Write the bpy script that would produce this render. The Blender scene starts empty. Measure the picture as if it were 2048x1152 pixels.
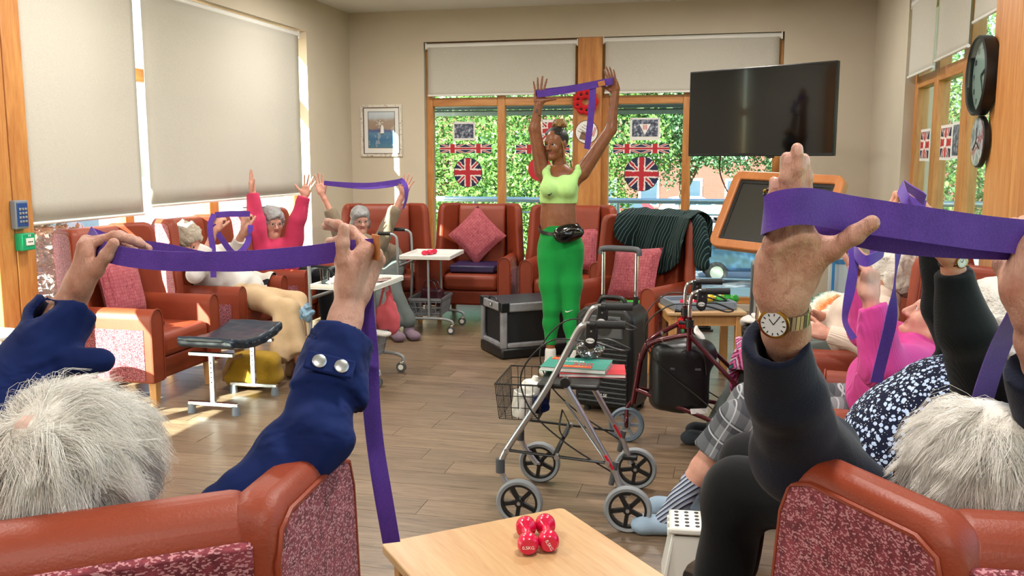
import bpy, bmesh, math, random
import numpy as np
from mathutils import Vector, Matrix, Euler

random.seed(7); np.random.seed(7)
SC = bpy.context.scene
COL = SC.collection
R = math.radians

# ------------------------------------------------------------------ camera
CAM_H, FPX, YAW, PITCH = 1.55, 1840.0, R(13.0), R(7.98)
cd = bpy.data.cameras.new('camera'); cam = bpy.data.objects.new('camera', cd); COL.objects.link(cam)
cd.sensor_width = 36.0; cd.lens = FPX / 2048 * 36.0; cd.clip_start = 0.05; cd.clip_end = 300
cam.location = (0, 0, CAM_H); cam.rotation_euler = (R(90) - PITCH, 0, YAW)
SC.camera = cam

# ------------------------------------------------------------------ sky, sun, exposure
SUN_DIR = Vector((0.42 * 0.90, 0.907 * 0.90, -0.45)).normalized()     # the way the light travels
w = bpy.data.worlds.new('world'); SC.world = w; w.use_nodes = True
nt = w.node_tree; nt.nodes.clear()
wo = nt.nodes.new('ShaderNodeOutputWorld'); bg = nt.nodes.new('ShaderNodeBackground'); sky = nt.nodes.new('ShaderNodeTexSky')
sky.sky_type = 'NISHITA'; sky.sun_disc = False; sky.sun_elevation = math.asin(-SUN_DIR.z)
sky.sun_rotation = math.atan2(-SUN_DIR.x, -SUN_DIR.y); sky.air_density = 1.0; sky.dust_density = 1.5; sky.ozone_density = 1.0
bg.inputs[1].default_value = 0.55
nt.links.new(sky.outputs[0], bg.inputs[0]); nt.links.new(bg.outputs[0], wo.inputs[0])
sd = bpy.data.lights.new('sun', 'SUN'); sd.energy = 42.0; sd.angle = R(0.6); sd.color = (1.0, 0.94, 0.84)
sun = bpy.data.objects.new('sun', sd); COL.objects.link(sun); sun.location = (-8, -6, 9)
sun.rotation_euler = (-SUN_DIR).to_track_quat('Z', 'Y').to_euler()
vs = SC.view_settings
vs.view_transform = 'Standard'; vs.look = 'None'; vs.gamma = 1.0; vs.exposure = 0.75; vs.use_curve_mapping = False
try: SC.display_settings.display_device = 'sRGB'
except Exception: pass
cy = SC.cycles; cy.max_bounces = 7; cy.diffuse_bounces = 3; cy.glossy_bounces = 3; cy.transmission_bounces = 4; cy.transparent_max_bounces = 12; cy.caustics_reflective = False; cy.caustics_refractive = False
LAMP_W = 29.0                                                          # watts of each ceiling lamp (built with the ceiling)

# ------------------------------------------------------------------ pixel + known distance -> place in the room
_fw = Vector((-math.sin(YAW) * math.cos(PITCH), math.cos(YAW) * math.cos(PITCH), -math.sin(PITCH)))
_rt = Vector((math.cos(YAW), math.sin(YAW), 0)); _up = _rt.cross(_fw)
def ray(u, v): return _fw + _rt * ((u - 1024) / FPX) + _up * ((576 - v) / FPX)
def gd(u, v, d): return Vector((0, 0, CAM_H)) + ray(u, v) * d
def gz(u, v, z=0.0):
    r = ray(u, v); return Vector((0, 0, CAM_H)) + r * ((z - CAM_H) / r.z)
def gx(u, v, x):
    r = ray(u, v); return Vector((0, 0, CAM_H)) + r * (x / r.x)
def gy(u, v, y):
    r = ray(u, v); return Vector((0, 0, CAM_H)) + r * (y / r.y)

# ------------------------------------------------------------------ materials
def lin(h):
    h = h.lstrip('#'); c = [int(h[i:i + 2], 16) / 255 for i in (0, 2, 4)]
    return tuple(x / 12.92 if x <= 0.04045 else ((x + 0.055) / 1.055) ** 2.4 for x in c) + (1.0,)
class X:                                                               # a shader value one can calculate with
    def __init__(s, t, o): s.t, s.o = t, o
    def _m(s, op, b=None, c=None):
        n = s.t.nodes.new('ShaderNodeMath'); n.operation = op
        for i, a in enumerate((s, b, c)):
            if a is None: continue
            if isinstance(a, X): s.t.links.new(a.o, n.inputs[i])
            else: n.inputs[i].default_value = a
        return X(s.t, n.outputs[0])
    def __add__(s, b): return s._m('ADD', b)
    def __sub__(s, b): return s._m('SUBTRACT', b)
    def __mul__(s, b): return s._m('MULTIPLY', b)
    def __truediv__(s, b): return s._m('DIVIDE', b)
    def lt(s, b): return s._m('LESS_THAN', b)
    def gt(s, b): return s._m('GREATER_THAN', b)
    def abs(s): return s._m('ABSOLUTE')
    def max(s, b): return s._m('MAXIMUM', b)
    def min(s, b): return s._m('MINIMUM', b)
    def frac(s): return s._m('FRACT')
    def floor(s): return s._m('FLOOR')
    def sin(s): return s._m('SINE')
    def sqrt(s): return s._m('SQRT')
    def pow(s, b): return s._m('POWER', b)
    def inv(s): return X(s.t, s.t.nodes.new('ShaderNodeMath').outputs[0])._set_inv(s)
    def _set_inv(s, a):
        n = s.o.node; n.operation = 'SUBTRACT'; n.inputs[0].default_value = 1.0; s.t.links.new(a.o, n.inputs[1]); return s
def nmat(name):
    m = bpy.data.materials.new(name); m.use_nodes = True
    t = m.node_tree; b = t.nodes['Principled BSDF']
    return m, t, b
def coords(t, kind='Object', scale=(1, 1, 1), rot=(0, 0, 0), loc=(0, 0, 0)):
    tc = t.nodes.new('ShaderNodeTexCoord'); mp = t.nodes.new('ShaderNodeMapping')
    mp.inputs['Scale'].default_value = scale; mp.inputs['Rotation'].default_value = rot; mp.inputs['Location'].default_value = loc
    t.links.new(tc.outputs[kind], mp.inputs[0]); return mp.outputs[0]
def xyz(t, vec):
    s = t.nodes.new('ShaderNodeSeparateXYZ'); t.links.new(vec, s.inputs[0])
    return [X(t, s.outputs[i]) for i in range(3)]
def noise(t, vec, scale, detail=3, rough=0.55, dist=0.0):
    n = t.nodes.new('ShaderNodeTexNoise'); n.inputs['Scale'].default_value = scale; n.inputs['Detail'].default_value = detail
    n.inputs['Roughness'].default_value = rough; n.inputs['Distortion'].default_value = dist
    if vec is not None: t.links.new(vec, n.inputs['Vector'])
    return X(t, n.outputs['Fac'])
def voro(t, vec, scale, feature='F1', out='Distance', rnd=1.0):
    n = t.nodes.new('ShaderNodeTexVoronoi'); n.feature = feature; n.inputs['Scale'].default_value = scale; n.inputs['Randomness'].default_value = rnd
    if vec is not None: t.links.new(vec, n.inputs['Vector'])
    return n.outputs[out]
def ramp(t, x, stops):
    n = t.nodes.new('ShaderNodeValToRGB'); e = n.color_ramp.elements
    while len(e) < len(stops): e.new(0.5)
    for k, (p, c) in enumerate(stops): e[k].position = p; e[k].color = lin(c) if isinstance(c, str) else c
    t.links.new(x.o if isinstance(x, X) else x, n.inputs[0]); return n.outputs[0]
def mixc(t, f, a, b):
    n = t.nodes.new('ShaderNodeMix'); n.data_type = 'RGBA'
    if isinstance(f, X): t.links.new(f.o, n.inputs[0])
    else: n.inputs[0].default_value = f
    for i, c in ((6, a), (7, b)):
        if isinstance(c, str): n.inputs[i].default_value = lin(c)
        elif isinstance(c, tuple): n.inputs[i].default_value = c
        else: t.links.new(c, n.inputs[i])
    return n.outputs[2]
def bump(t, b, h, strength=0.3, dist=0.01):
    n = t.nodes.new('ShaderNodeBump'); n.inputs['Strength'].default_value = strength; n.inputs['Distance'].default_value = dist
    t.links.new(h.o if isinstance(h, X) else h, n.inputs['Height']); t.links.new(n.outputs[0], b.inputs['Normal'])
def mat(name, col, rough=0.5, metal=0.0, var=0.0, vscale=8, bmp=None, sheen=0, coat=0, spec=0.5, sss=0, emit=None):
    m, t, b = nmat(name)
    b.inputs['Roughness'].default_value = rough; b.inputs['Metallic'].default_value = metal
    b.inputs['Specular IOR Level'].default_value = spec
    b.inputs['Sheen Weight'].default_value = sheen; b.inputs['Coat Weight'].default_value = coat
    b.inputs['Subsurface Weight'].default_value = sss
    if sss: b.inputs['Subsurface Radius'].default_value = (0.01, 0.004, 0.002)
    c = lin(col)
    if var:
        v = coords(t); n = noise(t, v, vscale)
        d = tuple(x * (1 - var) for x in c[:3]) + (1,); l = tuple(min(1, x * (1 + var)) for x in c[:3]) + (1,)
        t.links.new(ramp(t, n, [(0.3, d), (0.7, l)]), b.inputs['Base Color'])
    else: b.inputs['Base Color'].default_value = c
    if bmp: bump(t, b, noise(t, coords(t), bmp[0], 4), bmp[1], bmp[2] if len(bmp) > 2 else 0.004)
    if emit: b.inputs['Emission Color'].default_value = lin(emit[0]); b.inputs['Emission Strength'].default_value = emit[1]
    return m
MT = {}
def glass_mat(name, tint, refl=0.5, dens=1.0):                         # a thin pane
    m, t, b = nmat(name); t.nodes.remove(b); out = t.nodes['Material Output']
    tr = t.nodes.new('ShaderNodeBsdfTransparent'); gl = t.nodes.new('ShaderNodeBsdfGlossy'); mx = t.nodes.new('ShaderNodeMixShader'); fr = t.nodes.new('ShaderNodeFresnel')
    tr.inputs[0].default_value = lin(tint); gl.inputs['Roughness'].default_value = 0.02
    f = X(t, fr.outputs[0]) * refl
    t.links.new(f.o, mx.inputs[0]); t.links.new(tr.outputs[0], mx.inputs[1]); t.links.new(gl.outputs[0], mx.inputs[2]); t.links.new(mx.outputs[0], out.inputs[0])
    return m

# ------------------------------------------------------------------ meshes
class MB:
    def __init__(s): s.v, s.f, s.m = [], [], []
    def add(s, vs, fs, mi=0):
        o = len(s.v); s.v += [tuple(p) for p in vs]; s.f += [tuple(i + o for i in f) for f in fs]; s.m += [mi] * len(fs); return s
    def box(s, c, size, rot=None, mi=0):
        hx, hy, hz = (a / 2 for a in size); c = Vector(c)
        vs = [Vector((x, y, z)) for x in (-hx, hx) for y in (-hy, hy) for z in (-hz, hz)]
        if rot is not None:
            rm = rot if isinstance(rot, Matrix) else Euler(rot).to_matrix(); vs = [rm @ p for p in vs]
        return s.add([p + c for p in vs], [(0, 1, 3, 2), (4, 6, 7, 5), (0, 4, 5, 1), (2, 3, 7, 6), (0, 2, 6, 4), (1, 5, 7, 3)], mi)
    def tube(s, pts, r, n=10, caps=True, mi=0, flat=None):
        pts = [Vector(p) for p in pts]; L = len(pts)
        rs = r if isinstance(r, (list, tuple)) else [r] * L
        d0 = (pts[1] - pts[0]).normalized(); a = Vector((0, 0, 1)) if abs(d0.z) < 0.9 else Vector((1, 0, 0))
        nx = d0.cross(a).normalized(); vs = []
        for i in range(L):
            d = (pts[min(i + 1, L - 1)] - pts[max(i - 1, 0)]).normalized()
            nx = (nx - d * nx.dot(d)).normalized(); ny = d.cross(nx)
            for k in range(n):
                t = 2 * math.pi * k / n; vs.append(pts[i] + (nx * math.cos(t) + ny * math.sin(t) * (flat or 1)) * rs[i])
        fs = [(i * n + k, i * n + (k + 1) % n, (i + 1) * n + (k + 1) % n, (i + 1) * n + k) for i in range(L - 1) for k in range(n)]
        if caps: fs += [tuple(range(n - 1, -1, -1)), tuple((L - 1) * n + k for k in range(n))]
        return s.add(vs, fs, mi)
    def lathe(s, prof, c=(0, 0, 0), axis=(0, 0, 1), n=24, mi=0):        # prof: (radius, height along axis)
        ax = Vector(axis).normalized(); a = Vector((1, 0, 0)) if abs(ax.x) < 0.9 else Vector((0, 1, 0))
        nx = ax.cross(a).normalized(); ny = ax.cross(nx); c = Vector(c); vs = []
        for r, h in prof:
            for k in range(n):
                t = 2 * math.pi * k / n; vs.append(c + ax * h + (nx * math.cos(t) + ny * math.sin(t)) * max(r, 1e-5))
        L = len(prof)
        fs = [(i * n + k, i * n + (k + 1) % n, (i + 1) * n + (k + 1) % n, (i + 1) * n + k) for i in range(L - 1) for k in range(n)]
        if tuple(prof[0]) != tuple(prof[-1]): fs += [tuple(range(n - 1, -1, -1)), tuple((L - 1) * n + k for k in range(n))]
        return s.add(vs, fs, mi)
    def prism(s, poly, axis, lo, hi, mi=0):                            # polygon in the plane across `axis` (x, y or z)
        k = 'xyz'.index(axis); oth = [i for i in range(3) if i != k]; n = len(poly); vs = []
        for h in (lo, hi):
            for p in poly:
                q = [0, 0, 0]; q[k] = h; q[oth[0]] = p[0]; q[oth[1]] = p[1]; vs.append(q)
        fs = [tuple(range(n - 1, -1, -1)), tuple(range(n, 2 * n))] + [(i, (i + 1) % n, n + (i + 1) % n, n + i) for i in range(n)]
        return s.add(vs, fs, mi)
    def ball(s, c, r, rot=None, n=16, m=10, mi=0):
        r = r if isinstance(r, (list, tuple)) else (r, r, r); c = Vector(c); vs = []
        for i in range(m + 1):
            th = math.pi * i / m
            for k in range(n):
                ph = 2 * math.pi * k / n
                p = Vector((r[0] * math.sin(th) * math.cos(ph), r[1] * math.sin(th) * math.sin(ph), r[2] * math.cos(th)))
                if rot is not None: p = rot @ p
                vs.append(c + p)
        return s.add(vs, [(i * n + k, (i + 1) * n + k, (i + 1) * n + (k + 1) % n, i * n + (k + 1) % n) for i in range(m) for k in range(n)], mi)
    def grid(s, fn, nu, nv, mi=0):
        vs = [fn(i / nu, j / nv) for i in range(nu + 1) for j in range(nv + 1)]
        return s.add(vs, [(i * (nv + 1) + j, (i + 1) * (nv + 1) + j, (i + 1) * (nv + 1) + j + 1, i * (nv + 1) + j + 1) for i in range(nu) for j in range(nv)], mi)
    def build(s, name, ms, parent=None, bevel=0, seg=2, smooth=None, loc=None, sub=0, solid=0, fix=True):
        me = bpy.data.meshes.new(name); me.from_pydata(s.v, [], s.f)
        ms = ms if isinstance(ms, (list, tuple)) else [ms]
        for q in ms: me.materials.append(MT[q] if isinstance(q, str) else q)
        if len(ms) > 1: me.polygons.foreach_set('material_index', s.m)
        if fix:
            b = bmesh.new(); b.from_mesh(me); bmesh.ops.remove_doubles(b, verts=b.verts, dist=1e-5); bmesh.ops.recalc_face_normals(b, faces=b.faces); b.to_mesh(me); b.free()
        o = bpy.data.objects.new(name, me); COL.objects.link(o)
        if smooth is None: smooth = True
        if smooth:
            me.polygons.foreach_set('use_smooth', [True] * len(me.polygons))
            try: me.set_sharp_from_angle(angle=R(40))
            except Exception: pass
        if parent is not None: o.parent = parent
        if loc is not None: o.location = loc
        if solid:
            md = o.modifiers.new('solid', 'SOLIDIFY'); md.thickness = solid; md.offset = 0
        if bevel:
            md = o.modifiers.new('bevel', 'BEVEL'); md.width = bevel; md.segments = seg; md.limit_method = 'ANGLE'; md.angle_limit = R(40); md.harden_normals = False
        if sub:
            md = o.modifiers.new('sub', 'SUBSURF'); md.levels = sub; md.render_levels = sub
        return o
def tag(o, label=None, cat=None, group=None, kind=None):
    for k, v in (('label', label), ('category', cat), ('group', group), ('kind', kind)):
        if v: o[k] = v
    return o
def thing(name, label, cat, loc=(0, 0, 0), rz=0.0, group=None):
    o = bpy.data.objects.new(name, None); COL.objects.link(o); o.location = loc; o.rotation_euler = (0, 0, rz); o.empty_display_size = 0.1
    return tag(o, label, cat, group)
def struct(o): o['kind'] = 'structure'; return o
def copy_tree(o, parent=None):
    c = o.copy(); COL.objects.link(c)
    if parent is not None: c.parent = parent
    for ch in list(o.children): copy_tree(ch, c)
    return c
def text(s, name, m, size, parent, loc, rot, extrude=0.0006):
    c = bpy.data.curves.new(name, 'FONT'); c.body = s; c.size = size; c.align_x = 'CENTER'; c.align_y = 'CENTER'; c.extrude = extrude
    c.materials.append(MT[m] if isinstance(m, str) else m)
    tmp = bpy.data.objects.new(name, c); COL.objects.link(tmp); bpy.context.view_layer.update(); me = bpy.data.meshes.new_from_object(tmp.evaluated_get(bpy.context.evaluated_depsgraph_get()))
    bpy.data.objects.remove(tmp); o = bpy.data.objects.new(name, me); COL.objects.link(o); o.parent = parent; o.location = loc
    o.rotation_euler = rot if not isinstance(rot, Matrix) else rot.to_euler(); return o
def catmull(pts, n=8):
    P = [Vector(p) for p in pts]; P = [P[0] * 2 - P[1]] + P + [P[-1] * 2 - P[-2]]; out = []
    for i in range(1, len(P) - 2):
        for k in range(n):
            t = k / n; a, b, c, d = P[i - 1], P[i], P[i + 1], P[i + 2]
            out.append(0.5 * ((2 * b) + (c - a) * t + (2 * a - 5 * b + 4 * c - d) * t * t + (3 * b - a - 3 * c + d) * t ** 3))
    out.append(P[-2]); return out
def ribbon(mb, pts, wdirs, width, n=8, thick=0.0022, mi=0):            # a strap with thickness
    P = catmull(pts, n); W = catmull(wdirs, n); L = len(P); vs = []; wd = width if isinstance(width, (list, tuple)) else None
    for i in range(L):
        d = (P[min(i + 1, L - 1)] - P[max(i - 1, 0)]).normalized(); q = W[i] - d * W[i].dot(d)
        q = q.normalized() if q.length > 1e-6 else Vector((0, 0, 1)); nn = d.cross(q)
        ww = width if wd is None else wd[min(int(i / n), len(wd) - 1)]
        for a, b in ((-1, -1), (1, -1), (1, 1), (-1, 1)): vs.append(P[i] + q * a * ww / 2 + nn * b * thick / 2)
    fs = [(i * 4 + k, i * 4 + (k + 1) % 4, (i + 1) * 4 + (k + 1) % 4, (i + 1) * 4 + k) for i in range(L - 1) for k in range(4)]
    fs += [(3, 2, 1, 0), tuple((L - 1) * 4 + k for k in range(4))]
    return mb.add(vs, fs, mi)

# ------------------------------------------------------------------ smooth solids: bodies, clothes, hair, cushions
V3 = lambda p: np.array(p, dtype=np.float64)
class SDF:
    def __init__(s): s.p = []
    def cone(s, a, ra, b, rb, k=0.01, mi=0, flat=None, cut=False, op='+'): s.p.append(('c', V3(a), float(ra), V3(b), float(rb), k, mi, flat, cut, op)); return s
    def ball(s, a, r, k=0.01, mi=0, op='+'): return s.cone(a, r, a, r, k, mi, None, False, op)
    def path(s, pts, rs, k=0.01, mi=0, flat=None):
        rs = rs if isinstance(rs, (list, tuple)) else [rs] * len(pts)
        for i in range(len(pts) - 1): s.cone(pts[i], rs[i], pts[i + 1], rs[i + 1], k, mi, flat)
        return s
    def ell(s, c, r, M=None, k=0.01, mi=0, op='+'): s.p.append(('e', V3(c), V3(r), np.eye(3) if M is None else np.array(M, dtype=np.float64), k, mi, op)); return s
    def rbox(s, c, half, rad, M=None, k=0.01, mi=0, op='+'): s.p.append(('b', V3(c), V3(half), rad, np.eye(3) if M is None else np.array(M, dtype=np.float64), k, mi, op)); return s
    def mesh(s, h, disp=None, smooth=1):
        lo, hi = [], []
        for q in s.p:
            if q[-1] == '-': continue
            if q[0] == 'c': rr = max(q[2], q[4]) * (max(1, 1 / q[7][1]) if q[7] else 1) + 0.0; rr = max(q[2], q[4]); lo.append(np.minimum(q[1], q[3]) - rr); hi.append(np.maximum(q[1], q[3]) + rr)
            elif q[0] == 'e': m = np.max(q[2]); e = np.abs(q[3]) @ q[2]; lo.append(q[1] - e); hi.append(q[1] + e)
            else: e = np.abs(q[4]) @ q[2] + q[3]; lo.append(q[1] - e); hi.append(q[1] + e)
        pad = 4 * h + 0.02
        lo = np.min(lo, 0) - pad; hi = np.max(hi, 0) + pad
        n = np.maximum(np.ceil((hi - lo) / h).astype(int) + 1, 4)
        Fd = np.full(n, 0.2, np.float32); Mi = np.zeros(n, np.int8)
        ax = [lo[i] + h * np.arange(n[i]) for i in range(3)]
        for q in s.p:
            op = q[-1]; k = q[5] if q[0] in 'cb' else q[4]; mi = q[6] if q[0] in 'cb' else q[5]
            if q[0] == 'c': e0 = np.minimum(q[1], q[3]) - max(q[2], q[4]); e1 = np.maximum(q[1], q[3]) + max(q[2], q[4])
            elif q[0] == 'e': e = np.abs(q[3]) @ q[2]; e0, e1 = q[1] - e, q[1] + e
            else: e = np.abs(q[4]) @ q[2] + q[3]; e0, e1 = q[1] - e, q[1] + e
            mg = k * 2 + 3 * h + 0.012
            i0 = np.clip(((e0 - mg - lo) / h).astype(int), 0, n - 1); i1 = np.clip(((e1 + mg - lo) / h).astype(int) + 2, 1, n)
            if np.any(i1 <= i0): continue
            sl = tuple(slice(i0[j], i1[j]) for j in range(3))
            px = (ax[0][sl[0]] )[:, None, None]; py = (ax[1][sl[1]])[None, :, None]; pz = (ax[2][sl[2]])[None, None, :]
            if q[0] == 'c':
                a, ra, b, rb, flat, cut = q[1], q[2], q[3], q[4], q[7], q[8]
                ab = b - a; L2 = float(ab @ ab); dx, dy, dz = px - a[0], py - a[1], pz - a[2]
                if L2 > 1e-10:
                    t = (dx * ab[0] + dy * ab[1] + dz * ab[2]) / L2; tc = np.clip(t, 0, 1)
                    dx, dy, dz = dx - ab[0] * tc, dy - ab[1] * tc, dz - ab[2] * tc
                else: t = tc = 0.0
                if flat:
                    fn = V3(flat[0]); fn = fn / np.linalg.norm(fn); s2 = 1.0 / flat[1] - 1
                    dd = dx * fn[0] + dy * fn[1] + dz * fn[2]; dx, dy, dz = dx + fn[0] * dd * s2, dy + fn[1] * dd * s2, dz + fn[2] * dd * s2
                d = np.sqrt(dx * dx + dy * dy + dz * dz) - (ra + (rb - ra) * tc)
                if flat and flat[1] < 1: d = np.where(d > 0, d, d) * 0.8
                if cut: d = np.maximum(d, (t - 1) * math.sqrt(L2))
                if cut == 'both': d = np.maximum(d, -t * math.sqrt(L2))
            elif q[0] == 'e':
                c, r, M = q[1], q[2], q[3]; dx, dy, dz = px - c[0], py - c[1], pz - c[2]
                l = [dx * M[0][j] + dy * M[1][j] + dz * M[2][j] for j in range(3)]
                k0 = np.sqrt(sum((l[j] / r[j]) ** 2 for j in range(3))); k1 = np.sqrt(sum((l[j] / r[j] ** 2) ** 2 for j in range(3))) + 1e-6
                d = k0 * (k0 - 1) / k1
            else:
                c, hf, rad, M = q[1], q[2], q[3], q[4]; dx, dy, dz = px - c[0], py - c[1], pz - c[2]
                l = [np.abs(dx * M[0][j] + dy * M[1][j] + dz * M[2][j]) - (hf[j] - rad) for j in range(3)]
                d = np.sqrt(sum(np.maximum(v, 0) ** 2 for v in l)) + np.minimum(np.maximum(l[0], np.maximum(l[1], l[2])), 0) - rad
            d = d.astype(np.float32); f = Fd[sl]; d = np.broadcast_to(d, f.shape)
            if op == '-':
                d = -d; hh = np.clip(k - np.abs(f - d), 0, None) / max(k, 1e-6); Fd[sl] = np.maximum(f, d) + hh * hh * k * 0.25
            else:
                mm = Mi[sl]; mm[d < f] = mi
                hh = np.clip(k - np.abs(f - d), 0, None) / max(k, 1e-6); Fd[sl] = np.minimum(f, d) - hh * hh * k * 0.25
        if disp is not None:
            gx_, gy_, gz_ = ax[0][:, None, None], ax[1][None, :, None], ax[2][None, None, :]
            near = np.abs(Fd) < 0.05
            if near.any():
                ii = np.nonzero(near); P = np.stack([ax[j][ii[j]] for j in range(3)], 1); Fd[ii] += disp(P).astype(np.float32)
        S = Fd < 0
        c8 = np.zeros(n - 1, np.uint8)
        for a in (0, 1):
            for b in (0, 1):
                for c in (0, 1): c8 += S[a:n[0] - 1 + a, b:n[1] - 1 + b, c:n[2] - 1 + c]
        cells = np.argwhere((c8 > 0) & (c8 < 8)); N = len(cells)
        idx = np.full(n - 1, -1, np.int32); idx[cells[:, 0], cells[:, 1], cells[:, 2]] = np.arange(N)
        cn = [(a, b, c) for a in (0, 1) for b in (0, 1) for c in (0, 1)]
        val = np.stack([Fd[cells[:, 0] + a, cells[:, 1] + b, cells[:, 2] + c] for a, b, c in cn], 1)
        acc = np.zeros((N, 3)); cnt = np.zeros(N)
        for i in range(8):
            for j in range(i + 1, 8):
                dlt = np.abs(np.array(cn[i]) - np.array(cn[j]))
                if dlt.sum() != 1: continue
                mk = (val[:, i] < 0) != (val[:, j] < 0); t = val[mk, i] / (val[mk, i] - val[mk, j])
                acc[mk] += np.array(cn[i]) + t[:, None] * (np.array(cn[j]) - np.array(cn[i])); cnt[mk] += 1
        pos = lo + h * (cells + acc / cnt[:, None]); vm = Mi[cells[:, 0], cells[:, 1], cells[:, 2]]
        qs = []
        for axx in range(3):
            o1, o2 = [j for j in range(3) if j != axx]
            sa = [slice(None)] * 3; sb = [slice(None)] * 3; sa[axx] = slice(0, -1); sb[axx] = slice(1, None)
            A, B = S[tuple(sa)], S[tuple(sb)]
            e = np.argwhere(A != B); e = e[(e[:, o1] > 0) & (e[:, o2] > 0) & (e[:, o1] < n[o1] - 1) & (e[:, o2] < n[o2] - 1)]
            fl = A[e[:, 0], e[:, 1], e[:, 2]]
            def g(d1, d2):
                c = e.copy(); c[:, o1] -= d1; c[:, o2] -= d2; return idx[c[:, 0], c[:, 1], c[:, 2]]
            q = np.stack([g(1, 1), g(0, 1), g(0, 0), g(1, 0)], 1)
            if axx == 1: fl = ~fl
            q[~fl] = q[~fl][:, ::-1]; qs.append(q)
        Q = np.concatenate(qs); Q = Q[(Q >= 0).all(1)]
        for _ in range(smooth):
            sm = np.zeros_like(pos); ct = np.zeros(N)
            for a, b in ((0, 1), (1, 2), (2, 3), (3, 0)):
                np.add.at(sm, Q[:, a], pos[Q[:, b]]); np.add.at(sm, Q[:, b], pos[Q[:, a]]); np.add.at(ct, Q[:, a], 1); np.add.at(ct, Q[:, b], 1)
            pos = 0.5 * pos + 0.5 * sm / np.maximum(ct, 1)[:, None]
        return pos, Q, vm[Q[:, 0]]
def wob(amp, freq, seed=0, stretch=(1, 1, 1)):                         # soft folds
    rs = np.random.RandomState(seed); D = rs.normal(size=(5, 3)); D /= np.linalg.norm(D, axis=1)[:, None]; ph = rs.uniform(0, 6.28, 5); fr = freq * rs.uniform(0.6, 1.6, 5)
    D = D * np.array(stretch)
    def fn(P):
        q = P + 0.02 * np.sin(P[:, [1, 2, 0]] * freq * 0.7 + 1.3)
        return amp * sum(np.sin(q @ D[i] * fr[i] + ph[i]) for i in range(5)) / 2.2
    return fn
def smesh(name, parts, ms, parent=None, org=(0, 0, 0)):                 # parts: list of (pos, quads, mats)
    org = np.array(org); V, Fq, Mx, o = [], [], [], 0
    for p, q, m in parts: V.append(p - org); Fq.append(q + o); Mx.append(m); o += len(p)
    V = np.concatenate(V); Fq = np.concatenate(Fq); Mx = np.concatenate(Mx).astype(np.int32)
    me = bpy.data.meshes.new(name); me.vertices.add(len(V)); me.vertices.foreach_set('co', V.astype(np.float32).ravel())
    me.loops.add(len(Fq) * 4); me.loops.foreach_set('vertex_index', Fq.astype(np.int32).ravel())
    me.polygons.add(len(Fq)); me.polygons.foreach_set('loop_start', np.arange(0, len(Fq) * 4, 4, dtype=np.int32))
    me.polygons.foreach_set('loop_total', np.full(len(Fq), 4, np.int32))
    ms = ms if isinstance(ms, (list, tuple)) else [ms]
    for q in ms: me.materials.append(MT[q] if isinstance(q, str) else q)
    me.polygons.foreach_set('material_index', np.minimum(Mx, len(ms) - 1)); me.polygons.foreach_set('use_smooth', np.ones(len(Fq), bool))
    me.update(calc_edges=True); me.validate()
    ob = bpy.data.objects.new(name, me); COL.objects.link(ob)
    if parent is not None: ob.parent = parent
    return ob

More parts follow.
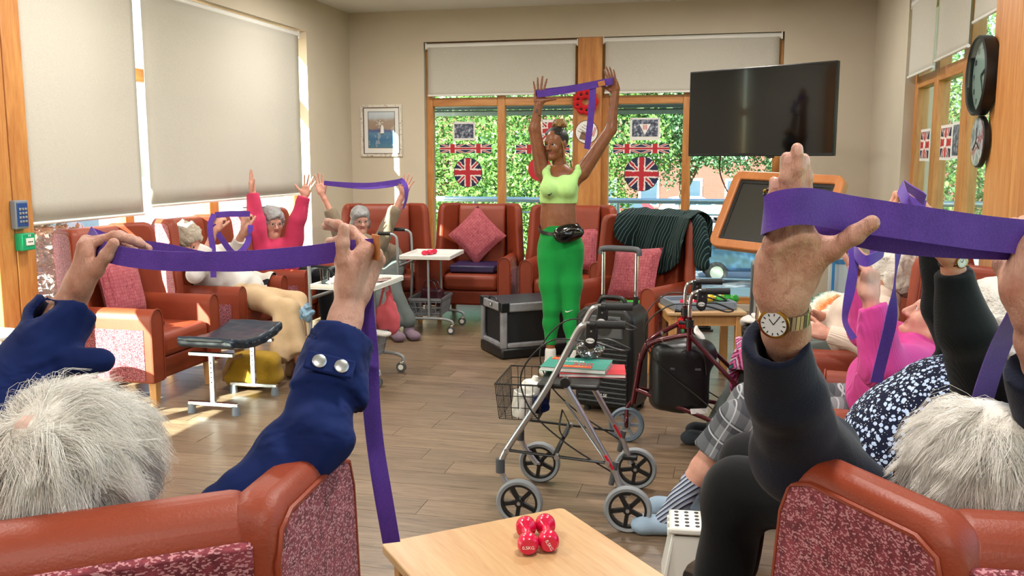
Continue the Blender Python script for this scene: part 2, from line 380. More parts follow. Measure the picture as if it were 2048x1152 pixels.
# ================================================================== materials
def mk_materials():
    MT['wall'] = mat('wall_paint', '#CBBFAB', 0.85, var=0.03, vscale=2, bmp=(160, 0.25, 0.002))
    MT['ceil'] = mat('ceiling_paint', '#DDDDD9', 0.9)
    MT['white'] = mat('white_paint', '#E4E2DC', 0.45)
    MT['trimwhite'] = mat('white_gloss', '#E8E6E0', 0.35)
    # pine
    def wood(name, c1, c2, sc=(1, 1, 0.12), rough=0.42, k=14):
        m, t, b = nmat(name); v = coords(t, scale=sc)
        n = noise(t, v, k, 5, 0.6, 1.2); n2 = noise(t, coords(t, scale=tuple(4 * a for a in sc)), k * 2, 3)
        t.links.new(ramp(t, n * 0.75 + n2 * 0.25, [(0.32, c1), (0.66, c2)]), b.inputs['Base Color']); b.inputs['Roughness'].default_value = rough
        bump(t, b, n2, 0.05, 0.001); return m
    MT['pine'] = wood('pine_frame', '#A9642A', '#CF9250')
    MT['pineh'] = wood('pine_rail', '#A9642A', '#CF9250', (0.12, 0.12, 1))
    MT['beech'] = wood('beech_leg', '#BC8146', '#D6A468')
    MT['beechtop'] = wood('beech_top', '#B98C5E', '#CBA679', (0.35, 3.5, 1), 0.38, 5)
    MT['oakframe'] = wood('orange_beech', '#A96432', '#C27C45', (1, 1, 0.3), 0.4, 8)
    # floor planks
    m, t, b = nmat('oak_plank'); oi = t.nodes.new('ShaderNodeObjectInfo'); rnd = X(t, oi.outputs['Random'])
    v = coords(t, scale=(0.9, 9, 1)); ad = t.nodes.new('ShaderNodeVectorMath'); ad.operation = 'ADD'
    cb = t.nodes.new('ShaderNodeCombineXYZ'); t.links.new((rnd * 37.0).o, cb.inputs[0]); t.links.new((rnd * 91.0).o, cb.inputs[1]); t.links.new((rnd * 13.0).o, cb.inputs[2])
    t.links.new(v, ad.inputs[0]); t.links.new(cb.outputs[0], ad.inputs[1])
    n = noise(t, ad.outputs[0], 2.4, 6, 0.62, 1.6); n2 = noise(t, ad.outputs[0], 14, 4, 0.6)
    c = ramp(t, n * 0.7 + n2 * 0.3, [(0.30, '#4E3D30'), (0.47, '#766049'), (0.72, '#937B63')])
    hs = t.nodes.new('ShaderNodeHueSaturation'); t.links.new(c, hs.inputs['Color']); t.links.new((rnd * 0.32 + 0.84).o, hs.inputs['Value']); hs.inputs['Saturation'].default_value = 0.95
    t.links.new(hs.outputs[0], b.inputs['Base Color']); b.inputs['Roughness'].default_value = 0.36; b.inputs['Specular IOR Level'].default_value = 0.45; bump(t, b, n2, 0.08, 0.001)
    MT['plank'] = m
    MT['joint'] = mat('floor_joint', '#3E3126', 0.8)
    # chair coverings
    MT['leather'] = mat('rust_vinyl', '#88371F', 0.47, var=0.08, vscale=5, bmp=(220, 0.35, 0.002), spec=0.4)
    m, t, b = nmat('woven_rose'); v = coords(t, scale=(1, 1, 1))
    br = t.nodes.new('ShaderNodeTexVoronoi'); br.inputs['Scale'].default_value = 1.0; br.distance = 'CHEBYCHEV'
    vm = coords(t, scale=(270, 270, 480)); t.links.new(vm, br.inputs['Vector'])
    n = noise(t, v, 60, 2); cell = t.nodes.new('ShaderNodeSeparateColor'); t.links.new(br.outputs['Color'], cell.inputs[0]); rc = X(t, cell.outputs[0])
    base = mixc(t, rc.gt(0.72), ramp(t, n, [(0.35, '#5E1A26'), (0.65, '#8A3440')]), '#BD8286')
    t.links.new(base, b.inputs['Base Color']); b.inputs['Roughness'].default_value = 0.8; b.inputs['Sheen Weight'].default_value = 0.05; bump(t, b, br.outputs['Distance'], 0.35, 0.0015)
    MT['woven'] = m
    m, t, b = nmat('rose_cushion'); v = coords(t); d = voro(t, v, 42, 'DISTANCE_TO_EDGE', rnd=0.35); n = noise(t, v, 30, 3)
    t.links.new(mixc(t, X(t, d).lt(0.06), ramp(t, n, [(0.3, '#A04650'), (0.7, '#B9636A')]), '#8C3743'), b.inputs['Base Color']); b.inputs['Roughness'].default_value = 0.85; b.inputs['Sheen Weight'].default_value = 0.06; bump(t, b, d, 0.25, 0.003)
    MT['cushion'] = m
    # metal, plastic
    MT['chrome'] = mat('chrome', '#D8D8DA', 0.14, 1.0)
    MT['alu'] = mat('silver_tube', '#BFC1C4', 0.28, 0.85)
    MT['greytube'] = mat('grey_painted_tube', '#9B9E9F', 0.4, 0.35)
    MT['burgundy'] = mat('burgundy_metal', '#4E0E1A', 0.25, 0.55, coat=0.4)
    MT['black'] = mat('black_plastic', '#161617', 0.42)
    MT['blackgloss'] = mat('black_gloss', '#08090A', 0.12, coat=0.4)
    MT['blackrubber'] = mat('black_rubber', '#1B1B1C', 0.7, bmp=(200, 0.2))
    MT['greyrubber'] = mat('grey_tyre', '#8E9295', 0.65)
    MT['darkgrey'] = mat('dark_grey_plastic', '#4A4C4F', 0.5)
    MT['midgrey'] = mat('mid_grey_plastic', '#77797B', 0.5)
    MT['bluegrey'] = mat('blue_grey_plastic', '#7C8590', 0.5)
    MT['whiteplastic'] = mat('white_plastic', '#E6E4DC', 0.35)
    MT['bluevinyl'] = mat('navy_vinyl', '#132434', 0.34, bmp=(60, 0.06, 0.002))
    MT['pinkdb'] = mat('magenta_vinyl', '#D0103F', 0.2, coat=0.3)
    MT['greendb'] = mat('green_vinyl', '#38B036', 0.25, coat=0.3)
    MT['yellowdb'] = mat('yellow_vinyl', '#E2B01C', 0.25, coat=0.3)
    MT['red'] = mat('red_paint', '#B8151C', 0.5)
    MT['redcloth'] = mat('red_felt', '#C4131B', 0.8)
    MT['gold'] = mat('gold_metal', '#B58A3C', 0.25, 1.0)
    MT['print_white'] = mat('white_print', '#F0EFEA', 0.5)
    MT['print_black'] = mat('black_print', '#101012', 0.5)
    MT['print_red'] = mat('red_print', '#C2172B', 0.5)
    MT['print_yellow'] = mat('yellow_print', '#F0C33A', 0.5)
    MT['print_navy'] = mat('navy_print', '#14183C', 0.5)
    MT['paper'] = mat('paper', '#E7E5DF', 0.7)
    # blinds (a little light comes through the cloth)
    m, t, b = nmat('blind_cloth'); v = coords(t); n = noise(t, coords(t, scale=(1, 1, 8)), 70, 2)
    t.links.new(ramp(t, n, [(0.3, '#C4BEB2'), (0.7, '#D4CFC4')]), b.inputs['Base Color']); b.inputs['Roughness'].default_value = 0.9
    tl = t.nodes.new('ShaderNodeBsdfTranslucent'); tl.inputs[0].default_value = lin('#C9C2B4'); mx = t.nodes.new('ShaderNodeMixShader'); mx.inputs[0].default_value = 0.10
    t.links.new(b.outputs[0], mx.inputs[1]); t.links.new(tl.outputs[0], mx.inputs[2]); t.links.new(mx.outputs[0], t.nodes['Material Output'].inputs[0]); MT['blind'] = m
    MT['pane'] = glass_mat('window_glass', '#EDF6F4', 0.35)
    MT['tumbler'] = glass_mat('tumbler_glass', '#DDE6E8', 1.6)
    # straps and clothes
    m, t, b = nmat('purple_webbing'); v = coords(t); n = noise(t, coords(t, scale=(1, 1, 1)), 420, 2); n2 = noise(t, v, 18, 3)
    t.links.new(ramp(t, n2 * 0.5 + n * 0.5, [(0.3, '#452682'), (0.7, '#6039A6')]), b.inputs['Base Color']); b.inputs['Roughness'].default_value = 0.82; b.inputs['Sheen Weight'].default_value = 0.15; bump(t, b, n, 0.5, 0.0015); MT['strap'] = m
    def cloth(name, col, k=120, st=0.35, rib=None, var=0.06, sheen=0.1):
        m, t, b = nmat(name); c = lin(col); n2 = noise(t, coords(t), 9, 3)
        t.links.new(ramp(t, n2, [(0.3, tuple(x * (1 - var * 2) for x in c[:3]) + (1,)), (0.7, tuple(min(1, x * (1 + var)) for x in c[:3]) + (1,))]), b.inputs['Base Color'])
        b.inputs['Roughness'].default_value = 0.88; b.inputs['Sheen Weight'].default_value = sheen; b.inputs['Specular IOR Level'].default_value = 0.2
        if rib:
            x, y, z = xyz(t, coords(t)); s = ((x * rib[0] + y * rib[1] + z * rib[2]) * rib[3]).sin(); bump(t, b, s * 0.5 + noise(t, coords(t), k, 2) * 0.5, st, 0.004)
        else: bump(t, b, noise(t, coords(t), k, 3), st, 0.003)
        return m
    MT['navy'] = cloth('navy_wool', '#0C1226', 300, 0.3)
    MT['navyjacket'] = cloth('navy_cotton', '#0E1F52', 220, 0.15, sheen=0.02); _t = MT['navyjacket'].node_tree; _b = _t.nodes['Principled BSDF']; bump(_t, _b, noise(_t, coords(_t, scale=(1, 1, 1.6), rot=(0.3, 0.6, 0)), 9, 2, 0.5, 1.0), 0.4, 0.03)
    MT['blackcloth'] = cloth('black_wool', '#07080B', 260, 0.3)
    MT['blackknit'] = cloth('black_knit', '#080E11', 200, 0.15, (0.7, 0.3, 0.6, 1700))
    MT['hotpink'] = cloth('pink_cable_knit', '#D8489A', 140, 0.45, (0.8, 0.5, 0.2, 800))
    MT['rosepink'] = cloth('rose_cardigan', '#CC3C62', 200, 0.3)
    MT['creamknit'] = cloth('cream_rib_knit', '#E4CFBF', 200, 0.4, (0.5, 0.8, 0.3, 900))
    MT['whiteknit'] = cloth('white_open_knit', '#E6E1DC', 170, 0.9)
    MT['beige'] = cloth('beige_crepe', '#CDB08A', 260, 0.3)
    MT['taupe'] = cloth('taupe_rib_knit', '#8C7C67', 200, 0.7, (0.9, 0.2, 0.1, 600))
    MT['slate'] = cloth('grey_green_twill', '#5C6360', 300, 0.2)
    MT['lime'] = cloth('lime_jersey', '#BDEB92', 500, 0.12)
    MT['greenleg'] = cloth('green_jersey', '#13883A', 500, 0.12, var=0.04)
    MT['slipperblue'] = cloth('blue_felt', '#9DB2C6', 200, 0.3)
    MT['slipperdark'] = cloth('charcoal_felt', '#34383E', 200, 0.3)
    MT['slippermauve'] = cloth('mauve_felt', '#7F6A78', 200, 0.3)
    MT['slipperwine'] = cloth('wine_felt', '#4A1020', 200, 0.3)
    MT['whiteshoe'] = cloth('white_trainer', '#DCDAD6', 160, 0.3)
    MT['coral'] = cloth('coral_canvas', '#D4606A', 120, 0.4)
    MT['mustard'] = cloth('mustard_boucle', '#A98526', 60, 1.0)
    MT['tan'] = cloth('tan_canvas', '#A07E5A', 120, 0.3)
    MT['greyheather'] = cloth('grey_heather', '#8B8B8F', 60, 0.4, var=0.14)
    MT['plumbag'] = mat('plum_leather', '#3A1420', 0.35, bmp=(80, 0.2))
    MT['bagblack'] = mat('black_nylon', '#121316', 0.36, bmp=(30, 0.25, 0.008))
    MT['purplepad'] = mat('indigo_vinyl', '#2A1F4A', 0.45)
    # stripes, plaid, flowers
    def pat(name, fn, rough=0.88, bs=None):
        m, t, b = nmat(name); t.links.new(fn(t), b.inputs['Base Color']); b.inputs['Roughness'].default_value = rough; b.inputs['Specular IOR Level'].default_value = 0.25
        if bs: bump(t, b, noise(t, coords(t), bs[0], 3), bs[1], 0.003)
        return m
    def f_pin(t):
        x, y, z = xyz(t, coords(t, 'Object', rot=(0.3, 0.2, 0.5))); w_ = noise(t, coords(t), 5, 2) * 0.05
        return mixc(t, ((x * 0.9 + y * 0.35 + w_) * 48.0).frac().lt(0.14), '#0F2021', '#5C7471')
    MT['pinstripe'] = pat('green_pinstripe', f_pin, bs=(150, 0.3))
    def f_throw(t):
        x, y, z = xyz(t, coords(t)); q = ((x + noise(t, coords(t), 6, 1) * 0.02) * 8.2 + 0.2).frac()
        return mixc(t, q.lt(0.33), '#DDD6CA', '#1B1D24')
    MT['throw'] = pat('black_cream_stripe', f_throw, bs=(160, 0.5))
    def f_plaid(t):
        x, y, z = xyz(t, coords(t)); a = (x * 0.85 + y * 0.2 - z * 0.45) * 13.0; c = (z * 0.85 + x * 0.48 - y * 0.2) * 12.0
        base = mixc(t, a.frac().lt(0.5) * 0.55, '#787A7E', '#2B2D35'); base = mixc(t, c.frac().lt(0.45) * 0.55, base, '#23252D')
        return mixc(t, ((a + 0.25).frac().lt(0.06)).max((c + 0.7).frac().lt(0.07)), base, '#A9ABB0')
    MT['plaid'] = pat('grey_plaid', f_plaid, bs=(200, 0.3))
    def f_floral(t):
        v = coords(t); d = X(t, voro(t, v, 70)); n = noise(t, v, 160, 2); d2 = X(t, voro(t, coords(t, loc=(3, 1, 2)), 140))
        fl = (d + n * 0.35).lt(0.56); return mixc(t, d2.lt(0.22) * 0.8, mixc(t, fl, '#10162E', '#B3C6E6'), '#E8EEF6')
    MT['floral'] = pat('navy_floral', f_floral, bs=(120, 0.2))
    def f_sock(t):
        x, y, z = xyz(t, coords(t)); q = ((x * -0.55 + y * 0.45 + z * 0.72) * 62.0).frac()
        return mixc(t, q.lt(0.3), mixc(t, q.gt(0.72), '#B9C3CF', '#7E86A0'), '#322A40')
    MT['sock'] = pat('striped_sock', f_sock, bs=(200, 0.3))
    def f_granny(t):
        v = coords(t, rot=(0.2, 0.5, 0.7)); x, y, z = xyz(t, v)
        a = ((x * 11.0).frac() - 0.5).abs(); c = ((z * 11.0).frac() - 0.5).abs(); r = a.max(c) * 2.0
        n = noise(t, v, 60, 1); vr = voro(t, v, 11, out='Color', rnd=0.0); hs = t.nodes.new('ShaderNodeHueSaturation')
        base = ramp(t, r + (n - 0.5) * 0.22, [(0.0, '#3D6B60'), (0.22, '#1D1F3C'), (0.36, '#D0608C'), (0.5, '#28284E'), (0.62, '#C9B7C9'), (0.74, '#A3214A'), (0.84, '#15173A'), (0.93, '#C4608F')])
        return base
    MT['granny'] = pat('granny_squares', f_granny, bs=(80, 1.0))
    def f_rings(t):
        x, y, z = xyz(t, coords(t)); r = (x * x + y * y).sqrt()
        return ramp(t, (r * 4.2 + (noise(t, coords(t), 70, 1) - 0.5) * 0.16), [(0.0, '#6E4D8A'), (0.18, '#E8E6DA'), (0.3, '#4C8A5C'), (0.42, '#E6E3D6'), (0.52, '#D9772E'), (0.66, '#E9C9A0'), (0.76, '#EFEDE2'), (0.86, '#1F6A55'), (0.95, '#8A1F30')])
    MT['crochet'] = pat('crochet_rounds', f_rings, bs=(60, 1.0))
    # skin
    def skin(name, base, blotch, spots, bs, rough=0.5, wr=0.35, k=1.0):
        m, t, b = nmat(name); v = coords(t); n = noise(t, v, 26 * k, 4); n2 = noise(t, v, 9, 2)
        c = ramp(t, n * 0.6 + n2 * 0.4, [(0.34, base), (0.66, blotch)])
        if spots:
            d = X(t, ramp(t, noise(t, coords(t, loc=(2, 5, 1)), 62 * k, 3, 0.6), [(0.56, '#000000'), (0.82, '#FFFFFF')])); c = mixc(t, d * 0.6, c, spots); d2 = X(t, ramp(t, noise(t, coords(t, loc=(7, 1, 3)), 24, 2), [(0.5, '#000000'), (0.75, '#FFFFFF')])); c = mixc(t, d2 * 0.35, c, '#A85C48')
        t.links.new(c, b.inputs['Base Color']); b.inputs['Roughness'].default_value = rough; b.inputs['Specular IOR Level'].default_value = 0.4
        w1 = noise(t, coords(t, scale=(1, 1, 0.35), rot=(0.3, 0.4, 0)), bs, 5, 0.65, 0.8); w2 = noise(t, coords(t, scale=(1, 1, 0.22), rot=(0.25, 0.5, 0.2)), bs * 2.2, 3, 0.6, 1.5); bump(t, b, w1 * 0.5 + w2 * 0.5, wr, 0.005); return m
    MT['skin_old'] = skin('aged_skin', '#B5785E', '#CE9880', '#854A34', 90)
    MT['skin_hand'] = skin('aged_hand_skin', '#B27C67', '#D4A592', '#80462F', 105, 0.42, 0.85)
    MT['skin_face'] = skin('pale_face_skin', '#C48672', '#D9A490', None, 60, 0.5, 0.25)
    MT['skin_dark'] = skin('brown_skin', '#744429', '#8C5738', None, 80, 0.38, 0.1)
    MT['lips'] = mat('lips', '#A8524E', 0.4); MT['lips_dark'] = mat('dark_lips', '#7A3C36', 0.35)
    MT['eyewhite'] = mat('eye_white', '#D9D2CC', 0.2); MT['iris'] = mat('iris', '#20150F', 0.15)
    MT['nail'] = mat('nail', '#D9A79A', 0.25)
    MT['hair_white'] = mat('white_hair', '#DAD3C9', 0.55, var=0.12, vscale=30, bmp=(140, 0.9, 0.006), sheen=0.2)
    MT['hair_grey'] = mat('grey_hair', '#9B9A9A', 0.55, var=0.2, vscale=30, bmp=(120, 0.9, 0.008), sheen=0.15)
    MT['hair_ash'] = mat('ash_hair', '#B3A793', 0.55, var=0.2, vscale=30, bmp=(120, 0.9, 0.008), sheen=0.15)
    MT['strand_white'] = mat('white_strand', '#F8F5EF', 0.38, spec=0.6); MT['strand_warm'] = mat('silver_strand', '#E2DBD0', 0.4, spec=0.6)
    MT['scalp'] = mat('pink_scalp', '#C9A79A', 0.6)
    MT['braid_dark'] = mat('black_braid', '#14100E', 0.5, bmp=(150, 0.6)); MT['braid_gold'] = mat('golden_braid', '#8A6432', 0.5, bmp=(150, 0.6))
mk_materials()

# ================================================================== the room
XL, XR, YF, YB, ZC = -4.05, 1.36, 9.65, -2.6, 3.12                     # left wall, right wall, far wall, back wall, ceiling
TH = 0.24
fl = struct(MB().box(((XL + XR) / 2, (YF + YB) / 2, -0.054), (XR - XL + 2 * TH, YF - YB + 2 * TH, 0.1)).build('floor', 'joint', smooth=False))
_pl = {}
def plank_mesh(L):
    if L not in _pl:
        o = MB().box((0, 0, -0.002), (L - 0.0025, 0.1775, 0.004)).build('plank', 'plank', bevel=0, smooth=False); _pl[L] = (o.data, o); return o.data, o
    return _pl[L][0], None
row = 0; y = 0.62
while y < YF - 0.01:
    x = XL - random.uniform(0.0, 1.2); 
    while x < XR:
        a, b = max(x, XL), min(x + 1.3, XR); L = round(b - a, 2)
        if L > 0.03:
            me, o = plank_mesh(L)
            if o is None: o = bpy.data.objects.new('plank', me); COL.objects.link(o)
            o.parent = fl; o.location = ((a + b) / 2, y + 0.09, 0)
        x += 1.3
    y += 0.18
ce = struct(MB().box(((XL + XR) / 2, (YF + YB) / 2, ZC + 0.06), (XR - XL + 2 * TH, YF - YB + 2 * TH, 0.12)).build('ceiling', 'ceil', smooth=False))

def wall_y(name, y0, openings, x0=XL - TH, x1=XR + TH, sgn=1):          # a wall across the room with openings (xa, xb, za, zb)
    mb = MB(); xs = x0
    for xa, xb, za, zb in openings:
        mb.box(((xs + xa) / 2, y0 + sgn * TH / 2, ZC / 2), (xa - xs, TH, ZC))
        if za > 0: mb.box(((xa + xb) / 2, y0 + sgn * TH / 2, za / 2), (xb - xa, TH, za))
        mb.box(((xa + xb) / 2, y0 + sgn * TH / 2, (zb + ZC) / 2), (xb - xa, TH, ZC - zb)); xs = xb
    mb.box(((xs + x1) / 2, y0 + sgn * TH / 2, ZC / 2), (x1 - xs, TH, ZC))
    return struct(mb.build(name, 'wall', smooth=False, fix=False))
def wall_x(name, x0, openings, y0=YB, y1=YF, sgn=1):
    mb = MB(); ys = y0
    for ya, yb, za, zb in openings:
        mb.box((x0 + sgn * TH / 2, (ys + ya) / 2, ZC / 2), (TH, ya - ys, ZC))
        if za > 0: mb.box((x0 + sgn * TH / 2, (ya + yb) / 2, za / 2), (TH, yb - ya, za))
        mb.box((x0 + sgn * TH / 2, (ya + yb) / 2, (zb + ZC) / 2), (TH, yb - ya, ZC - zb)); ys = yb
    mb.box((x0 + sgn * TH / 2, (ys + y1) / 2, ZC / 2), (TH, y1 - ys, ZC))
    return struct(mb.build(name, 'wall', smooth=False, fix=False))
FW0, FW1, FZ = -3.20, 0.52, 2.79
wall_y('wall_far', YF, [(FW0, FW1, 0.06, FZ)])
wall_x('wall_left', XL, [(1.2, 4.42, 0.03, 2.62), (4.71, 8.58, 0.06, 2.79)], sgn=-1)
wall_x('wall_right', XR, [(0.4, 4.0, 0.5, 2.79), (5.30, 7.95, 0.5, 2.79)])
wall_y('wall_back', YB, [], sgn=-1)

def window(name, axis, pos, a0, a1, z0, z1, mull, trans, fw=0.07, dp=0.09, sgn=1):   # frame of members with a pane in every field
    root = bpy.data.objects.new(name, None); COL.objects.link(root); struct(root)
    def bx(nm, u0, u1, w0, w1, d=dp, m='pine', bev=0.006, off=0.0):
        c = ((u0 + u1) / 2, pos + off, (w0 + w1) / 2); sz = (u1 - u0, d, w1 - w0)
        if axis == 'x': c = (c[1], c[0], c[2]); sz = (sz[1], sz[0], sz[2])
        return MB().box(c, sz).build(nm, m, root, bevel=bev)
    bx('frame_side', a0, a0 + fw, z0, z1); bx('frame_side', a1 - fw, a1, z0, z1)
    bx('frame_top', a0 + fw, a1 - fw, z1 - fw, z1, m='pineh'); bx('frame_bottom', a0 + fw, a1 - fw, z0, z0 + fw, m='pineh')
    edges = [a0 + fw]
    for c, wd in mull: bx('mullion', c - wd / 2, c + wd / 2, z0 + fw, z1 - fw, d=dp * 0.95); edges += [c - wd / 2, c + wd / 2]
    edges.append(a1 - fw)
    zs = [z0 + fw] + ([trans - 0.045, trans + 0.045] if trans else []) + [z1 - fw]
    for i in range(0, len(edges), 2):
        if trans: bx('transom', edges[i], edges[i + 1], trans - 0.045, trans + 0.045, d=dp * 0.9, m='pineh')
        for k in range(0, len(zs), 2): bx('pane', edges[i] - 0.005, edges[i + 1] + 0.005, zs[k] - 0.005, zs[k + 1] + 0.005, d=0.008, m='pane', bev=0)
    return root
xm = lambda u: gy(u, 300, YF + 0.12).x
window('window_1', 'y', YF + 0.12, FW0, -1.52, 0.06, FZ, [(xm(1004), 0.085)], 2.16)
window('window_2', 'y', YF + 0.12, -1.28, FW1, 0.06, FZ, [(xm(1373), 0.085)], 2.16)
struct(MB().box((-1.40, YF + 0.07, FZ / 2), (0.25, 0.17, FZ)).build('trim_1', 'pine', bevel=0.006))
window('window_3', 'x', XL - 0.19, 4.71, 8.58, 0.06, 2.79, [(5.88, 0.1), (7.02, 0.14), (7.75, 0.07)], 2.16)
window('window_4', 'x', XL - 0.12, 1.2, 4.42, 0.03, 2.62, [(2.8, 0.12)], None, fw=0.09)
window('window_5', 'x', XR + 0.12, 5.30, 7.95, 0.5, 2.79, [(6.35, 0.16), (7.2, 0.13)], 2.14, fw=0.1)
window('window_6', 'x', XR + 0.12, 0.4, 4.0, 0.5, 2.79, [(2.2, 0.14)], 2.14, fw=0.1)
tp = bpy.data.objects.new('trim_2', None); COL.objects.link(tp); struct(tp)          # the broad pine post left of the blinds, two boards
MB().box((XL - 0.045, 4.49, 1.39), (0.15, 0.135, 2.78)).build('board', 'pine', tp, bevel=0.006)
MB().box((XL - 0.045, 4.64, 1.39), (0.15, 0.15, 2.78)).build('board', 'pine', tp, bevel=0.006)
tp = bpy.data.objects.new('trim_3', None); COL.objects.link(tp); struct(tp)          # pine boards on the right-hand wall
MB().box((XR - 0.012, 5.20, ZC / 2), (0.05, 0.20, ZC)).build('board', 'pine', tp, bevel=0.006)
MB().box((XR - 0.02, 4.92, ZC / 2), (0.09, 0.34, ZC)).build('board', 'pine', tp, bevel=0.006)
MB().box((XR - 0.02, 4.55, ZC / 2), (0.09, 0.38, ZC)).build('board', 'pine', tp, bevel=0.006)
for nm, c, sz in (('baseboard_far', ((XL + FW0) / 2, YF - 0.009, 0.06), (FW0 - XL, 0.018, 0.12)), ('baseboard_far', ((FW1 + XR) / 2, YF - 0.009, 0.06), (XR - FW1, 0.018, 0.12)),
                  ('baseboard_left', (XL + 0.009, (8.58 + YF) / 2, 0.06), (0.018, YF - 8.58, 0.12)), ('baseboard_right', (XR - 0.009, (YF + 5.3) / 2, 0.06), (0.018, YF - 5.3, 0.12))):
    struct(MB().box(c, sz).build(nm, 'beech', bevel=0.004))

# ceiling lamps: flat round opal fittings
for i, (lx, ly) in enumerate([(-2.9, 7.6), (-0.2, 7.9), (-2.9, 4.9), (-0.2, 4.9), (-2.7, 2.2), (0.1, 2.0), (-2.7, -0.8), (0.0, -0.8)]):
    t_ = thing('ceiling_lamp', ['round opal ceiling lamp over the empty left-hand chairs', 'round opal ceiling lamp over the far table', 'round opal ceiling lamp over the footstool', 'round opal ceiling lamp over the walking frames',
               'round opal ceiling lamp over the bare floor on the left', 'round opal ceiling lamp over the pale table', 'round opal ceiling lamp behind the left near chair', 'round opal ceiling lamp behind the right near chair'][i], 'lamp', (lx, ly, ZC), 0, 'ceiling lamps')
    MB().lathe([(0.24, 0.0), (0.24, -0.035), (0.225, -0.04)], n=32).build('rim', 'white', t_)
    if i == 0: MT['opal'] = mat('opal', '#F4F2EC', 0.5, emit=('#FFF4E4', 3.0))
    MB().lathe([(0.222, -0.036), (0.222, -0.046), (0.1, -0.052), (0.001, -0.053)], n=32).build('diffuser', 'opal', t_)
    ld = bpy.data.lights.new('lamp_light', 'AREA'); ld.shape = 'DISK'; ld.size = 0.44; ld.energy = LAMP_W; ld.color = (1.0, 0.955, 0.90)
    lo = bpy.data.objects.new('lamp_light', ld); COL.objects.link(lo); lo.parent = t_; lo.location = (0, 0, -0.06)

# ------------------------------------------------------------------ roller blinds
def blind(label, axis, pos, a0, a1, ztop, zbot, sgn, group):
    def P(a, d, z): return (a, pos + d * sgn, z) if axis == 'y' else (pos + d * sgn, a, z)
    t_ = thing('roller_blind', label, 'blind', P((a0 + a1) / 2, 0, zbot), 0, group); o = Vector(t_.location)
    Q = lambda a, d, z: Vector(P(a, d, z)) - o
    MB().tube([Q(a0, 0, ztop - 0.03), Q(a1, 0, ztop - 0.03)], 0.03, 16).build('roller', 'trimwhite', t_)
    mb = MB(); mb.grid(lambda i, j: Q(a0 + 0.015 + (a1 - a0 - 0.03) * i, 0.026 - 0.006 * math.sin(j * 3.1) * math.sin(i * 9), ztop - 0.03 + (zbot + 0.012 - ztop + 0.03) * j), 24, 12)
    mb.build('cloth', 'blind', t_, solid=0.001)
    MB().tube([Q(a0 + 0.012, 0.026, zbot + 0.012), Q(a1 - 0.012, 0.026, zbot + 0.012)], 0.011, 10).build('bottom_bar', 'trimwhite', t_)
    for a in (a0 - 0.006, a1 + 0.006): MB().box(Q(a, 0, ztop - 0.03), (0.012, 0.06, 0.07) if axis == 'y' else (0.06, 0.012, 0.07)).build('bracket', 'trimwhite', t_)
    return t_
blind('short pale roller blind over the left part of the far window', 'y', YF + 0.03, -3.17, -1.54, 2.775, 2.215, -1, 'far window blinds')
blind('short pale roller blind behind the television', 'y', YF + 0.03, -1.26, 0.49, 2.785, 2.215, -1, 'far window blinds')
blind('added out-of-view roller blind left of the pine post, holding back the sun', 'x', XL - 0.04, 1.24, 4.40, 2.60, 1.26, 1, 'left window blinds')  # unseen blind, added so the sun patch stays close to the wall
blind('long roller blind beside the pine post with the keypad', 'x', XL - 0.04, 4.73, 5.865, 2.77, 1.15, 1, 'left window blinds')
blind('long wide roller blind behind the women in white and pink', 'x', XL - 0.04, 5.93, 8.44, 2.77, 1.20, 1, 'left window blinds')
for i, (a, b, zb) in enumerate(((6.98, 7.9, 2.17), (6.02, 6.93, 2.2), (5.40, 5.96, 2.32))):
    blind(['roller blind on the right-hand window, nearest the television corner', 'middle roller blind on the right-hand window', 'roller blind on the right-hand window, above the clock'][i], 'x', XR + 0.035, a, b, 2.77, zb, -1, 'right window blinds')

# ================================================================== outside
MT['tarmac'] = mat('tarmac', '#66686A', 0.9, var=0.1, vscale=1); MT['lawn'] = mat('lawn', '#6F8A3E', 0.95, var=0.25, vscale=3)
MT['paving'] = mat('pale_paving', '#B9B4A8', 0.9, var=0.08, vscale=2); MT['bark'] = mat('bark', '#5A4636', 0.9, bmp=(20, 0.6, 0.02))
MT['galv'] = mat('galvanised_rail', '#A9B4BC', 0.35, 0.6); MT['slate_roof'] = mat('slate_roof', '#5A5C60', 0.8, bmp=(14, 0.4, 0.02))
MT['render_white'] = mat('white_render', '#E6E4DE', 0.85); MT['darkpane'] = mat('dark_pane', '#2C3A46', 0.1)
MT['carwhite'] = mat('white_car_paint', '#DDE0E2', 0.2, coat=0.6); MT['carblue'] = mat('blue_car_paint', '#3F5F86', 0.2, 0.3, coat=0.6); MT['carred'] = mat('red_car_paint', '#A02028', 0.2, coat=0.6)
m, t, b = nmat('red_brick'); br = t.nodes.new('ShaderNodeTexBrick'); br.inputs['Scale'].default_value = 4.0
t.links.new(coords(t, rot=(R(90), 0, 0)), br.inputs['Vector']); br.inputs['Color1'].default_value = lin('#48180F'); br.inputs['Color2'].default_value = lin('#562017'); br.inputs['Mortar'].default_value = lin('#5A463A')
t.links.new(br.outputs[0], b.inputs['Base Color']); b.inputs['Roughness'].default_value = 0.9; MT['brick'] = m
def leafmat(name, a, b_):
    m, t, b = nmat(name); oi = t.nodes.new('ShaderNodeNewGeometry'); rnd = X(t, oi.outputs['Random Per Island'])
    c = ramp(t, rnd, [(0.0, a), (1.0, b_)]); t.links.new(c, b.inputs['Base Color']); b.inputs['Roughness'].default_value = 0.5
    tl = t.nodes.new('ShaderNodeBsdfTranslucent'); t.links.new(c, tl.inputs[0]); mx = t.nodes.new('ShaderNodeMixShader'); mx.inputs[0].default_value = 0.5
    t.links.new(b.outputs[0], mx.inputs[1]); t.links.new(tl.outputs[0], mx.inputs[2]); t.links.new(mx.outputs[0], t.nodes['Material Output'].inputs[0]); return m
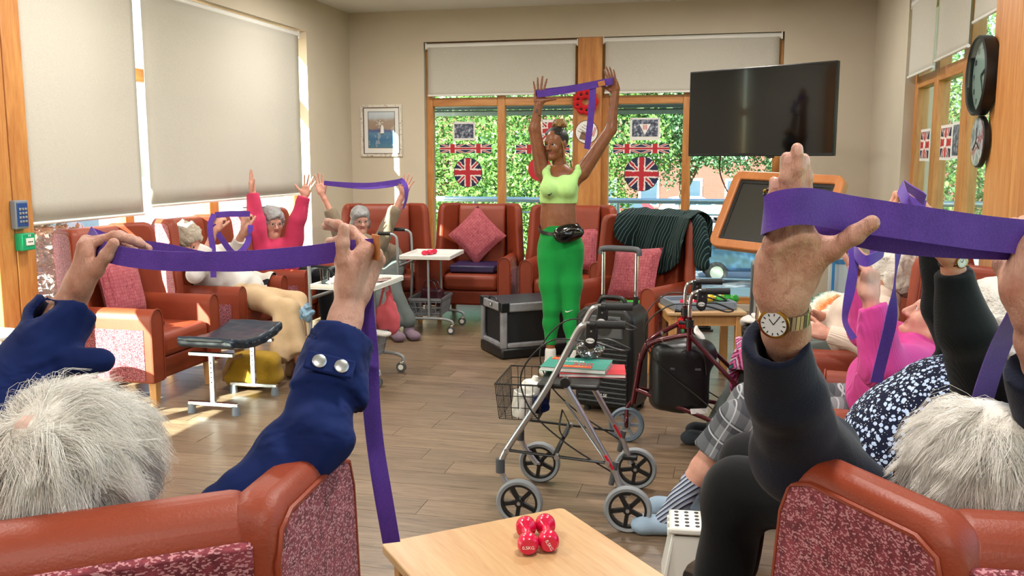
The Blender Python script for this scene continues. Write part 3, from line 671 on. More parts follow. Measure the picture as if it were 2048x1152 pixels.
MT['leaf1'] = leafmat('green_leaf', '#3A5F30', '#6F9046'); MT['leaf2'] = leafmat('yellow_green_leaf', '#566C22', '#98A045'); MT['leaf3'] = leafmat('cool_green_leaf', '#3F654C', '#76986E')
MT['leaf4'] = leafmat('shrub_leaf', '#34472A', '#7C5C54')
struct(MB().box((0, 60, -2.1), (260, 200, 0.2)).build('ground', 'tarmac', smooth=False))
struct(MB().box((-4, 19, -1.99), (22, 12, 0.06)).build('grass_verge', 'lawn', smooth=False))
struct(MB().box((-1.4, 10.85, -0.12), (9, 1.9, 0.14)).build('balcony_floor', 'paving', smooth=False))
struct(MB().box((-9.5, 3.0, -0.12), (10.4, 16, 0.14)).build('terrace', 'paving', smooth=False))
struct(MB().box((6.5, 4.0, -0.3), (9.7, 16, 0.14)).build('side_ground', 'lawn', smooth=False))

def tree(name, label, base, crown, nleaf, size, lm, group, trunk_r=0.14, seed=0):
    rs = np.random.RandomState(seed); t_ = thing(name, label, 'tree', base, 0, group); bz = Vector(base)
    top = Vector(crown[0][0]) - bz
    mb = MB().tube([(0, 0, 0), (0.1, 0.05, top.z * 0.5), (top.x, top.y, top.z)], [trunk_r, trunk_r * 0.8, trunk_r * 0.4], 8)
    for c, r in crown[1:]: mb.tube([(0.08, 0.04, top.z * 0.55), (Vector(c) - bz) * 1.0], [trunk_r * 0.5, trunk_r * 0.15], 6)
    mb.build('trunk', 'bark', t_)
    tot = sum(r[0] * r[2] for c, r in crown); V = []
    for c, r in crown:
        n = int(nleaf * r[0] * r[2] / tot); d = rs.normal(size=(n, 3)); d /= np.linalg.norm(d, axis=1)[:, None]; rad = rs.uniform(0.35, 1.0, n) ** 0.5
        V.append(np.array(c) - np.array(base) + d * rad[:, None] * np.array(r) * (1 + 0.22 * np.sin(d[:, [0]] * 7 + seed) * np.cos(d[:, [2]] * 6)))
    C_ = np.concatenate(V); n = len(C_); a = rs.normal(size=(n, 3)); a /= np.linalg.norm(a, axis=1)[:, None]; b_ = np.cross(a, rs.normal(size=(n, 3))); b_ /= np.linalg.norm(b_, axis=1)[:, None]
    s_ = size * rs.uniform(0.6, 1.3, n)[:, None]
    vv = np.stack([C_ - a * s_, C_ + b_ * s_ * 0.5, C_ + a * s_, C_ - b_ * s_ * 0.5], 1).reshape(-1, 3); q = np.arange(n * 4).reshape(-1, 4)
    o = smesh('foliage', [(vv, q, np.zeros(n))], lm, t_); o['kind'] = 'stuff'; o.data.polygons.foreach_set('use_smooth', np.zeros(n, bool))
    return t_
G = 'trees outside the far window'
tree('street_tree', 'tall green tree behind the leftmost far window pane', (-6.0, 19.5, -2), [((-6.2, 19.5, 3.0), (3.0, 2, 2.6)), ((-8, 20, 1.2), (2.2, 1.6, 1.9)), ((-5.2, 19, 0.8), (2.0, 1.5, 1.6))], 40000, 0.048, 'leaf1', G, seed=1)
tree('street_tree', 'yellow-green tree low behind the left far window pane', (-6.5, 16.0, -2), [((-6.6, 16.0, 0.0), (1.8, 1.2, 1.2)), ((-5.4, 16, -0.5), (1.6, 1.2, 1.0))], 18000, 0.042, 'leaf2', G, 0.1, seed=2)
tree('street_tree', 'green tree behind the exercise leader', (-3.0, 18.2, -2), [((-3.2, 18.2, 2.4), (2.4, 1.8, 2.6)), ((-3.9, 18, 0.4), (1.7, 1.3, 1.5)), ((-2.2, 18.5, 3.6), (1.8, 1.4, 1.4))], 38000, 0.048, 'leaf1', G, seed=3)
tree('street_tree', 'pale green tree behind the right-hand flag disc', (-0.9, 19.0, -2), [((-0.9, 19.0, 3.3), (1.9, 1.5, 2.1)), ((-0.5, 19, 2.6), (1.7, 1.3, 1.5)), ((0.4, 19.5, 3.4), (1.8, 1.4, 1.8))], 38000, 0.048, 'leaf3', G, seed=4)
tree('street_tree', 'green tree behind the television corner', (2.4, 20.0, -2), [((2.2, 20.0, 3.0), (2.2, 1.7, 2.0)), ((1.3, 20, 2.3), (1.7, 1.4, 1.3)), ((3.6, 20, 1.4), (1.9, 1.5, 1.8))], 34000, 0.048, 'leaf3', G, seed=5)
tree('side_tree', 'dense green tree outside the right-hand window', (4.8, 11.0, -0.25), [((4.8, 11.0, 2.2), (2.2, 2.6, 2.2)), ((4.0, 14.5, 2.4), (1.6, 2.6, 2.4)), ((5.0, 8.4, 1.6), (1.4, 1.8, 1.6))], 30000, 0.045, 'leaf1', None, seed=6)
sh = tree('flowering_shrub', 'small reddish-green shrub outside beside the pine post', (-6.2, 6.5, -0.05), [((-6.2, 6.5, 0.85), (0.75, 0.8, 0.6)), ((-6.1, 7.1, 0.55), (0.6, 0.6, 0.5)), ((-6.0, 6.0, 0.5), (0.5, 0.5, 0.45))], 5000, 0.04, 'leaf4', None, 0.03, seed=7); sh['category'] = 'shrub'
# railing of the balcony
ry = 11.5
rail = thing('balcony_railing', 'galvanised balcony railing outside the far window', 'railing', (-1.4, ry, -0.05))
zr = gy(1000, 399, ry).z + 0.05
MB().tube([(-4.4, 0, zr), (4.4, 0, zr)], 0.034, 12).build('handrail', 'galv', rail)
MB().tube([(-4.4, 0, zr - 0.16), (4.4, 0, zr - 0.16)], 0.012, 8).build('rail', 'galv', rail); MB().tube([(-4.4, 0, 0.14), (4.4, 0, 0.14)], 0.012, 8).build('rail', 'galv', rail)
for k in range(5): MB().tube([(-3.6 + k * 1.85, 0, 0), (-3.6 + k * 1.85, 0, zr)], 0.026, 10).build('post', 'galv', rail)
# houses
def house(label, c, w_, d_, h_, wm, wins, roofm, face='y', group=None):
    t_ = thing('brick_house' if wm == 'brick' else 'rendered_house', label, 'building', c, 0, group)
    wl = MB().box((0, 0, h_ / 2), (w_, d_, h_)).build('wall', wm, t_, smooth=False)
    MB().prism([(-d_ / 2 - 0.3, h_), (d_ / 2 + 0.3, h_), (0, h_ + d_ * 0.35)], 'x', -w_ / 2 - 0.3, w_ / 2 + 0.3).build('roof', roofm, t_, smooth=False)
    for (a, z, ww, hh) in wins:
        if face == 'y': c2, s2, s3 = (a, -d_ / 2 - 0.03, z), (ww + 0.25, 0.1, hh + 0.25), (ww, 0.06, hh)
        else: c2, s2, s3 = (w_ / 2 + 0.03, a, z), (0.1, ww + 0.25, hh + 0.25), (0.06, ww, hh)
        f = MB().box(c2, s2).build('window', 'render_white', t_, smooth=False)
        c3 = (c2[0], c2[1] - 0.04, c2[2]) if face == 'y' else (c2[0] + 0.04, c2[1], c2[2]); MB().box(c3, s3).build('pane', 'darkpane', f, smooth=False)
    return t_
house('red brick terrace with white windows behind the street trees', (-1.0, 62, -2.2), 34, 9, 6.5, 'brick', [(-14 + k * 2.6, z, 1.0, 1.5) for k in range(11) for z in (1.7, 4.6)], 'slate_roof')
house('white rendered house outside the left-hand window', (-26, 16, -1), 8, 26, 8.0, 'render_white', [(-9 + k * 3.6, z, 1.1, 1.3) for k in range(6) for z in (1.6, 4.4)], 'slate_roof', 'x')
# cars
def car(label, loc, rz, pm):
    t_ = thing('car', label, 'car', loc, rz, 'parked cars')
    prof = [(-2.1, 0.35), (-2.15, 0.75), (-1.95, 0.95), (-1.55, 1.38), (-0.9, 1.48), (0.2, 1.45), (0.95, 1.0), (1.95, 0.86), (2.15, 0.62), (2.12, 0.33)]
    MB().prism(prof, 'y', -0.85, 0.85).build('body', pm, t_, bevel=0.12, seg=3)
    MB().prism([(-1.42, 1.0), (-1.2, 1.32), (-0.2, 1.36), (-0.2, 1.0)], 'y', -0.87, 0.87).build('side_window', 'darkpane', t_, bevel=0.02); MB().prism([(-0.12, 1.0), (-0.12, 1.36), (0.2, 1.33), (0.72, 1.0)], 'y', -0.87, 0.87).build('side_window', 'darkpane', t_, bevel=0.02)
    MB().prism([(0.42, 1.34), (0.98, 1.0), (0.93, 0.97), (0.38, 1.3)], 'y', -0.7, 0.7).build('windscreen', 'darkpane', t_)
    for sx in (-1.3, 1.3):
        for sy in (-0.8, 0.8):
            wh = MB().lathe([(0.2, -0.1), (0.31, -0.09), (0.32, 0.09), (0.2, 0.1)], (sx, sy, 0.32), (0, 1, 0), 20).build('wheel', 'blackrubber', t_); MB().lathe([(0.19, -0.105), (0.19, 0.105)], (sx, sy, 0.32), (0, 1, 0), 14).build('hub_cap', 'alu', wh)
    for sy in (-0.6, 0.6): MB().box((2.06, sy, 0.68), (0.14, 0.34, 0.14)).build('headlamp', 'whiteplastic', t_, bevel=0.02)
    return t_
p = gz(1395, 445, -2); car('white car parked far behind the television stand', (p.x, p.y, -2), 0.15, 'carwhite')
p = gz(1475, 560, -2); car('blue car parked below the balcony behind the wooden-framed screen', (p.x + 0.6, p.y, -2), 0.1, 'carblue')
p = gz(1235, 452, -2); car('red car parked far behind the pinstripe jacket', (p.x, p.y, -2), 3.2, 'carred')
sh_ = thing('sun_shade', 'grey louvre shade outside the top of the far window', 'sun shade', (-1.34, YF + 0.55, 2.1))
for dz, dy in ((0.03, 0.0), (-0.035, 0.06), (0.09, -0.06)): MB().box((0, dy, dz), (4.2, 0.10, 0.022), rot=(R(-25), 0, 0)).build('slat', 'greytube', sh_, bevel=0.004)
for sx in (-2.0, -0.06, 2.0): MB().box((sx, -0.12, 0.03), (0.03, 0.36, 0.03)).build('bracket', 'greytube', sh_)

# ================================================================== wing chairs
def make_chair():
    t_ = thing('wing_chair', 'x', 'chair'); s = 1
    for sx in (-1, 1):
        MB().add(*_leg((sx * 0.31, 0.285, 0), 0.17, 0.028, 0.02)).build('leg', 'beech', t_, bevel=0.003)
        MB().add(*_leg((sx * 0.30, -0.30, 0), 0.17, 0.028, 0.02)).build('leg', 'beech', t_, bevel=0.003)
    MB().box((0, 0.0, 0.235), (0.60, 0.60, 0.14)).build('seat_frame', 'leather', t_, bevel=0.02, seg=3)
    MB().box((0, 0.045, 0.385), (0.535, 0.575, 0.155)).build('seat_cushion', 'leather', t_, bevel=0.045, seg=4)
    for sx in (-1, 1):
        x0, x1 = sorted((sx * 0.268, sx * 0.388)); cx = (x0 + x1) / 2
        poly = [(x0, 0.17), (x1, 0.17), (x1, 0.565)] + [(cx + 0.06 * math.cos(a), 0.565 + 0.065 * math.sin(a)) for a in [math.pi * k / 8 for k in range(1, 8)]] + [(x0, 0.565)]
        arm = MB().prism(poly, 'y', -0.30, 0.335).build('arm', 'leather', t_, bevel=0.008, seg=2)
        MB().box((sx * 0.389, 0.0, 0.345), (0.006, 0.56, 0.32)).build('side_panel', 'woven', arm, bevel=0.002)
        op = [(cx + 0.061 * math.cos(a), 0.336, 0.565 + 0.066 * math.sin(a)) for a in [math.pi * k / 10 for k in range(11)]]
        MB().tube([(op[0][0], 0.336, 0.18)] + op + [(op[-1][0], 0.336, 0.18)], 0.0045, 6).build('piping', 'leather', arm)
    # back, leaning
    MB().prism([(-0.215, 0.40), (-0.285, 1.04), (-0.30, 1.085), (-0.335, 1.108), (-0.385, 1.10), (-0.415, 1.06), (-0.345, 0.20), (-0.27, 0.2)], 'x', -0.238, 0.238).build('backrest', 'leather', t_, bevel=0.02, seg=4)
    MB().prism([(-0.352, 0.2), (-0.425, 1.055), (-0.412, 1.06), (-0.335, 0.2)], 'x', -0.235, 0.235).build('back_panel', 'woven', t_, bevel=0.003)
    for sx in (-1, 1):
        pr = [(-0.365, 0.50), (-0.42, 1.05), (-0.405, 1.095), (-0.37, 1.112), (-0.16, 1.115), (-0.115, 1.10), (-0.095, 1.05), (-0.06, 0.70), (-0.035, 0.60), (-0.06, 0.50)]
        a = R(32) * sx; pv = Vector((sx * 0.238, -0.40, 0)); rot = Matrix.Rotation(-a, 3, 'Z')
        def T(mb):
            mb.v = [tuple(rot @ (Vector(p) - pv) + pv) for p in mb.v]; return mb
        x0, x1 = sorted((sx * 0.200, sx * 0.272))
        wg = T(MB().prism(pr, 'x', x0, x1)).build('wing', 'leather', t_, bevel=0.024, seg=4)
        cx, cz = -0.24, 0.80; pi = [(cx + (p - cx) * 0.92, cz + (q - cz) * 0.925 - 0.006) for p, q in pr]
        xa, xb = sorted((sx * 0.269, sx * 0.276)); T(MB().prism(pi, 'x', xa, xb)).build('wing_panel', 'woven', wg, bevel=0.003)
        pe = [(sx * 0.2735, p, q) for p, q in pi]; T(MB().tube(pe + [pe[0]], 0.0045, 6)).build('piping', 'leather', wg)
    return t_
def _leg(c, h, a, b):
    x, y, z = c
    vs = [(x - b, y - b, z), (x + b, y - b, z), (x + b, y + b, z), (x - b, y + b, z), (x - a, y - a, z + h), (x + a, y - a, z + h), (x + a, y + a, z + h), (x - a, y + a, z + h)]
    return vs, [(3, 2, 1, 0), (4, 5, 6, 7), (0, 1, 5, 4), (1, 2, 6, 5), (2, 3, 7, 6), (3, 0, 4, 7)]
CH = {}
CHAIRS = [
    ('A', (-3.74, 5.30), -90, 'empty rust wing chair beside the pine post, sunlit side, black case on seat'),
    ('B', (-3.74, 6.34), -90, 'rust wing chair of the woman in white, striped throw over its arm'),
    ('C', (-3.74, 7.38), -88, 'rust wing chair of the woman in the rose cardigan'),
    ('D', (-3.20, 8.42), 201, 'rust wing chair in the corner, woman in taupe jumper seated'),
    ('E', (-2.36, 8.68), 184, 'empty rust wing chair by the far window with diamond-set cushion'),
    ('F', (-1.42, 8.52), 177, 'rust wing chair directly behind the exercise leader'),
    ('G', (-0.66, 7.02), 153, 'rust wing chair with a dark pinstripe jacket over its back'),
    ('H', (0.74, 4.95), 88, 'rust wing chair of the woman in the cream jumper'),
    ('I', (0.74, 3.80), 82, 'rust wing chair of the woman in the hot pink jumper'),
    ('J', (0.62, 2.62), 80, 'rust wing chair of the woman in black cardigan and floral top'),
    ('K', (-1.018, 1.229), 36, 'nearest rust wing chair on the left, seen from behind'),
    ('L', (0.508, 1.586), 4, 'nearest rust wing chair on the right, seen from behind'),
]
_proto = make_chair()
for i, (k, (x, y), a, lb) in enumerate(CHAIRS):
    o = _proto if i == 0 else copy_tree(_proto)
    o.location = (x, y, 0); o.rotation_euler = (0, 0, R(a)); tag(o, lb, 'chair', 'rust wing chairs'); CH[k] = Matrix.Translation((x, y, 0)) @ Matrix.Rotation(R(a), 4, 'Z')

# ------------------------------------------------------------------ cushions
def cushion(label, M, size, m='cushion', group='rose cushions', puff=0.06):
    s_ = size / 2; mb = MB(); n = 14
    def f(sg):
        def g(i, j):
            u, v = i * 2 - 1, j * 2 - 1; e = (1 - u ** 4) * (1 - v ** 4); k = 1 - 0.10 * (abs(u) * abs(v)) ** 0.3 * (1 - max(abs(u), abs(v)) ** 6) * 0 - 0.07 * (1 - max(u * u, v * v)) * 0
            pin = 1 - 0.06 * (1 - (u * v) ** 2)
            return (u * s_ * pin, sg * puff * e ** 0.6, v * s_ * pin)
        return g
    mb.grid(f(1), n, n); mb.grid(f(-1), n, n)
    o = mb.build('cushion', m); o.matrix_world = M
    return tag(o, label, 'cushion', group)
def onchair(k, x, y, z, rx=0, ry=0, rz=0): return CH[k] @ Matrix.Translation((x, y, z)) @ Matrix.Rotation(R(rz), 4, 'Z') @ Matrix.Rotation(R(rx), 4, 'X') @ Matrix.Rotation(R(ry), 4, 'Y')
cushion('rose cushion in the empty sunlit chair by the pine post', onchair('A', 0.0, -0.135, 0.70, 12), 0.40)
cushion('rose cushion stood on its corner in the far window chair', onchair('E', 0.02, -0.12, 0.80, 10, 45), 0.42)
cushion('rose cushion behind the hip of the exercise leader', onchair('F', -0.05, -0.13, 0.70, 10), 0.40)
cushion('rose cushion under the dark pinstripe jacket', onchair('G', 0.02, -0.03, 0.68, 24, 4), 0.42)
pad = MB().box((0, 0.03, 0.505), (0.44, 0.44, 0.07)).build('pressure_cushion', 'purplepad', bevel=0.015); pad.matrix_world = CH['E']; tag(pad, 'flat indigo pressure cushion on the far window chair seat', 'cushion')
# black spectacle case on chair A, strap on the pad
cs = SDF().cone((-0.075, 0, 0), 0.026, (0.075, 0, 0), 0.026, 0.01, 0, ((0, 0, 1), 0.8)).mesh(0.005)
o = smesh('spectacle_case', [cs], 'blackgloss'); o.matrix_world = CH['A'] @ Matrix.Translation((0.02, 0.10, 0.487)) @ Matrix.Rotation(R(70), 4, 'Z'); tag(o, 'black spectacle case lying on the sunlit chair seat', 'case')

# ------------------------------------------------------------------ pinstripe jacket over chair G
mb = MB()
def jk(i, j):                                                             # over the top of the back and wings
    u = i * 2 - 1; x = -0.07 - u * 0.34; w1 = math.sin(u * 9 + j * 4) * 0.012 + math.sin(u * 21 + j * 7) * 0.006
    ytop = -0.30 + 0.17 * max(0, abs(u + 0.1) - 0.6) * 2
    if j < 0.18: t = j / 0.18; return (x, -0.455 + w1, 0.80 + t * 0.29)
    if j < 0.32: t = (j - 0.18) / 0.14; return (x, -0.455 + t * (ytop + 0.475) , 1.09 + 0.055 * math.sin(t * math.pi) + 0.03 * t + w1 * 0.5)
    t = (j - 0.32) / 0.68; drop = (0.36 + 0.10 * math.cos(u * 2.2) - 0.12 * max(0, -u)) * t
    return (x * (1 - 0.10 * t), ytop + 0.045 + 0.045 * t + w1 * 1.6 * (0.4 + t) + 0.03 * math.sin(t * 3), 1.12 - drop)
mb.grid(jk, 44, 36); jo = mb.build('draped_jacket', 'pinstripe', solid=0.008); jo.matrix_world = CH['G']; tag(jo, 'dark green pinstripe jacket draped over a rust wing chair', 'jacket')
sl = SDF().path([(-0.30, -0.30, 1.11), (-0.41, -0.22, 1.06), (-0.47, -0.17, 0.93), (-0.50, -0.14, 0.78)], [0.06, 0.065, 0.06, 0.052], 0.03).mesh(0.01, wob(0.006, 40, 3))
smesh('sleeve', [sl], 'pinstripe', jo)

# ------------------------------------------------------------------ striped throw on chair B
mb = MB()
def th(i, j):
    y = -0.05 + 0.30 * i; w1 = 0.008 * math.sin(i * 14 + j * 3)
    if j < 0.25: t = j / 0.25; return (0.16 + 0.10 * t, y, 0.50 + 0.11 * t + w1)
    if j < 0.6: t = (j - 0.25) / 0.35; return (0.26 + 0.135 * t, y, 0.61 + 0.042 * math.sin(t * math.pi) + w1)
    t = (j - 0.6) / 0.4; return (0.402 + 0.01 * t, y, 0.60 - 0.14 * t + w1)
mb.grid(th, 20, 24); o = mb.build('striped_throw', 'throw', solid=0.006); o.matrix_world = CH['B'] @ Matrix.Scale(-1, 4, (1, 0, 0)); tag(o, 'cream throw with black stripes over the arm beside the woman in white', 'throw')
mb = MB(); mb.grid(lambda i, j: (-0.30 + 0.36 * i, -0.30 - 0.02 * math.sin(i * 9) + (0.05 * j if j > 0.3 else -0.16 * (0.3 - j)), 1.13 - 0.55 * max(0, j - 0.3) + 0.02 * math.sin(i * 12 + j * 3) * j), 14, 16)
o = mb.build('checked_scarf', 'plaid', solid=0.006); o.matrix_world = CH['C']; tag(o, 'checked scarf hung behind the woman in the rose cardigan', 'scarf')

# ------------------------------------------------------------------ footstool
t_ = thing('footstool', 'chrome-legged footstool with dished navy vinyl seat', 'footstool', (-3.02, 5.19, 0))
pq = SDF().rbox((0, 0, 0.425), (0.195, 0.32, 0.042), 0.022).mesh(0.008, wob(0.0018, 60, 3)); pq[0][:, 2] += 0.045 * (pq[0][:, 1] / 0.32) ** 2 - 0.018 * (pq[0][:, 2] > 0.43)
smesh('seat_pad', [pq], 'bluevinyl', t_)
for sy in (-0.25, 0.25):
    MB().box((0, sy, 0.372), (0.30, 0.03, 0.022)).build('support_bar', 'chrome', t_, bevel=0.003)
    MB().box((0, sy, 0.215), (0.032, 0.022, 0.30)).build('leg', 'chrome', t_, bevel=0.003)
    MB().box((0, sy, 0.062), (0.34, 0.028, 0.024)).build('foot_bar', 'chrome', t_, bevel=0.003)
    for sx in (-0.15, 0.15): MB().lathe([(0.026, 0), (0.021, 0.055)], (sx, sy, 0), n=14).build('rubber_foot', 'bluegrey', t_)
    for k in range(5): MB().tube([(0, sy - 0.013, 0.2 + k * 0.03), (0, sy + 0.013, 0.2 + k * 0.03)], 0.005, 8).build('hole', 'black', t_)

# mustard bag behind the stool
b_ = SDF().rbox((0, 0, 0.12), (0.19, 0.10, 0.115), 0.07, k=0.01).mesh(0.01, wob(0.008, 30, 5))
o = smesh('boucle_bag', [b_], 'mustard'); o.location = (-3.12, 5.62, 0); o.rotation_euler = (0, 0, R(15)); tag(o, 'mustard yellow boucle bag on the floor behind the footstool', 'bag')
MB().tube([(-0.19, -0.03, 0.05), (-0.16, -0.12, 0.14), (-0.12, -0.12, 0.22), (-0.05, -0.08, 0.235)], 0.016, 8, flat=0.4).build('handle', 'tan', o)

# ------------------------------------------------------------------ walker trolleys
def make_trolley(label, loc, rz):
    t_ = thing('walker_trolley', label, 'trolley', loc, rz, 'tray trolleys on castors')
    for sx in (-0.24, 0.24):
        MB().tube(catmull([(sx, -0.02, 0.10), (sx, 0, 0.45), (sx, 0, 0.80), (sx, -0.02, 0.875), (sx, -0.08, 0.895)], 5), 0.0125, 12).build('upright', 'greytube', t_)
        MB().tube([(sx, -0.06, 0.895), (sx, -0.17, 0.895)], 0.017, 12).build('handgrip', 'black', t_)
        MB().tube(catmull([(sx, -0.02, 0.13), (sx, 0.2, 0.14), (sx, 0.40, 0.14), (sx, 0.485, 0.12), (sx, 0.50, 0.085)], 6), 0.0125, 12).build('base_tube', 'greytube', t_)
        MB().tube(catmull([(sx, 0.03, 0.14), (sx, -0.04, 0.12), (sx, -0.055, 0.05)], 6), 0.011, 10).build('rear_leg', 'greytube', t_)
        for wy in (-0.055, 0.50):
            c = (sx, wy - (0.02 if wy > 0 else 0), 0.038); wh = MB().lathe([(0.016, -0.013), (0.036, -0.012), (0.038, 0), (0.036, 0.012), (0.016, 0.013)], c, (1, 0, 0), 20).build('castor', 'darkgrey', t_)
            MB().lathe([(0.02, -0.0145), (0.02, 0.0145)], c, (1, 0, 0), 14).build('hub', 'whiteplastic', wh)
            if wy > 0: MB().box((sx, wy - 0.012, 0.075), (0.035, 0.03, 0.022)).build('fork', 'chrome', wh, bevel=0.004)
    MB().tube([(-0.24, 0.0, 0.60), (0.24, 0.0, 0.60)], 0.011, 10).build('cross_bar', 'greytube', t_)
    MB().tube([(0.24, 0.28, 0.15), (0.24, 0.28, 0.67)], 0.011, 10).build('tray_post', 'greytube', t_); MB().tube([(-0.24, 0.28, 0.15), (-0.24, 0.28, 0.67)], 0.011, 10).build('tray_post', 'greytube', t_)
    tr = MB(); W_, D_ = 0.30, 0.23
    tr.box((0, 0.26, 0.678), (2 * W_, 2 * D_, 0.012)); 
    for sx in (-1, 1): tr.box((sx * (W_ - 0.008), 0.26, 0.695), (0.016, 2 * D_, 0.03))
    for sy in (-1, 1): tr.box((0, 0.26 + sy * (D_ - 0.008), 0.695), (2 * W_ - 0.03, 0.016, 0.03))
    tr.build('tray', 'whiteplastic', t_, bevel=0.008, fix=False)
    return t_
def basket(parent, c, w_, d_, h_, m, nm='basket', taper=0.85):
    mb = MB(); x0, y0, z0 = c
    for k in range(5):
        z = z0 + h_ * (0.15 + 0.7 * k / 4); f = taper + (1 - taper) * (z - z0) / h_
        if k in (0, 2, 4):
            for sx in (-1, 1): mb.box((x0 + sx * w_ / 2 * f, y0, z), (0.006, d_ * f, 0.008))
            for sy in (-1, 1): mb.box((x0, y0 + sy * d_ / 2 * f, z), (w_ * f, 0.006, 0.008))
    for k in range(13):
        a = k / 12 - 0.5
        for sy in (-1, 1): mb.tube([(x0 + a * w_ * taper, y0 + sy * d_ / 2 * taper, z0), (x0 + a * w_, y0 + sy * d_ / 2, z0 + h_)], 0.005, 6)
        if k % 2 == 0:
            for sx in (-1, 1): mb.tube([(x0 + sx * w_ / 2 * taper, y0 + a * d_ * taper, z0), (x0 + sx * w_ / 2, y0 + a * d_, z0 + h_)], 0.005, 6)
    mb.box((x0, y0, z0), (w_ * taper, d_ * taper, 0.01))
    for sx in (-1, 1): mb.box((x0 + sx * w_ / 2, y0, z0 + h_), (0.016, d_ + 0.016, 0.022))
    for sy in (-1, 1): mb.box((x0, y0 + sy * d_ / 2, z0 + h_), (w_ + 0.016, 0.016, 0.022))
    return mb.build(nm, m, parent, fix=False)
T1, T2 = (-2.76, 6.02, 0), (-2.84, 7.94, 0); TA1, TA2 = R(-90), R(-86)
MB1 = Matrix.Translation(T1) @ Matrix.Rotation(TA1, 4, 'Z'); MB2 = Matrix.Translation(T2) @ Matrix.Rotation(TA2, 4, 'Z')
tr1 = make_trolley('white tray trolley in front of the woman in taupe, coral bag hanging', T1, TA1); tr2 = make_trolley('white tray trolley by the far chairs carrying pink dumbbells', T2, TA2)
basket(tr1, (0, 0.24, 0.155), 0.42, 0.30, 0.15, 'midgrey'); basket(tr2, (0, 0.24, 0.155), 0.42, 0.30, 0.15, 'midgrey')
# on trolley 1: tumbler, tissue, magazine, paper, coral bag
o = MB().lathe([(0.030, 0.0), (0.034, 0.105), (0.032, 0.105), (0.028, 0.006), (0.001, 0.006)], n=24).build('tumbler', 'tumbler'); o.location = MB1 @ Vector((0.12, 0.06, 0.685)); tag(o, 'clear glass tumbler on the white tray', 'glass')
q = SDF().ell((0, 0, 0.022), (0.045, 0.035, 0.025)).mesh(0.006, wob(0.012, 90, 8)); o = smesh('crumpled_tissue', [q], 'paper'); o.location = MB1 @ Vector((0.16, 0.15, 0.686)); tag(o, 'crumpled white tissue beside the tumbler', 'tissue')
m, t, b = nmat('magazine_cover'); t.links.new(ramp(t, noise(t, coords(t), 14, 2), [(0.35, '#1D1C22'), (0.5, '#7A4A4A'), (0.62, '#C9B9AC')]), b.inputs['Base Color']); MT['mag'] = m
o = MB().box((0, 0, 0.004), (0.20, 0.27, 0.008)).build('magazine', 'mag', bevel=0.002); o.matrix_world = MB1 @ Matrix.Translation((-0.13, 0.31, 0.686)) @ Matrix.Rotation(R(20), 4, 'Z'); tag(o, 'dark glossy magazine on the white tray', 'magazine')
o = SDF().cone((-0.15, 0, 0), 0.03, (0.17, 0.02, 0.0), 0.034, 0.01, 0, ((0, 0, 1), 0.6)).mesh(0.007, wob(0.004, 60, 2)); o = smesh('folded_newspaper', [o], 'paper'); o.matrix_world = MB1 @ Matrix.Translation((0.02, 0.30, 0.335)) @ Matrix.Rotation(R(80), 4, 'Z'); tag(o, 'folded newspaper on the trolley basket', 'newspaper')
text('the', 'lettering', 'print_black', 0.045, o, (0.09, -0.026, 0.016), Euler((R(60), 0, 0)))
o = MB().box((0, 0, 0.05), (0.012, 0.2, 0.1)).build('puzzle_book', 'print_yellow', bevel=0.002); o.matrix_world = MB1 @ Matrix.Translation((0.16, 0.12, 0.175)) @ Matrix.Rotation(R(12), 4, 'Y'); tag(o, 'yellow puzzle book in the trolley basket', 'book')
bg_ = SDF().ell((0, 0, -0.28), (0.045, 0.105, 0.12), k=0.04).cone((0, 0.03, -0.18), 0.03, (0, 0.02, -0.08), 0.02, 0.05).mesh(0.008, wob(0.006, 50, 4)); o = smesh('canvas_bag', [bg_], 'coral'); o.matrix_world = MB1 @ Matrix.Translation((-0.275, 0.36, 0.655)); tag(o, 'coral canvas bag hanging from the tray trolley', 'bag')
MB().tube(catmull([(0, -0.06, -0.2), (0, -0.02, -0.05), (0, 0.01, 0.015), (0, 0.03, -0.05), (0, 0.06, -0.2)], 6), 0.009, 8, flat=0.5).build('strap', 'coral', o)
MB().tube([(-0.048, -0.05, -0.21), (-0.05, 0.03, -0.30)], 0.003, 6).build('zip', 'burgundy', o)
b_ = SDF().rbox((0, 0, 0.15), (0.10, 0.05, 0.15), 0.02).mesh(0.008, wob(0.004, 40, 9)); o = smesh('tote_bag', [b_], 'tan'); o.location = MB1 @ Vector((0.06, -0.18, 0.0)); tag(o, 'tan canvas tote bag on the floor behind the tray trolley', 'bag')
MB().tube(catmull([(-0.06, 0, 0.29), (-0.04, 0, 0.42), (0.04, 0, 0.42), (0.06, 0, 0.29)], 6), 0.006, 6).build('handle', 'tan', o)
q = SDF().ell((0, 0, 0), (0.045, 0.04, 0.06)).mesh(0.007, wob(0.01, 90, 12)); o = smesh('wool_pompom', [q], mat('blue_wool', '#7F9DB4', 0.9, var=0.3, vscale=60)); o.location = MB1 @ Vector((0.255, -0.02, 0.50)); tag(o, 'pale blue wool ornament tied to the trolley upright', 'ornament')
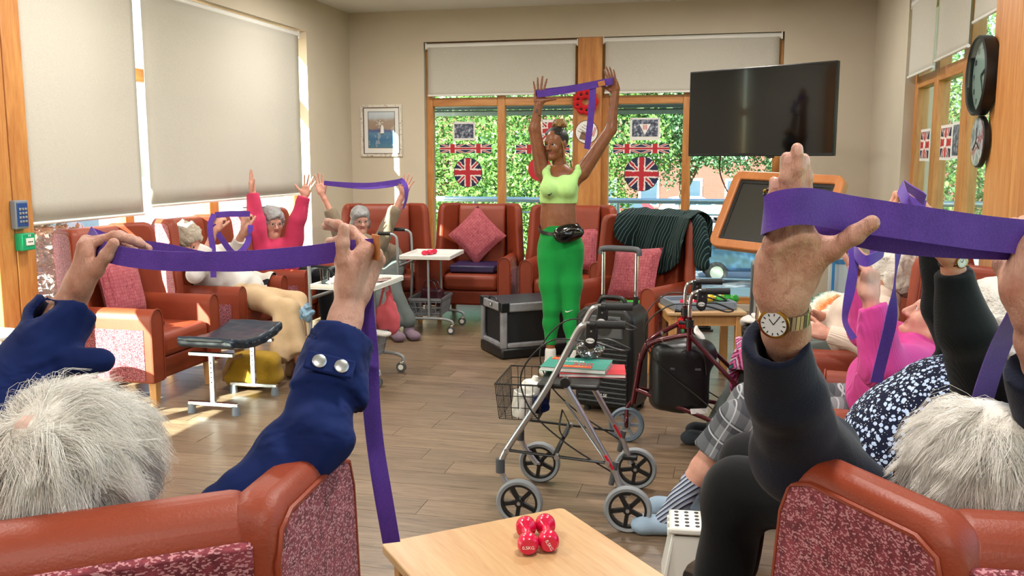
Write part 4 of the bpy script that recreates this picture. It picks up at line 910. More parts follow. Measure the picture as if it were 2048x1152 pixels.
# dumbbells
def dumbbell(label, m, M, L=0.155, r=0.029, txt=None, group=None, tilt=0):
    t_ = bpy.data.objects.new('dumbbell', None); COL.objects.link(t_); t_.matrix_world = M; tag(t_, label, 'dumbbell', group)
    MB().lathe([(0.0125, -L / 2 + 0.02), (0.0145, 0), (0.0125, L / 2 - 0.02)], (0, 0, r), (0, 1, 0), 18).build('handle', m, t_)
    for s in (-1, 1):
        pr = [(0.001, -0.024), (r * 0.72, -0.024), (r * 0.93, -0.016), (r, -0.006), (r, 0.006), (r * 0.93, 0.015), (r * 0.6, 0.022), (0.013, 0.026)]
        hd = MB().lathe([(a, b * s * -1) for a, b in pr], (0, s * (L / 2 - 0.022), r), (0, 1, 0), 28).build('weight_head', m, t_)
        if txt and s < 0: text(txt, 'lettering', 'print_white', 0.0125, hd, (0, -L / 2 - 0.0028, r * 0.9), Euler((R(90), R(tilt), 0)), 0.0003)
    return t_
def tray_m(MM, x, y, z, a): return MM @ Matrix.Translation((x, y, z)) @ Matrix.Rotation(R(a), 4, 'Z')
dumbbell('small pink dumbbell on the far white tray, nearer one', 'pinkdb', tray_m(MB2, 0.02, 0.22, 0.684, 60), 0.12, 0.024, group='pink dumbbells'); dumbbell('small pink dumbbell on the far white tray, farther one', 'pinkdb', tray_m(MB2, -0.06, 0.24, 0.684, 68), 0.12, 0.024, group='pink dumbbells')
# handbag in trolley 2
b_ = SDF().rbox((0, 0, 0.09), (0.11, 0.045, 0.075), 0.03).mesh(0.007, wob(0.004, 40, 6)); o = smesh('handbag', [b_], 'plumbag'); o.matrix_world = MB2 @ Matrix.Translation((0.03, 0.26, 0.22)) @ Matrix.Rotation(R(70), 4, 'Z'); tag(o, 'dark plum leather handbag in the far trolley basket', 'handbag')
for s in (-0.03, 0.03): MB().tube(catmull([(-0.08, s, 0.14), (-0.05, s, 0.22), (0.03, s, 0.23), (0.08, s, 0.14)], 6), 0.006, 8).build('handle', 'plumbag', o)

# ------------------------------------------------------------------ pet crate
t_ = thing('pet_crate', 'grey and black soft-sided pet crate with mesh windows', 'pet crate', (-1.49, 7.22, 0), R(36))
cw, cl, chh = 0.46, 0.74, 0.44
MB().box((0, 0, 0.045), (cl + 0.01, cw + 0.01, 0.09)).build('base', 'bagblack', t_, bevel=0.02)
fr = MB(); e = 0.05
for sx in (-1, 1):
    for sy in (-1, 1): fr.box((sx * (cl / 2 - e / 2), sy * (cw / 2 - e / 2), 0.26), (e, e, 0.36))
for sy in (-1, 1): fr.box((0, sy * (cw / 2 - 0.02), chh - 0.035), (cl - 2 * e, 0.04, 0.07)); fr.box((0, sy * (cw / 2 - 0.02), 0.105), (cl - 2 * e, 0.04, 0.04))
for sx in (-1, 1): fr.box((sx * (cl / 2 - 0.02), 0, chh - 0.035), (0.04, cw - 2 * e, 0.07)); fr.box((sx * (cl / 2 - 0.02), 0, 0.105), (0.04, cw - 2 * e, 0.04))
fr.build('frame', 'greyheather', t_, bevel=0.012, fix=False)
MB().box((0, 0, chh - 0.004), (cl - 0.02, cw - 0.02, 0.012)).build('lid', 'bagblack', t_, bevel=0.005)
MT['mesh'] = mat('black_mesh', '#15171B', 0.6, bmp=(300, 0.5))
for sy in (-1, 1): MB().box((0, sy * (cw / 2 - 0.028), 0.25), (cl - 2 * e + 0.01, 0.006, 0.26)).build('mesh_window', 'mesh', t_, bevel=0.002)
for sx in (-1, 1):
    dr = MB().box((sx * (cl / 2 - 0.028), 0, 0.25), (0.006, cw - 2 * e + 0.01, 0.26)).build('mesh_door', 'mesh', t_, bevel=0.002)
    z_ = [(sx * (cl / 2 - 0.018), y_, z2) for y_, z2 in ((-0.16, 0.36), (-0.16, 0.15), (-0.13, 0.12), (0.13, 0.12), (0.16, 0.15), (0.16, 0.36))]; MB().tube(z_, 0.005, 6).build('zip', 'black', dr)
for sx in (-1, 1):
    for sy in (-1, 1): MB().add(*_leg((sx * (cl / 2 - 0.03), sy * (cw / 2 - 0.03), chh - 0.07), 0.078, 0.036, 0.034)).build('corner_cap', 'bagblack', t_, bevel=0.006)
MB().box((-cl / 2 - 0.001, 0.0, chh - 0.03), (0.004, 0.06, 0.03)).build('badge', 'print_black', t_); 
for s in (-1, 1): MB().box((-cl / 2 - 0.004, 0, chh - 0.03), (0.002, 0.04, 0.006), rot=(R(30 * s), 0, 0)).build('badge_mark', 'print_white', t_)
MB().tube(catmull([(-cl / 2 + 0.02, -0.09, chh + 0.002), (-cl / 2 + 0.02, -0.05, chh + 0.022), (-cl / 2 + 0.02, 0.05, chh + 0.022), (-cl / 2 + 0.02, 0.09, chh + 0.002)], 5), 0.008, 8).build('carry_handle', 'bagblack', t_)

# ------------------------------------------------------------------ loudspeaker with trolley handle
t_ = thing('loudspeaker', 'black portable loudspeaker with raised trolley handle', 'loudspeaker', (-0.66, 5.62, 0), R(-14))
MB().prism([(-0.19, 0.03), (0.19, 0.03), (0.19, 0.60), (0.13, 0.66), (-0.13, 0.66), (-0.19, 0.60)], 'y', -0.14, 0.16).build('cabinet', 'black', t_, bevel=0.03, seg=4)
MB().prism([(-0.165, 0.06), (0.165, 0.06), (0.165, 0.42), (0.13, 0.445), (-0.13, 0.445), (-0.165, 0.42)], 'y', -0.158, -0.135).build('grille', mat('speaker_grille', '#101114', 0.45, 0.4, bmp=(90, 1.0, 0.01)), t_, bevel=0.008)
gr = MB()
for k in range(12): gr.box((0, -0.160, 0.08 + k * 0.03), (0.31, 0.005, 0.007))
gr.build('grille_bars', 'darkgrey', t_, fix=False)
hn = MB().prism([(-0.13, 0.47), (0.13, 0.47), (0.11, 0.61), (-0.11, 0.61)], 'y', -0.152, -0.135).build('horn', 'darkgrey', t_, bevel=0.012); MB().lathe([(0.055, 0.0), (0.02, 0.02)], (0, -0.155, 0.54), (0, 1, 0), 20).build('horn_throat', 'black', hn)
text('PULSE', 'lettering', 'print_white', 0.028, t_, (0, -0.1665, 0.12), Euler((R(90), 0, 0)))
for sx in (-0.11, 0.11):
    MB().tube([(sx, 0.12, 0.55), (sx, 0.12, 0.97)], 0.0125, 12).build('telescopic_tube', 'chrome', t_); MB().tube([(sx, 0.12, 0.55), (sx, 0.12, 0.70)], 0.016, 12).build('tube_sleeve', 'black', t_)
MB().tube(catmull([(-0.125, 0.12, 0.955), (-0.115, 0.12, 0.99), (0, 0.12, 0.995), (0.115, 0.12, 0.99), (0.125, 0.12, 0.955)], 5), 0.019, 12).build('grip', 'darkgrey', t_)
MB().tube(catmull([(-0.09, 0.0, 0.66), (-0.06, 0.0, 0.70), (0.06, 0, 0.70), (0.09, 0.0, 0.66)], 5), 0.013, 10).build('carry_handle', 'black', t_)
for sx in (-0.15, 0.15): MB().lathe([(0.02, -0.02), (0.04, -0.018), (0.04, 0.018), (0.02, 0.02)], (sx, 0.12, 0.04), (1, 0, 0), 18).build('wheel', 'blackrubber', t_)
for sx in (-0.12, 0.12): MB().lathe([(0.02, 0), (0.02, 0.035)], (sx, -0.09, 0), n=12).build('foot', 'blackrubber', t_)

# ------------------------------------------------------------------ side table with tray and dumbbells
ST = Matrix.Translation((-0.15, 6.50, 0)) @ Matrix.Rotation(R(13), 4, 'Z')
t_ = thing('side_table', 'square beech side table behind the walking frames', 'table', (-0.15, 6.50, 0), R(13))
MB().box((0, 0, 0.515), (0.54, 0.52, 0.028)).build('table_top', 'beechtop', t_, bevel=0.008)
for sx in (-1, 1):
    for sy in (-1, 1): MB().box((sx * 0.225, sy * 0.215, 0.25), (0.052, 0.052, 0.50)).build('leg', 'beech', t_, bevel=0.006)
for sy in (-1, 1): MB().box((0, sy * 0.215, 0.465), (0.40, 0.022, 0.07)).build('apron', 'beech', t_)
for sx in (-1, 1): MB().box((sx * 0.225, 0, 0.465), (0.022, 0.38, 0.07)).build('apron', 'beech', t_)
tb = MB().box((0, 0, 0.012), (0.44, 0.34, 0.024)); 
for sx in (-1, 1): tb.box((sx * 0.212, 0, 0.035), (0.016, 0.34, 0.04))
for sy in (-1, 1): tb.box((0, sy * 0.162, 0.035), (0.41, 0.016, 0.04))
o = tb.build('storage_tray', 'bluegrey', bevel=0.006, fix=False); o.matrix_world = ST @ Matrix.Translation((-0.02, -0.02, 0.529)) @ Matrix.Rotation(R(8), 4, 'Z'); tag(o, 'blue-grey plastic storage tray on the side table', 'tray')
for i, (m_, x, y, z, a) in enumerate([('greendb', 0.16, 0.10, 0.553, 75), ('greendb', 0.05, 0.13, 0.553, 60), ('greendb', 0.19, 0.0, 0.553, 95), ('yellowdb', 0.02, 0.03, 0.553, 82), ('yellowdb', 0.10, 0.05, 0.553, 70), ('pinkdb', -0.10, -0.10, 0.553, 80)]):
    dumbbell(['green dumbbell in the tray, farthest right', 'green dumbbell in the tray, farthest back', 'green dumbbell in the tray, nearest the window end', 'yellow dumbbell in the tray, left one', 'yellow dumbbell in the tray, right one', 'single small pink dumbbell in the blue-grey tray'][i], m_, ST @ Matrix.Translation((x, y, z)) @ Matrix.Rotation(R(a), 4, 'Z'), 0.15 if i < 5 else 0.11, 0.028 if i < 5 else 0.02, group='dumbbells in the storage tray')
M_ = CH['G'] @ Matrix.Translation((-0.10, 0.17, 0.465)) @ Matrix.Rotation(R(-60), 4, 'Z'); dumbbell('green dumbbell lying on the chair under the pinstripe jacket', 'greendb', M_, 0.18, 0.026)

# ------------------------------------------------------------------ pale table in the foreground
FT = Matrix.Translation((-0.49, 2.24, 0)) @ Matrix.Rotation(R(-50), 4, 'Z')
t_ = thing('low_table', 'pale beech square table in the foreground with two pink dumbbells', 'table', (-0.49, 2.24, 0), R(-50)); rr = 0.02
poly = [(sx * (0.29 - rr) + rr * math.cos(a), sy * (0.29 - rr) + rr * math.sin(a)) for sx, sy, a0 in ((1, 1, 0), (-1, 1, 90), (-1, -1, 180), (1, -1, 270)) for a in [R(a0 + k * 18) for k in range(6)]]
MB().prism(poly, 'z', 0.475, 0.5).build('table_top', 'beechtop', t_, bevel=0.003)
for sx in (-1, 1):
    for sy in (-1, 1): MB().box((sx * 0.24, sy * 0.24, 0.2375), (0.045, 0.045, 0.475)).build('leg', 'beech', t_, bevel=0.005)
for sy in (-1, 1): MB().box((0, sy * 0.24, 0.44), (0.44, 0.02, 0.07)).build('apron', 'beech', t_)
for sx in (-1, 1): MB().box((sx * 0.24, 0, 0.44), (0.02, 0.44, 0.07)).build('apron', 'beech', t_)
def ondb(u0, v0, u1, v1):
    a, b = gz(u0, v0, 0.53), gz(u1, v1, 0.53); c = (a + b) / 2; d = a - b; return Matrix.Translation((c.x, c.y, 0.5)) @ Matrix.Rotation(math.atan2(-d.x, d.y), 4, 'Z')
dumbbell('pink 0.5KG dumbbell on the pale table, left of the pair', 'pinkdb', ondb(1051, 1045, 1057, 1095), 0.155, 0.029, '0.5KG', 'pink dumbbells on the pale table'); dumbbell('pink 0.5KG dumbbell on the pale table, right of the pair', 'pinkdb', ondb(1089, 1040, 1099, 1090), 0.155, 0.029, '0.5KG', 'pink dumbbells on the pale table', 60)

# round table at the left edge
t_ = thing('round_table', 'round white-topped table at the left edge of the room', 'table', (-3.88, 4.10, 0))
MB().lathe([(0.18, 0), (0.19, 0.006), (0.19, 0.02), (0.18, 0.026)], (0, 0, 0.595), n=40).build('table_top', 'whiteplastic', t_)
for k in range(3): a = R(20 + k * 120); MB().tube([(0.15 * math.cos(a), 0.15 * math.sin(a), 0), (0.12 * math.cos(a), 0.12 * math.sin(a), 0.595)], [0.018, 0.022], 10).build('leg', 'beech', t_)

# ------------------------------------------------------------------ white step stool with dots
sp = gz(1404, 1040, 0.225)
t_ = thing('step_stool', 'white folding step stool with black dotted top', 'step stool', (sp.x, sp.y, 0), R(4))
MB().box((0, 0, 0.212), (0.24, 0.19, 0.026)).build('top', 'whiteplastic', t_, bevel=0.008)
dt = 0
for i in range(6):
    for j in range(5): MB().lathe([(0.0085, 0), (0.0085, 0.002)], (-0.0925 + i * 0.037, -0.066 + j * 0.033, 0.2245), n=10).build('dot', 'print_black', t_)
for sx in (-1, 1):
    MB().add([(sx * 0.11, -0.085, 0.2), (sx * 0.11, 0.085, 0.2), (sx * 0.145, 0.10, 0), (sx * 0.145, -0.10, 0), (sx * 0.098, -0.085, 0.2), (sx * 0.098, 0.085, 0.2), (sx * 0.128, 0.10, 0), (sx * 0.128, -0.10, 0)], [(0, 1, 2, 3), (7, 6, 5, 4), (0, 4, 5, 1), (1, 5, 6, 2), (2, 6, 7, 3), (3, 7, 4, 0)]).build('side_leg', 'whiteplastic', t_, bevel=0.004)
    for k in range(3): MB().box((sx * 0.112, -0.06 + k * 0.06, 0.196), (0.03, 0.018, 0.03)).build('hinge', 'whiteplastic', t_, bevel=0.004)
for sy in (-1, 1):
    ar = [(0.11 - 0.0, 0.19), (0.13, 0.02), (0.07, 0.02)] + [(0.07 * math.cos(a), 0.02 + 0.09 * math.sin(a)) for a in [math.pi * k / 8 for k in range(1, 8)]] + [(-0.07, 0.02), (-0.13, 0.02), (-0.11, 0.19)]
    MB().prism(ar, 'y', sy * 0.08 - 0.006, sy * 0.08 + 0.006).build('end_panel', 'whiteplastic', t_, bevel=0.003)

# ================================================================== silver rollator
def wheel(parent, c, r, wd, tyre, axis=(1, 0, 0), spokes=5, hubm='black'):
    wh = MB().lathe([(r * 0.80, -wd * 0.4), (r * 0.93, -wd * 0.5), (r, -wd * 0.25), (r, wd * 0.25), (r * 0.93, wd * 0.5), (r * 0.80, wd * 0.4), (r * 0.78, 0), (r * 0.80, -wd * 0.4)], c, axis, 40).build('wheel', tyre, parent)
    MB().lathe([(r * 0.70, -wd * 0.4), (r * 0.81, -wd * 0.4), (r * 0.81, wd * 0.4), (r * 0.70, wd * 0.4), (r * 0.70, -wd * 0.4)], c, axis, 40).build('rim', hubm, wh)
    sp = MB(); ax = Vector(axis); c = Vector(c); a0 = ax.orthogonal().normalized(); a1 = ax.cross(a0)
    for k in range(spokes):
        t = 2 * math.pi * k / spokes + 0.3; d = a0 * math.cos(t) + a1 * math.sin(t); sd_ = ax.cross(d); mm = Matrix((sd_, d, ax)).transposed(); sp.box(c + d * r * 0.42, (r * 0.17, r * 0.66, wd * 0.5), rot=mm)
    sp.build('spokes', hubm, wh, fix=False); MB().lathe([(r * 0.2, -wd * 0.55), (r * 0.2, wd * 0.55)], c, axis, 16).build('hub', hubm, wh)
    MB().lathe([(r * 0.08, -wd * 0.75), (r * 0.08, wd * 0.75)], c, axis, 10).build('axle_bolt', 'alu', wh); return wh
def handle_set(t_, x, y0, z0, badge_y):                                     # grip along -y with brake lever and badge plate
    MB().tube([(x, y0, z0), (x, y0 - 0.135, z0 + 0.002)], [0.0165, 0.0175], 14).build('handgrip', 'blackrubber', t_)
    MB().tube([(x, y0 + 0.01, z0), (x, y0 - 0.012, z0)], 0.021, 14).build('clamp', 'black', t_)
    hb = MB().prism([(y0 + 0.028, z0 + 0.008), (y0 - 0.022, z0 + 0.008), (y0 - 0.022, z0 - 0.05), (y0 - 0.012, z0 - 0.095), (y0 + 0.012, z0 - 0.105), (y0 + 0.034, z0 - 0.085)], 'x', x - 0.014, x + 0.014).build('brake_housing', 'black', t_, bevel=0.006)
    MB().tube(catmull([(x, y0 - 0.012, z0 - 0.06), (x, y0 - 0.07, z0 - 0.062), (x, y0 - 0.13, z0 - 0.085), (x, y0 - 0.155, z0 - 0.098), (x, y0 - 0.12, z0 - 0.105), (x, y0 - 0.05, z0 - 0.085), (x, y0 - 0.01, z0 - 0.075)], 6), 0.0045, 8).build('brake_lever', 'black', t_)
    bd = MB().lathe([(0.018, 0), (0.018, 0.002)], (0, 0, 0), (1, 0, 0), 24).build('badge', 'print_white', hb); bd.scale = (1, 1, 0.62); bd.location = (x + badge_y * 0.0145, y0 + 0.008, z0 - 0.066)
    text('drive', 'lettering', 'print_black', 0.016, hb, (x + badge_y * 0.0168, y0 + 0.008, z0 - 0.066), Matrix(((0, 0, badge_y), (badge_y, 0, 0), (0, 1, 0))), 0.0002)
    for k in (0.02, -0.01): MB().lathe([(0.004, -0.0155), (0.004, 0.0155)], (x, y0 + 0.004, z0 - 0.02 + k * 0.6), (1, 0, 0), 8).build('screw', 'alu', hb)
RL = Vector((-0.58, 3.95, 0))
t_ = thing('rollator', 'silver four-wheeled rollator with wire basket and books on its seat', 'walking frame', RL, R(92))
for sx in (-0.235, 0.235):
    MB().tube(catmull([(sx, 0.335, 0.255), (sx, 0.30, 0.33), (sx, 0.14, 0.585), (sx, 0.04, 0.78), (sx, 0.0, 0.855), (sx, -0.03, 0.872), (sx, -0.06, 0.874)], 6), 0.0135, 14).build('front_leg', 'alu', t_)
    MB().tube([(sx * 0.97, 0.06, 0.62), (sx * 0.97, -0.155, 0.245), (sx * 0.97, -0.195, 0.135)], 0.0135, 14).build('rear_leg', 'alu', t_)
    MB().tube([(sx, 0.30, 0.315), (sx, -0.13, 0.285)], 0.010, 8, flat=0.6).build('folding_brace', 'black', t_)
    for yy, zz in ((0.305, 0.316), (-0.125, 0.286), (0.09, 0.3)): MB().lathe([(0.011, -0.016), (0.011, 0.016)], (sx, yy, zz), (1, 0, 0), 12).build('pivot', 'alu', t_)
    MB().lathe([(0.021, -0.018), (0.021, 0.018)], (sx, 0.055, 0.625), (1, 0, 0), 18).build('hinge', 'black', t_)
    handle_set(t_, sx, -0.055, 0.874, -1)
    fk = MB().tube(catmull([(sx, 0.335, 0.26), (sx, 0.325, 0.20), (sx, 0.30, 0.16), (sx, 0.265, 0.115), (sx, 0.25, 0.10)], 6), 0.014, 12, flat=0.7).build('castor_fork', 'alu', t_); MB().lathe([(0.02, 0), (0.02, 0.06)], (sx, 0.335, 0.215), n=14).build('fork_bearing', 'darkgrey', fk)
    wheel(t_, (sx + math.copysign(0.032, sx), 0.245, 0.1), 0.1, 0.034, 'greyrubber'); wheel(t_, (sx * 0.97 + math.copysign(0.034, sx), -0.215, 0.1), 0.1, 0.034, 'greyrubber')
    MB().tube([(sx * 0.97, -0.14, 0.19), (sx * 0.97, -0.16, 0.29)], 0.012, 10).build('brake_spring', 'darkgrey', t_); MB().box((sx * 0.97, -0.19, 0.165), (0.05, 0.07, 0.02)).build('brake_block', 'black', t_, bevel=0.004)
    MB().box((sx * 0.97, -0.132, 0.29), (0.031, 0.012, 0.07), rot=(R(-30), 0, 0)).build('reflector', 'print_red', t_, bevel=0.002)
    MB().tube(catmull([(sx, -0.045, 0.80), (sx * 1.05, 0.12, 0.80), (sx * 1.08, 0.24, 0.66), (sx * 1.05, 0.20, 0.50), (sx, 0.05, 0.36), (sx * 0.97, -0.15, 0.24)], 8), 0.0035, 8).build('brake_cable', 'black', t_)
MB().box((0, 0.05, 0.60), (0.44, 0.26, 0.022)).build('seat', 'black', t_, bevel=0.008)
MB().tube([(-0.235, 0.10, 0.30), (0.235, 0.10, 0.30)], 0.011, 8).build('cross_brace', 'black', t_); MB().tube([(-0.23, -0.12, 0.29), (0.1, 0.1, 0.45)], 0.006, 8).build('strut', 'alu', t_)
MB().tube(catmull([(0.0, 0.10, 0.44), (0.02, 0.07, 0.36), (0.01, 0.09, 0.31), (-0.02, 0.11, 0.36), (0.0, 0.10, 0.44)], 6), 0.006, 6, flat=0.3).build('strap_loop', 'black', t_)
bk = MB(); bw, bd_, bh = 0.36, 0.20, 0.16; bc = Vector((0.0, 0.27, 0.43))
for k in range(4):
    z = bh * k / 3; f = 0.86 + 0.14 * k / 3
    pts = [bc + Vector((sx * bw / 2 * f, sy * bd_ / 2 * f, z)) for sx, sy in ((-1, -1), (1, -1), (1, 1), (-1, 1), (-1, -1))]; bk.tube(pts, 0.004 if k == 3 else 0.002, 6)
for k in range(13):
    a = k / 12 - 0.5
    for sy in (-1, 1): bk.tube([bc + Vector((a * bw * 0.86, sy * bd_ / 2 * 0.86, 0)), bc + Vector((a * bw, sy * bd_ / 2, bh))], 0.0018, 5)
    bk.tube([bc + Vector((a * bw * 0.86, -bd_ / 2 * 0.86, 0)), bc + Vector((a * bw * 0.86, bd_ / 2 * 0.86, 0))], 0.0018, 5)
    if k % 2 == 0:
        for sx in (-1, 1): bk.tube([bc + Vector((sx * bw / 2 * 0.86, a * bd_ * 0.86, 0)), bc + Vector((sx * bw / 2, a * bd_, bh))], 0.0018, 5)
bk.build('wire_basket', 'black', t_, fix=False)
RM = Matrix.Translation(RL) @ Matrix.Rotation(R(92), 4, 'Z')
# things in the basket
for i, (x, y, lb) in enumerate(((-0.12, 0.27, 'white mug in the wire basket, nearest the camera'), (0.02, 0.25, 'white lidded beaker in the wire basket'))):
    o = MB().lathe([(0.036, 0), (0.044, 0.02), (0.046, 0.11), (0.042, 0.112), (0.04, 0.02), (0.001, 0.012)], n=24).build('mug' if i == 0 else 'beaker', 'whiteplastic'); o.matrix_world = RM @ Matrix.Translation((x, y, 0.436)) @ Matrix.Rotation(R(10), 4, 'X'); tag(o, lb, 'mug')
    MB().tube(catmull([(0.044, 0, 0.09), (0.075, 0, 0.085), (0.075, 0, 0.04), (0.044, 0, 0.03)], 6), 0.006, 8).build('handle', 'whiteplastic', o)
    if i: MB().lathe([(0.047, 0.108), (0.046, 0.122), (0.02, 0.13), (0.012, 0.15), (0.001, 0.152)], n=24).build('lid', 'whiteplastic', o)
q = SDF().ell((0, 0, 0.045), (0.07, 0.06, 0.05)).mesh(0.008, wob(0.012, 60, 21)); o = smesh('folded_cloth', [q], 'whiteknit'); o.matrix_world = RM @ Matrix.Translation((0.12, 0.27, 0.436)); tag(o, 'bundled white cloth in the wire basket', 'cloth')
q = SDF().ell((0, 0, 0.03), (0.06, 0.05, 0.03)).mesh(0.008, wob(0.008, 60, 22)); o = smesh('dark_pouch', [q], 'navyjacket'); o.matrix_world = RM @ Matrix.Translation((-0.04, 0.20, 0.436)); tag(o, 'small navy pouch under the mugs in the wire basket', 'pouch')
# books on the seat
def book(label, x, y, z, a, w_, h_, th, cm, extra):
    o = thing('puzzle_book', label, 'book', (0, 0, 0)); o.matrix_world = RM @ Matrix.Translation((x, y, z)) @ Matrix.Rotation(R(a), 4, 'Z')
    MB().box((0, 0, th / 2), (w_ - 0.006, h_ - 0.006, th - 0.003)).build('pages', 'paper', o)
    MB().box((0, 0, th - 0.0008), (w_, h_, 0.0016)).build('cover', cm, o); MB().box((0, 0, 0.0008), (w_, h_, 0.0016)).build('back_cover', cm, o)
    extra(o, th); return o
MT['teal'] = mat('teal_cover', '#2E8C7C', 0.45)
def ex_red(o, th):
    for i in range(7):
        for j in range(4):
            if (i * 3 + j * 2) % 4: MB().box((-0.075 + j * 0.012, -0.05 + i * 0.018, th + 0.0003), (0.011, 0.016, 0.0006)).build('printed_square', 'print_white', o)
    text('CODE', 'lettering', 'print_white', 0.035, o, (0.05, 0.07, th + 0.0002), Euler((0, 0, R(-90))))
def ex_teal(o, th):
    MB().box((-0.072, 0.0, th + 0.0004), (0.045, 0.16, 0.0008)).build('printed_panel', 'print_red', o); MB().box((0.078, 0.10, th + 0.0004), (0.05, 0.06, 0.0008)).build('printed_panel', 'print_red', o)
    text('WORDSEARCH', 'lettering', 'print_yellow', 0.022, o, (-0.072, 0, th + 0.001), Euler((0, 0, R(-90)))); text('200', 'lettering', 'print_red', 0.062, o, (-0.02, -0.03, th + 0.0006), Euler((0, 0, R(-90))))
    text('FUN', 'lettering', 'print_yellow', 0.032, o, (0.078, 0.10, th + 0.001), Euler((0, 0, R(-90)))); text('PUZZLES', 'lettering', 'print_white', 0.024, o, (0.03, 0.02, th + 0.0006), Euler((0, 0, R(-90))))
book('red crossword book lying lowest on the rollator seat', 0.02, -0.03, 0.612, 6, 0.20, 0.29, 0.016, 'print_red', ex_red); book('teal wordsearch book lying on top of the red one', 0.03, 0.04, 0.629, -4, 0.21, 0.29, 0.02, 'teal', ex_teal)
q = SDF().ell((0, 0, 0.03), (0.09, 0.06, 0.035)).mesh(0.007, wob(0.012, 70, 31)); o = smesh('plastic_wrap', [q], glass_mat('clear_film', '#C9D2DA', 3.0)); o.matrix_world = RM @ Matrix.Translation((0.19, 0.0, 0.65)); tag(o, 'crumpled clear plastic packet on the books', 'packet')

# ================================================================== burgundy three-wheeled walker
TW = Vector((-0.16, 4.98, 0))
t_ = thing('tri_walker', 'burgundy three-wheeled walker with black bag and red rose', 'walking frame', TW, R(96)); TM = Matrix.Translation(TW) @ Matrix.Rotation(R(96), 4, 'Z')
MB().tube([(0, 0.30, 0.22), (0, 0.26, 0.50)], 0.017, 14).build('head_tube', 'burgundy', t_)
fk = MB().tube(catmull([(0, 0.30, 0.24), (0, 0.335, 0.19), (0.045, 0.335, 0.14), (0.045, 0.335, 0.095)], 5), 0.011, 10).build('front_fork', 'burgundy', t_); MB().tube(catmull([(0, 0.335, 0.19), (-0.045, 0.335, 0.14), (-0.045, 0.335, 0.095)], 5), 0.011, 10).build('fork_blade', 'burgundy', fk)
wheel(t_, (0, 0.335, 0.098), 0.098, 0.036, mat('blue_grey_tyre', '#5D6B78', 0.6), spokes=6, hubm='bluegrey')
for sx in (-1, 1):
    MB().tube(catmull([(sx * 0.012, 0.265, 0.46), (sx * 0.05, 0.22, 0.56), (sx * 0.14, 0.10, 0.62), (sx * 0.19, 0.02, 0.645)], 6), 0.0135, 12).build('upper_tube', 'burgundy', t_)
    MB().tube([(sx * 0.015, 0.285, 0.30), (sx * 0.27, -0.24, 0.155)], 0.012, 12).build('lower_tube', 'burgundy', t_)
    MB().tube([(sx * 0.19, 0.02, 0.645), (sx * 0.285, -0.26, 0.36), (sx * 0.29, -0.27, 0.12)], 0.0125, 12).build('rear_leg', 'burgundy', t_)
    MB().tube([(sx * 0.19, 0.02, 0.56), (sx * 0.19, 0.02, 0.74)], 0.0135, 12).build('handle_stem', 'burgundy', t_)
    MB().tube(catmull([(sx * 0.19, 0.02, 0.70), (sx * 0.19, 0.02, 0.82), (sx * 0.19, 0.0, 0.865), (sx * 0.19, -0.05, 0.875)], 6), 0.0115, 12).build('chrome_stem', 'chrome', t_)
    handle_set(t_, sx * 0.19, -0.045, 0.875, -1); MB().lathe([(0.022, -0.02), (0.022, 0.02)], (sx * 0.19, 0.02, 0.705), n=14).build('clamp_collar', 'black', t_)
    MB().tube([(sx * 0.19, 0.03, 0.705), (sx * 0.19, 0.075, 0.71)], [0.006, 0.012], 8).build('clamp_knob', 'black', t_)
    wheel(t_, (sx * 0.29 + sx * 0.028, -0.27, 0.09), 0.09, 0.034, 'blackrubber', spokes=3); MB().lathe([(0.009, -0.016), (0.009, 0.016)], (sx * 0.10, 0.15, 0.60), (1, 0, 0), 10).build('bolt', 'alu', t_)
    MB().tube(catmull([(sx * 0.19, -0.03, 0.80), (sx * 0.2, 0.12, 0.80), (sx * 0.14, 0.24, 0.68), (sx * 0.12, 0.2, 0.5), (sx * 0.18, -0.05, 0.3), (sx * 0.28, -0.24, 0.16)], 8), 0.0035, 8).build('brake_cable', 'black', t_)
MB().box((-0.152, -0.045, 0.228), (0.028, 0.12, 0.003), rot=(R(15), R(-62), R(26))).build('maker_label', 'print_white', t_)
b_ = SDF().rbox((0, 0.05, 0.39), (0.135, 0.15, 0.185), 0.055, k=0.02).ell((0, 0.0, 0.51), (0.13, 0.14, 0.10), k=0.04).mesh(0.01, wob(0.008, 26, 14)); o = smesh('walker_bag', [b_], 'bagblack'); o.matrix_world = TM; tag(o, 'black nylon bag slung in the burgundy walker', 'bag')
MB().tube(catmull([(-0.13, 0.1, 0.50), (-0.14, 0.02, 0.56), (-0.13, -0.06, 0.52), (-0.13, -0.08, 0.42)], 6), 0.005, 6).build('drawstring', 'black', o); MB().box((-0.135, 0.03, 0.45), (0.004, 0.16, 0.012)).build('seam', 'darkgrey', o)
q = SDF().cone((0, 0, 0), 0.025, (0.0, 0.03, 0.06), 0.015).mesh(0.006, wob(0.008, 80, 3)); o = smesh('paper_napkin', [q], 'paper'); o.matrix_world = TM @ Matrix.Translation((-0.02, -0.06, 0.585)); tag(o, 'white napkin tucked in the walker bag', 'napkin')
ro = thing('fabric_rose', 'red fabric rose tied to the burgundy walker stem', 'flower'); ro.matrix_world = TM @ Matrix.Translation((0.17, 0.075, 0.575)) @ Matrix.Scale(1.25, 4)
for k in range(9):
    a = k * 2.4; r_ = 0.006 + 0.0022 * k; mb = MB(); mb.grid(lambda i, j: ((r_ + 0.012 * j) * math.cos(a + (i - 0.5) * 1.6), -0.035 + (r_ + 0.012 * j) * math.sin(a + (i - 0.5) * 1.6), 0.03 + 0.05 * j - 0.004 * k * j), 6, 5); mb.build('petal', 'redcloth', ro, solid=0.0012)
MB().tube([(0, -0.035, 0.04), (0.005, -0.03, -0.02), (0, -0.02, -0.06)], 0.0035, 6).build('stem', mat('rose_stem', '#2D6B38', 0.6), ro)
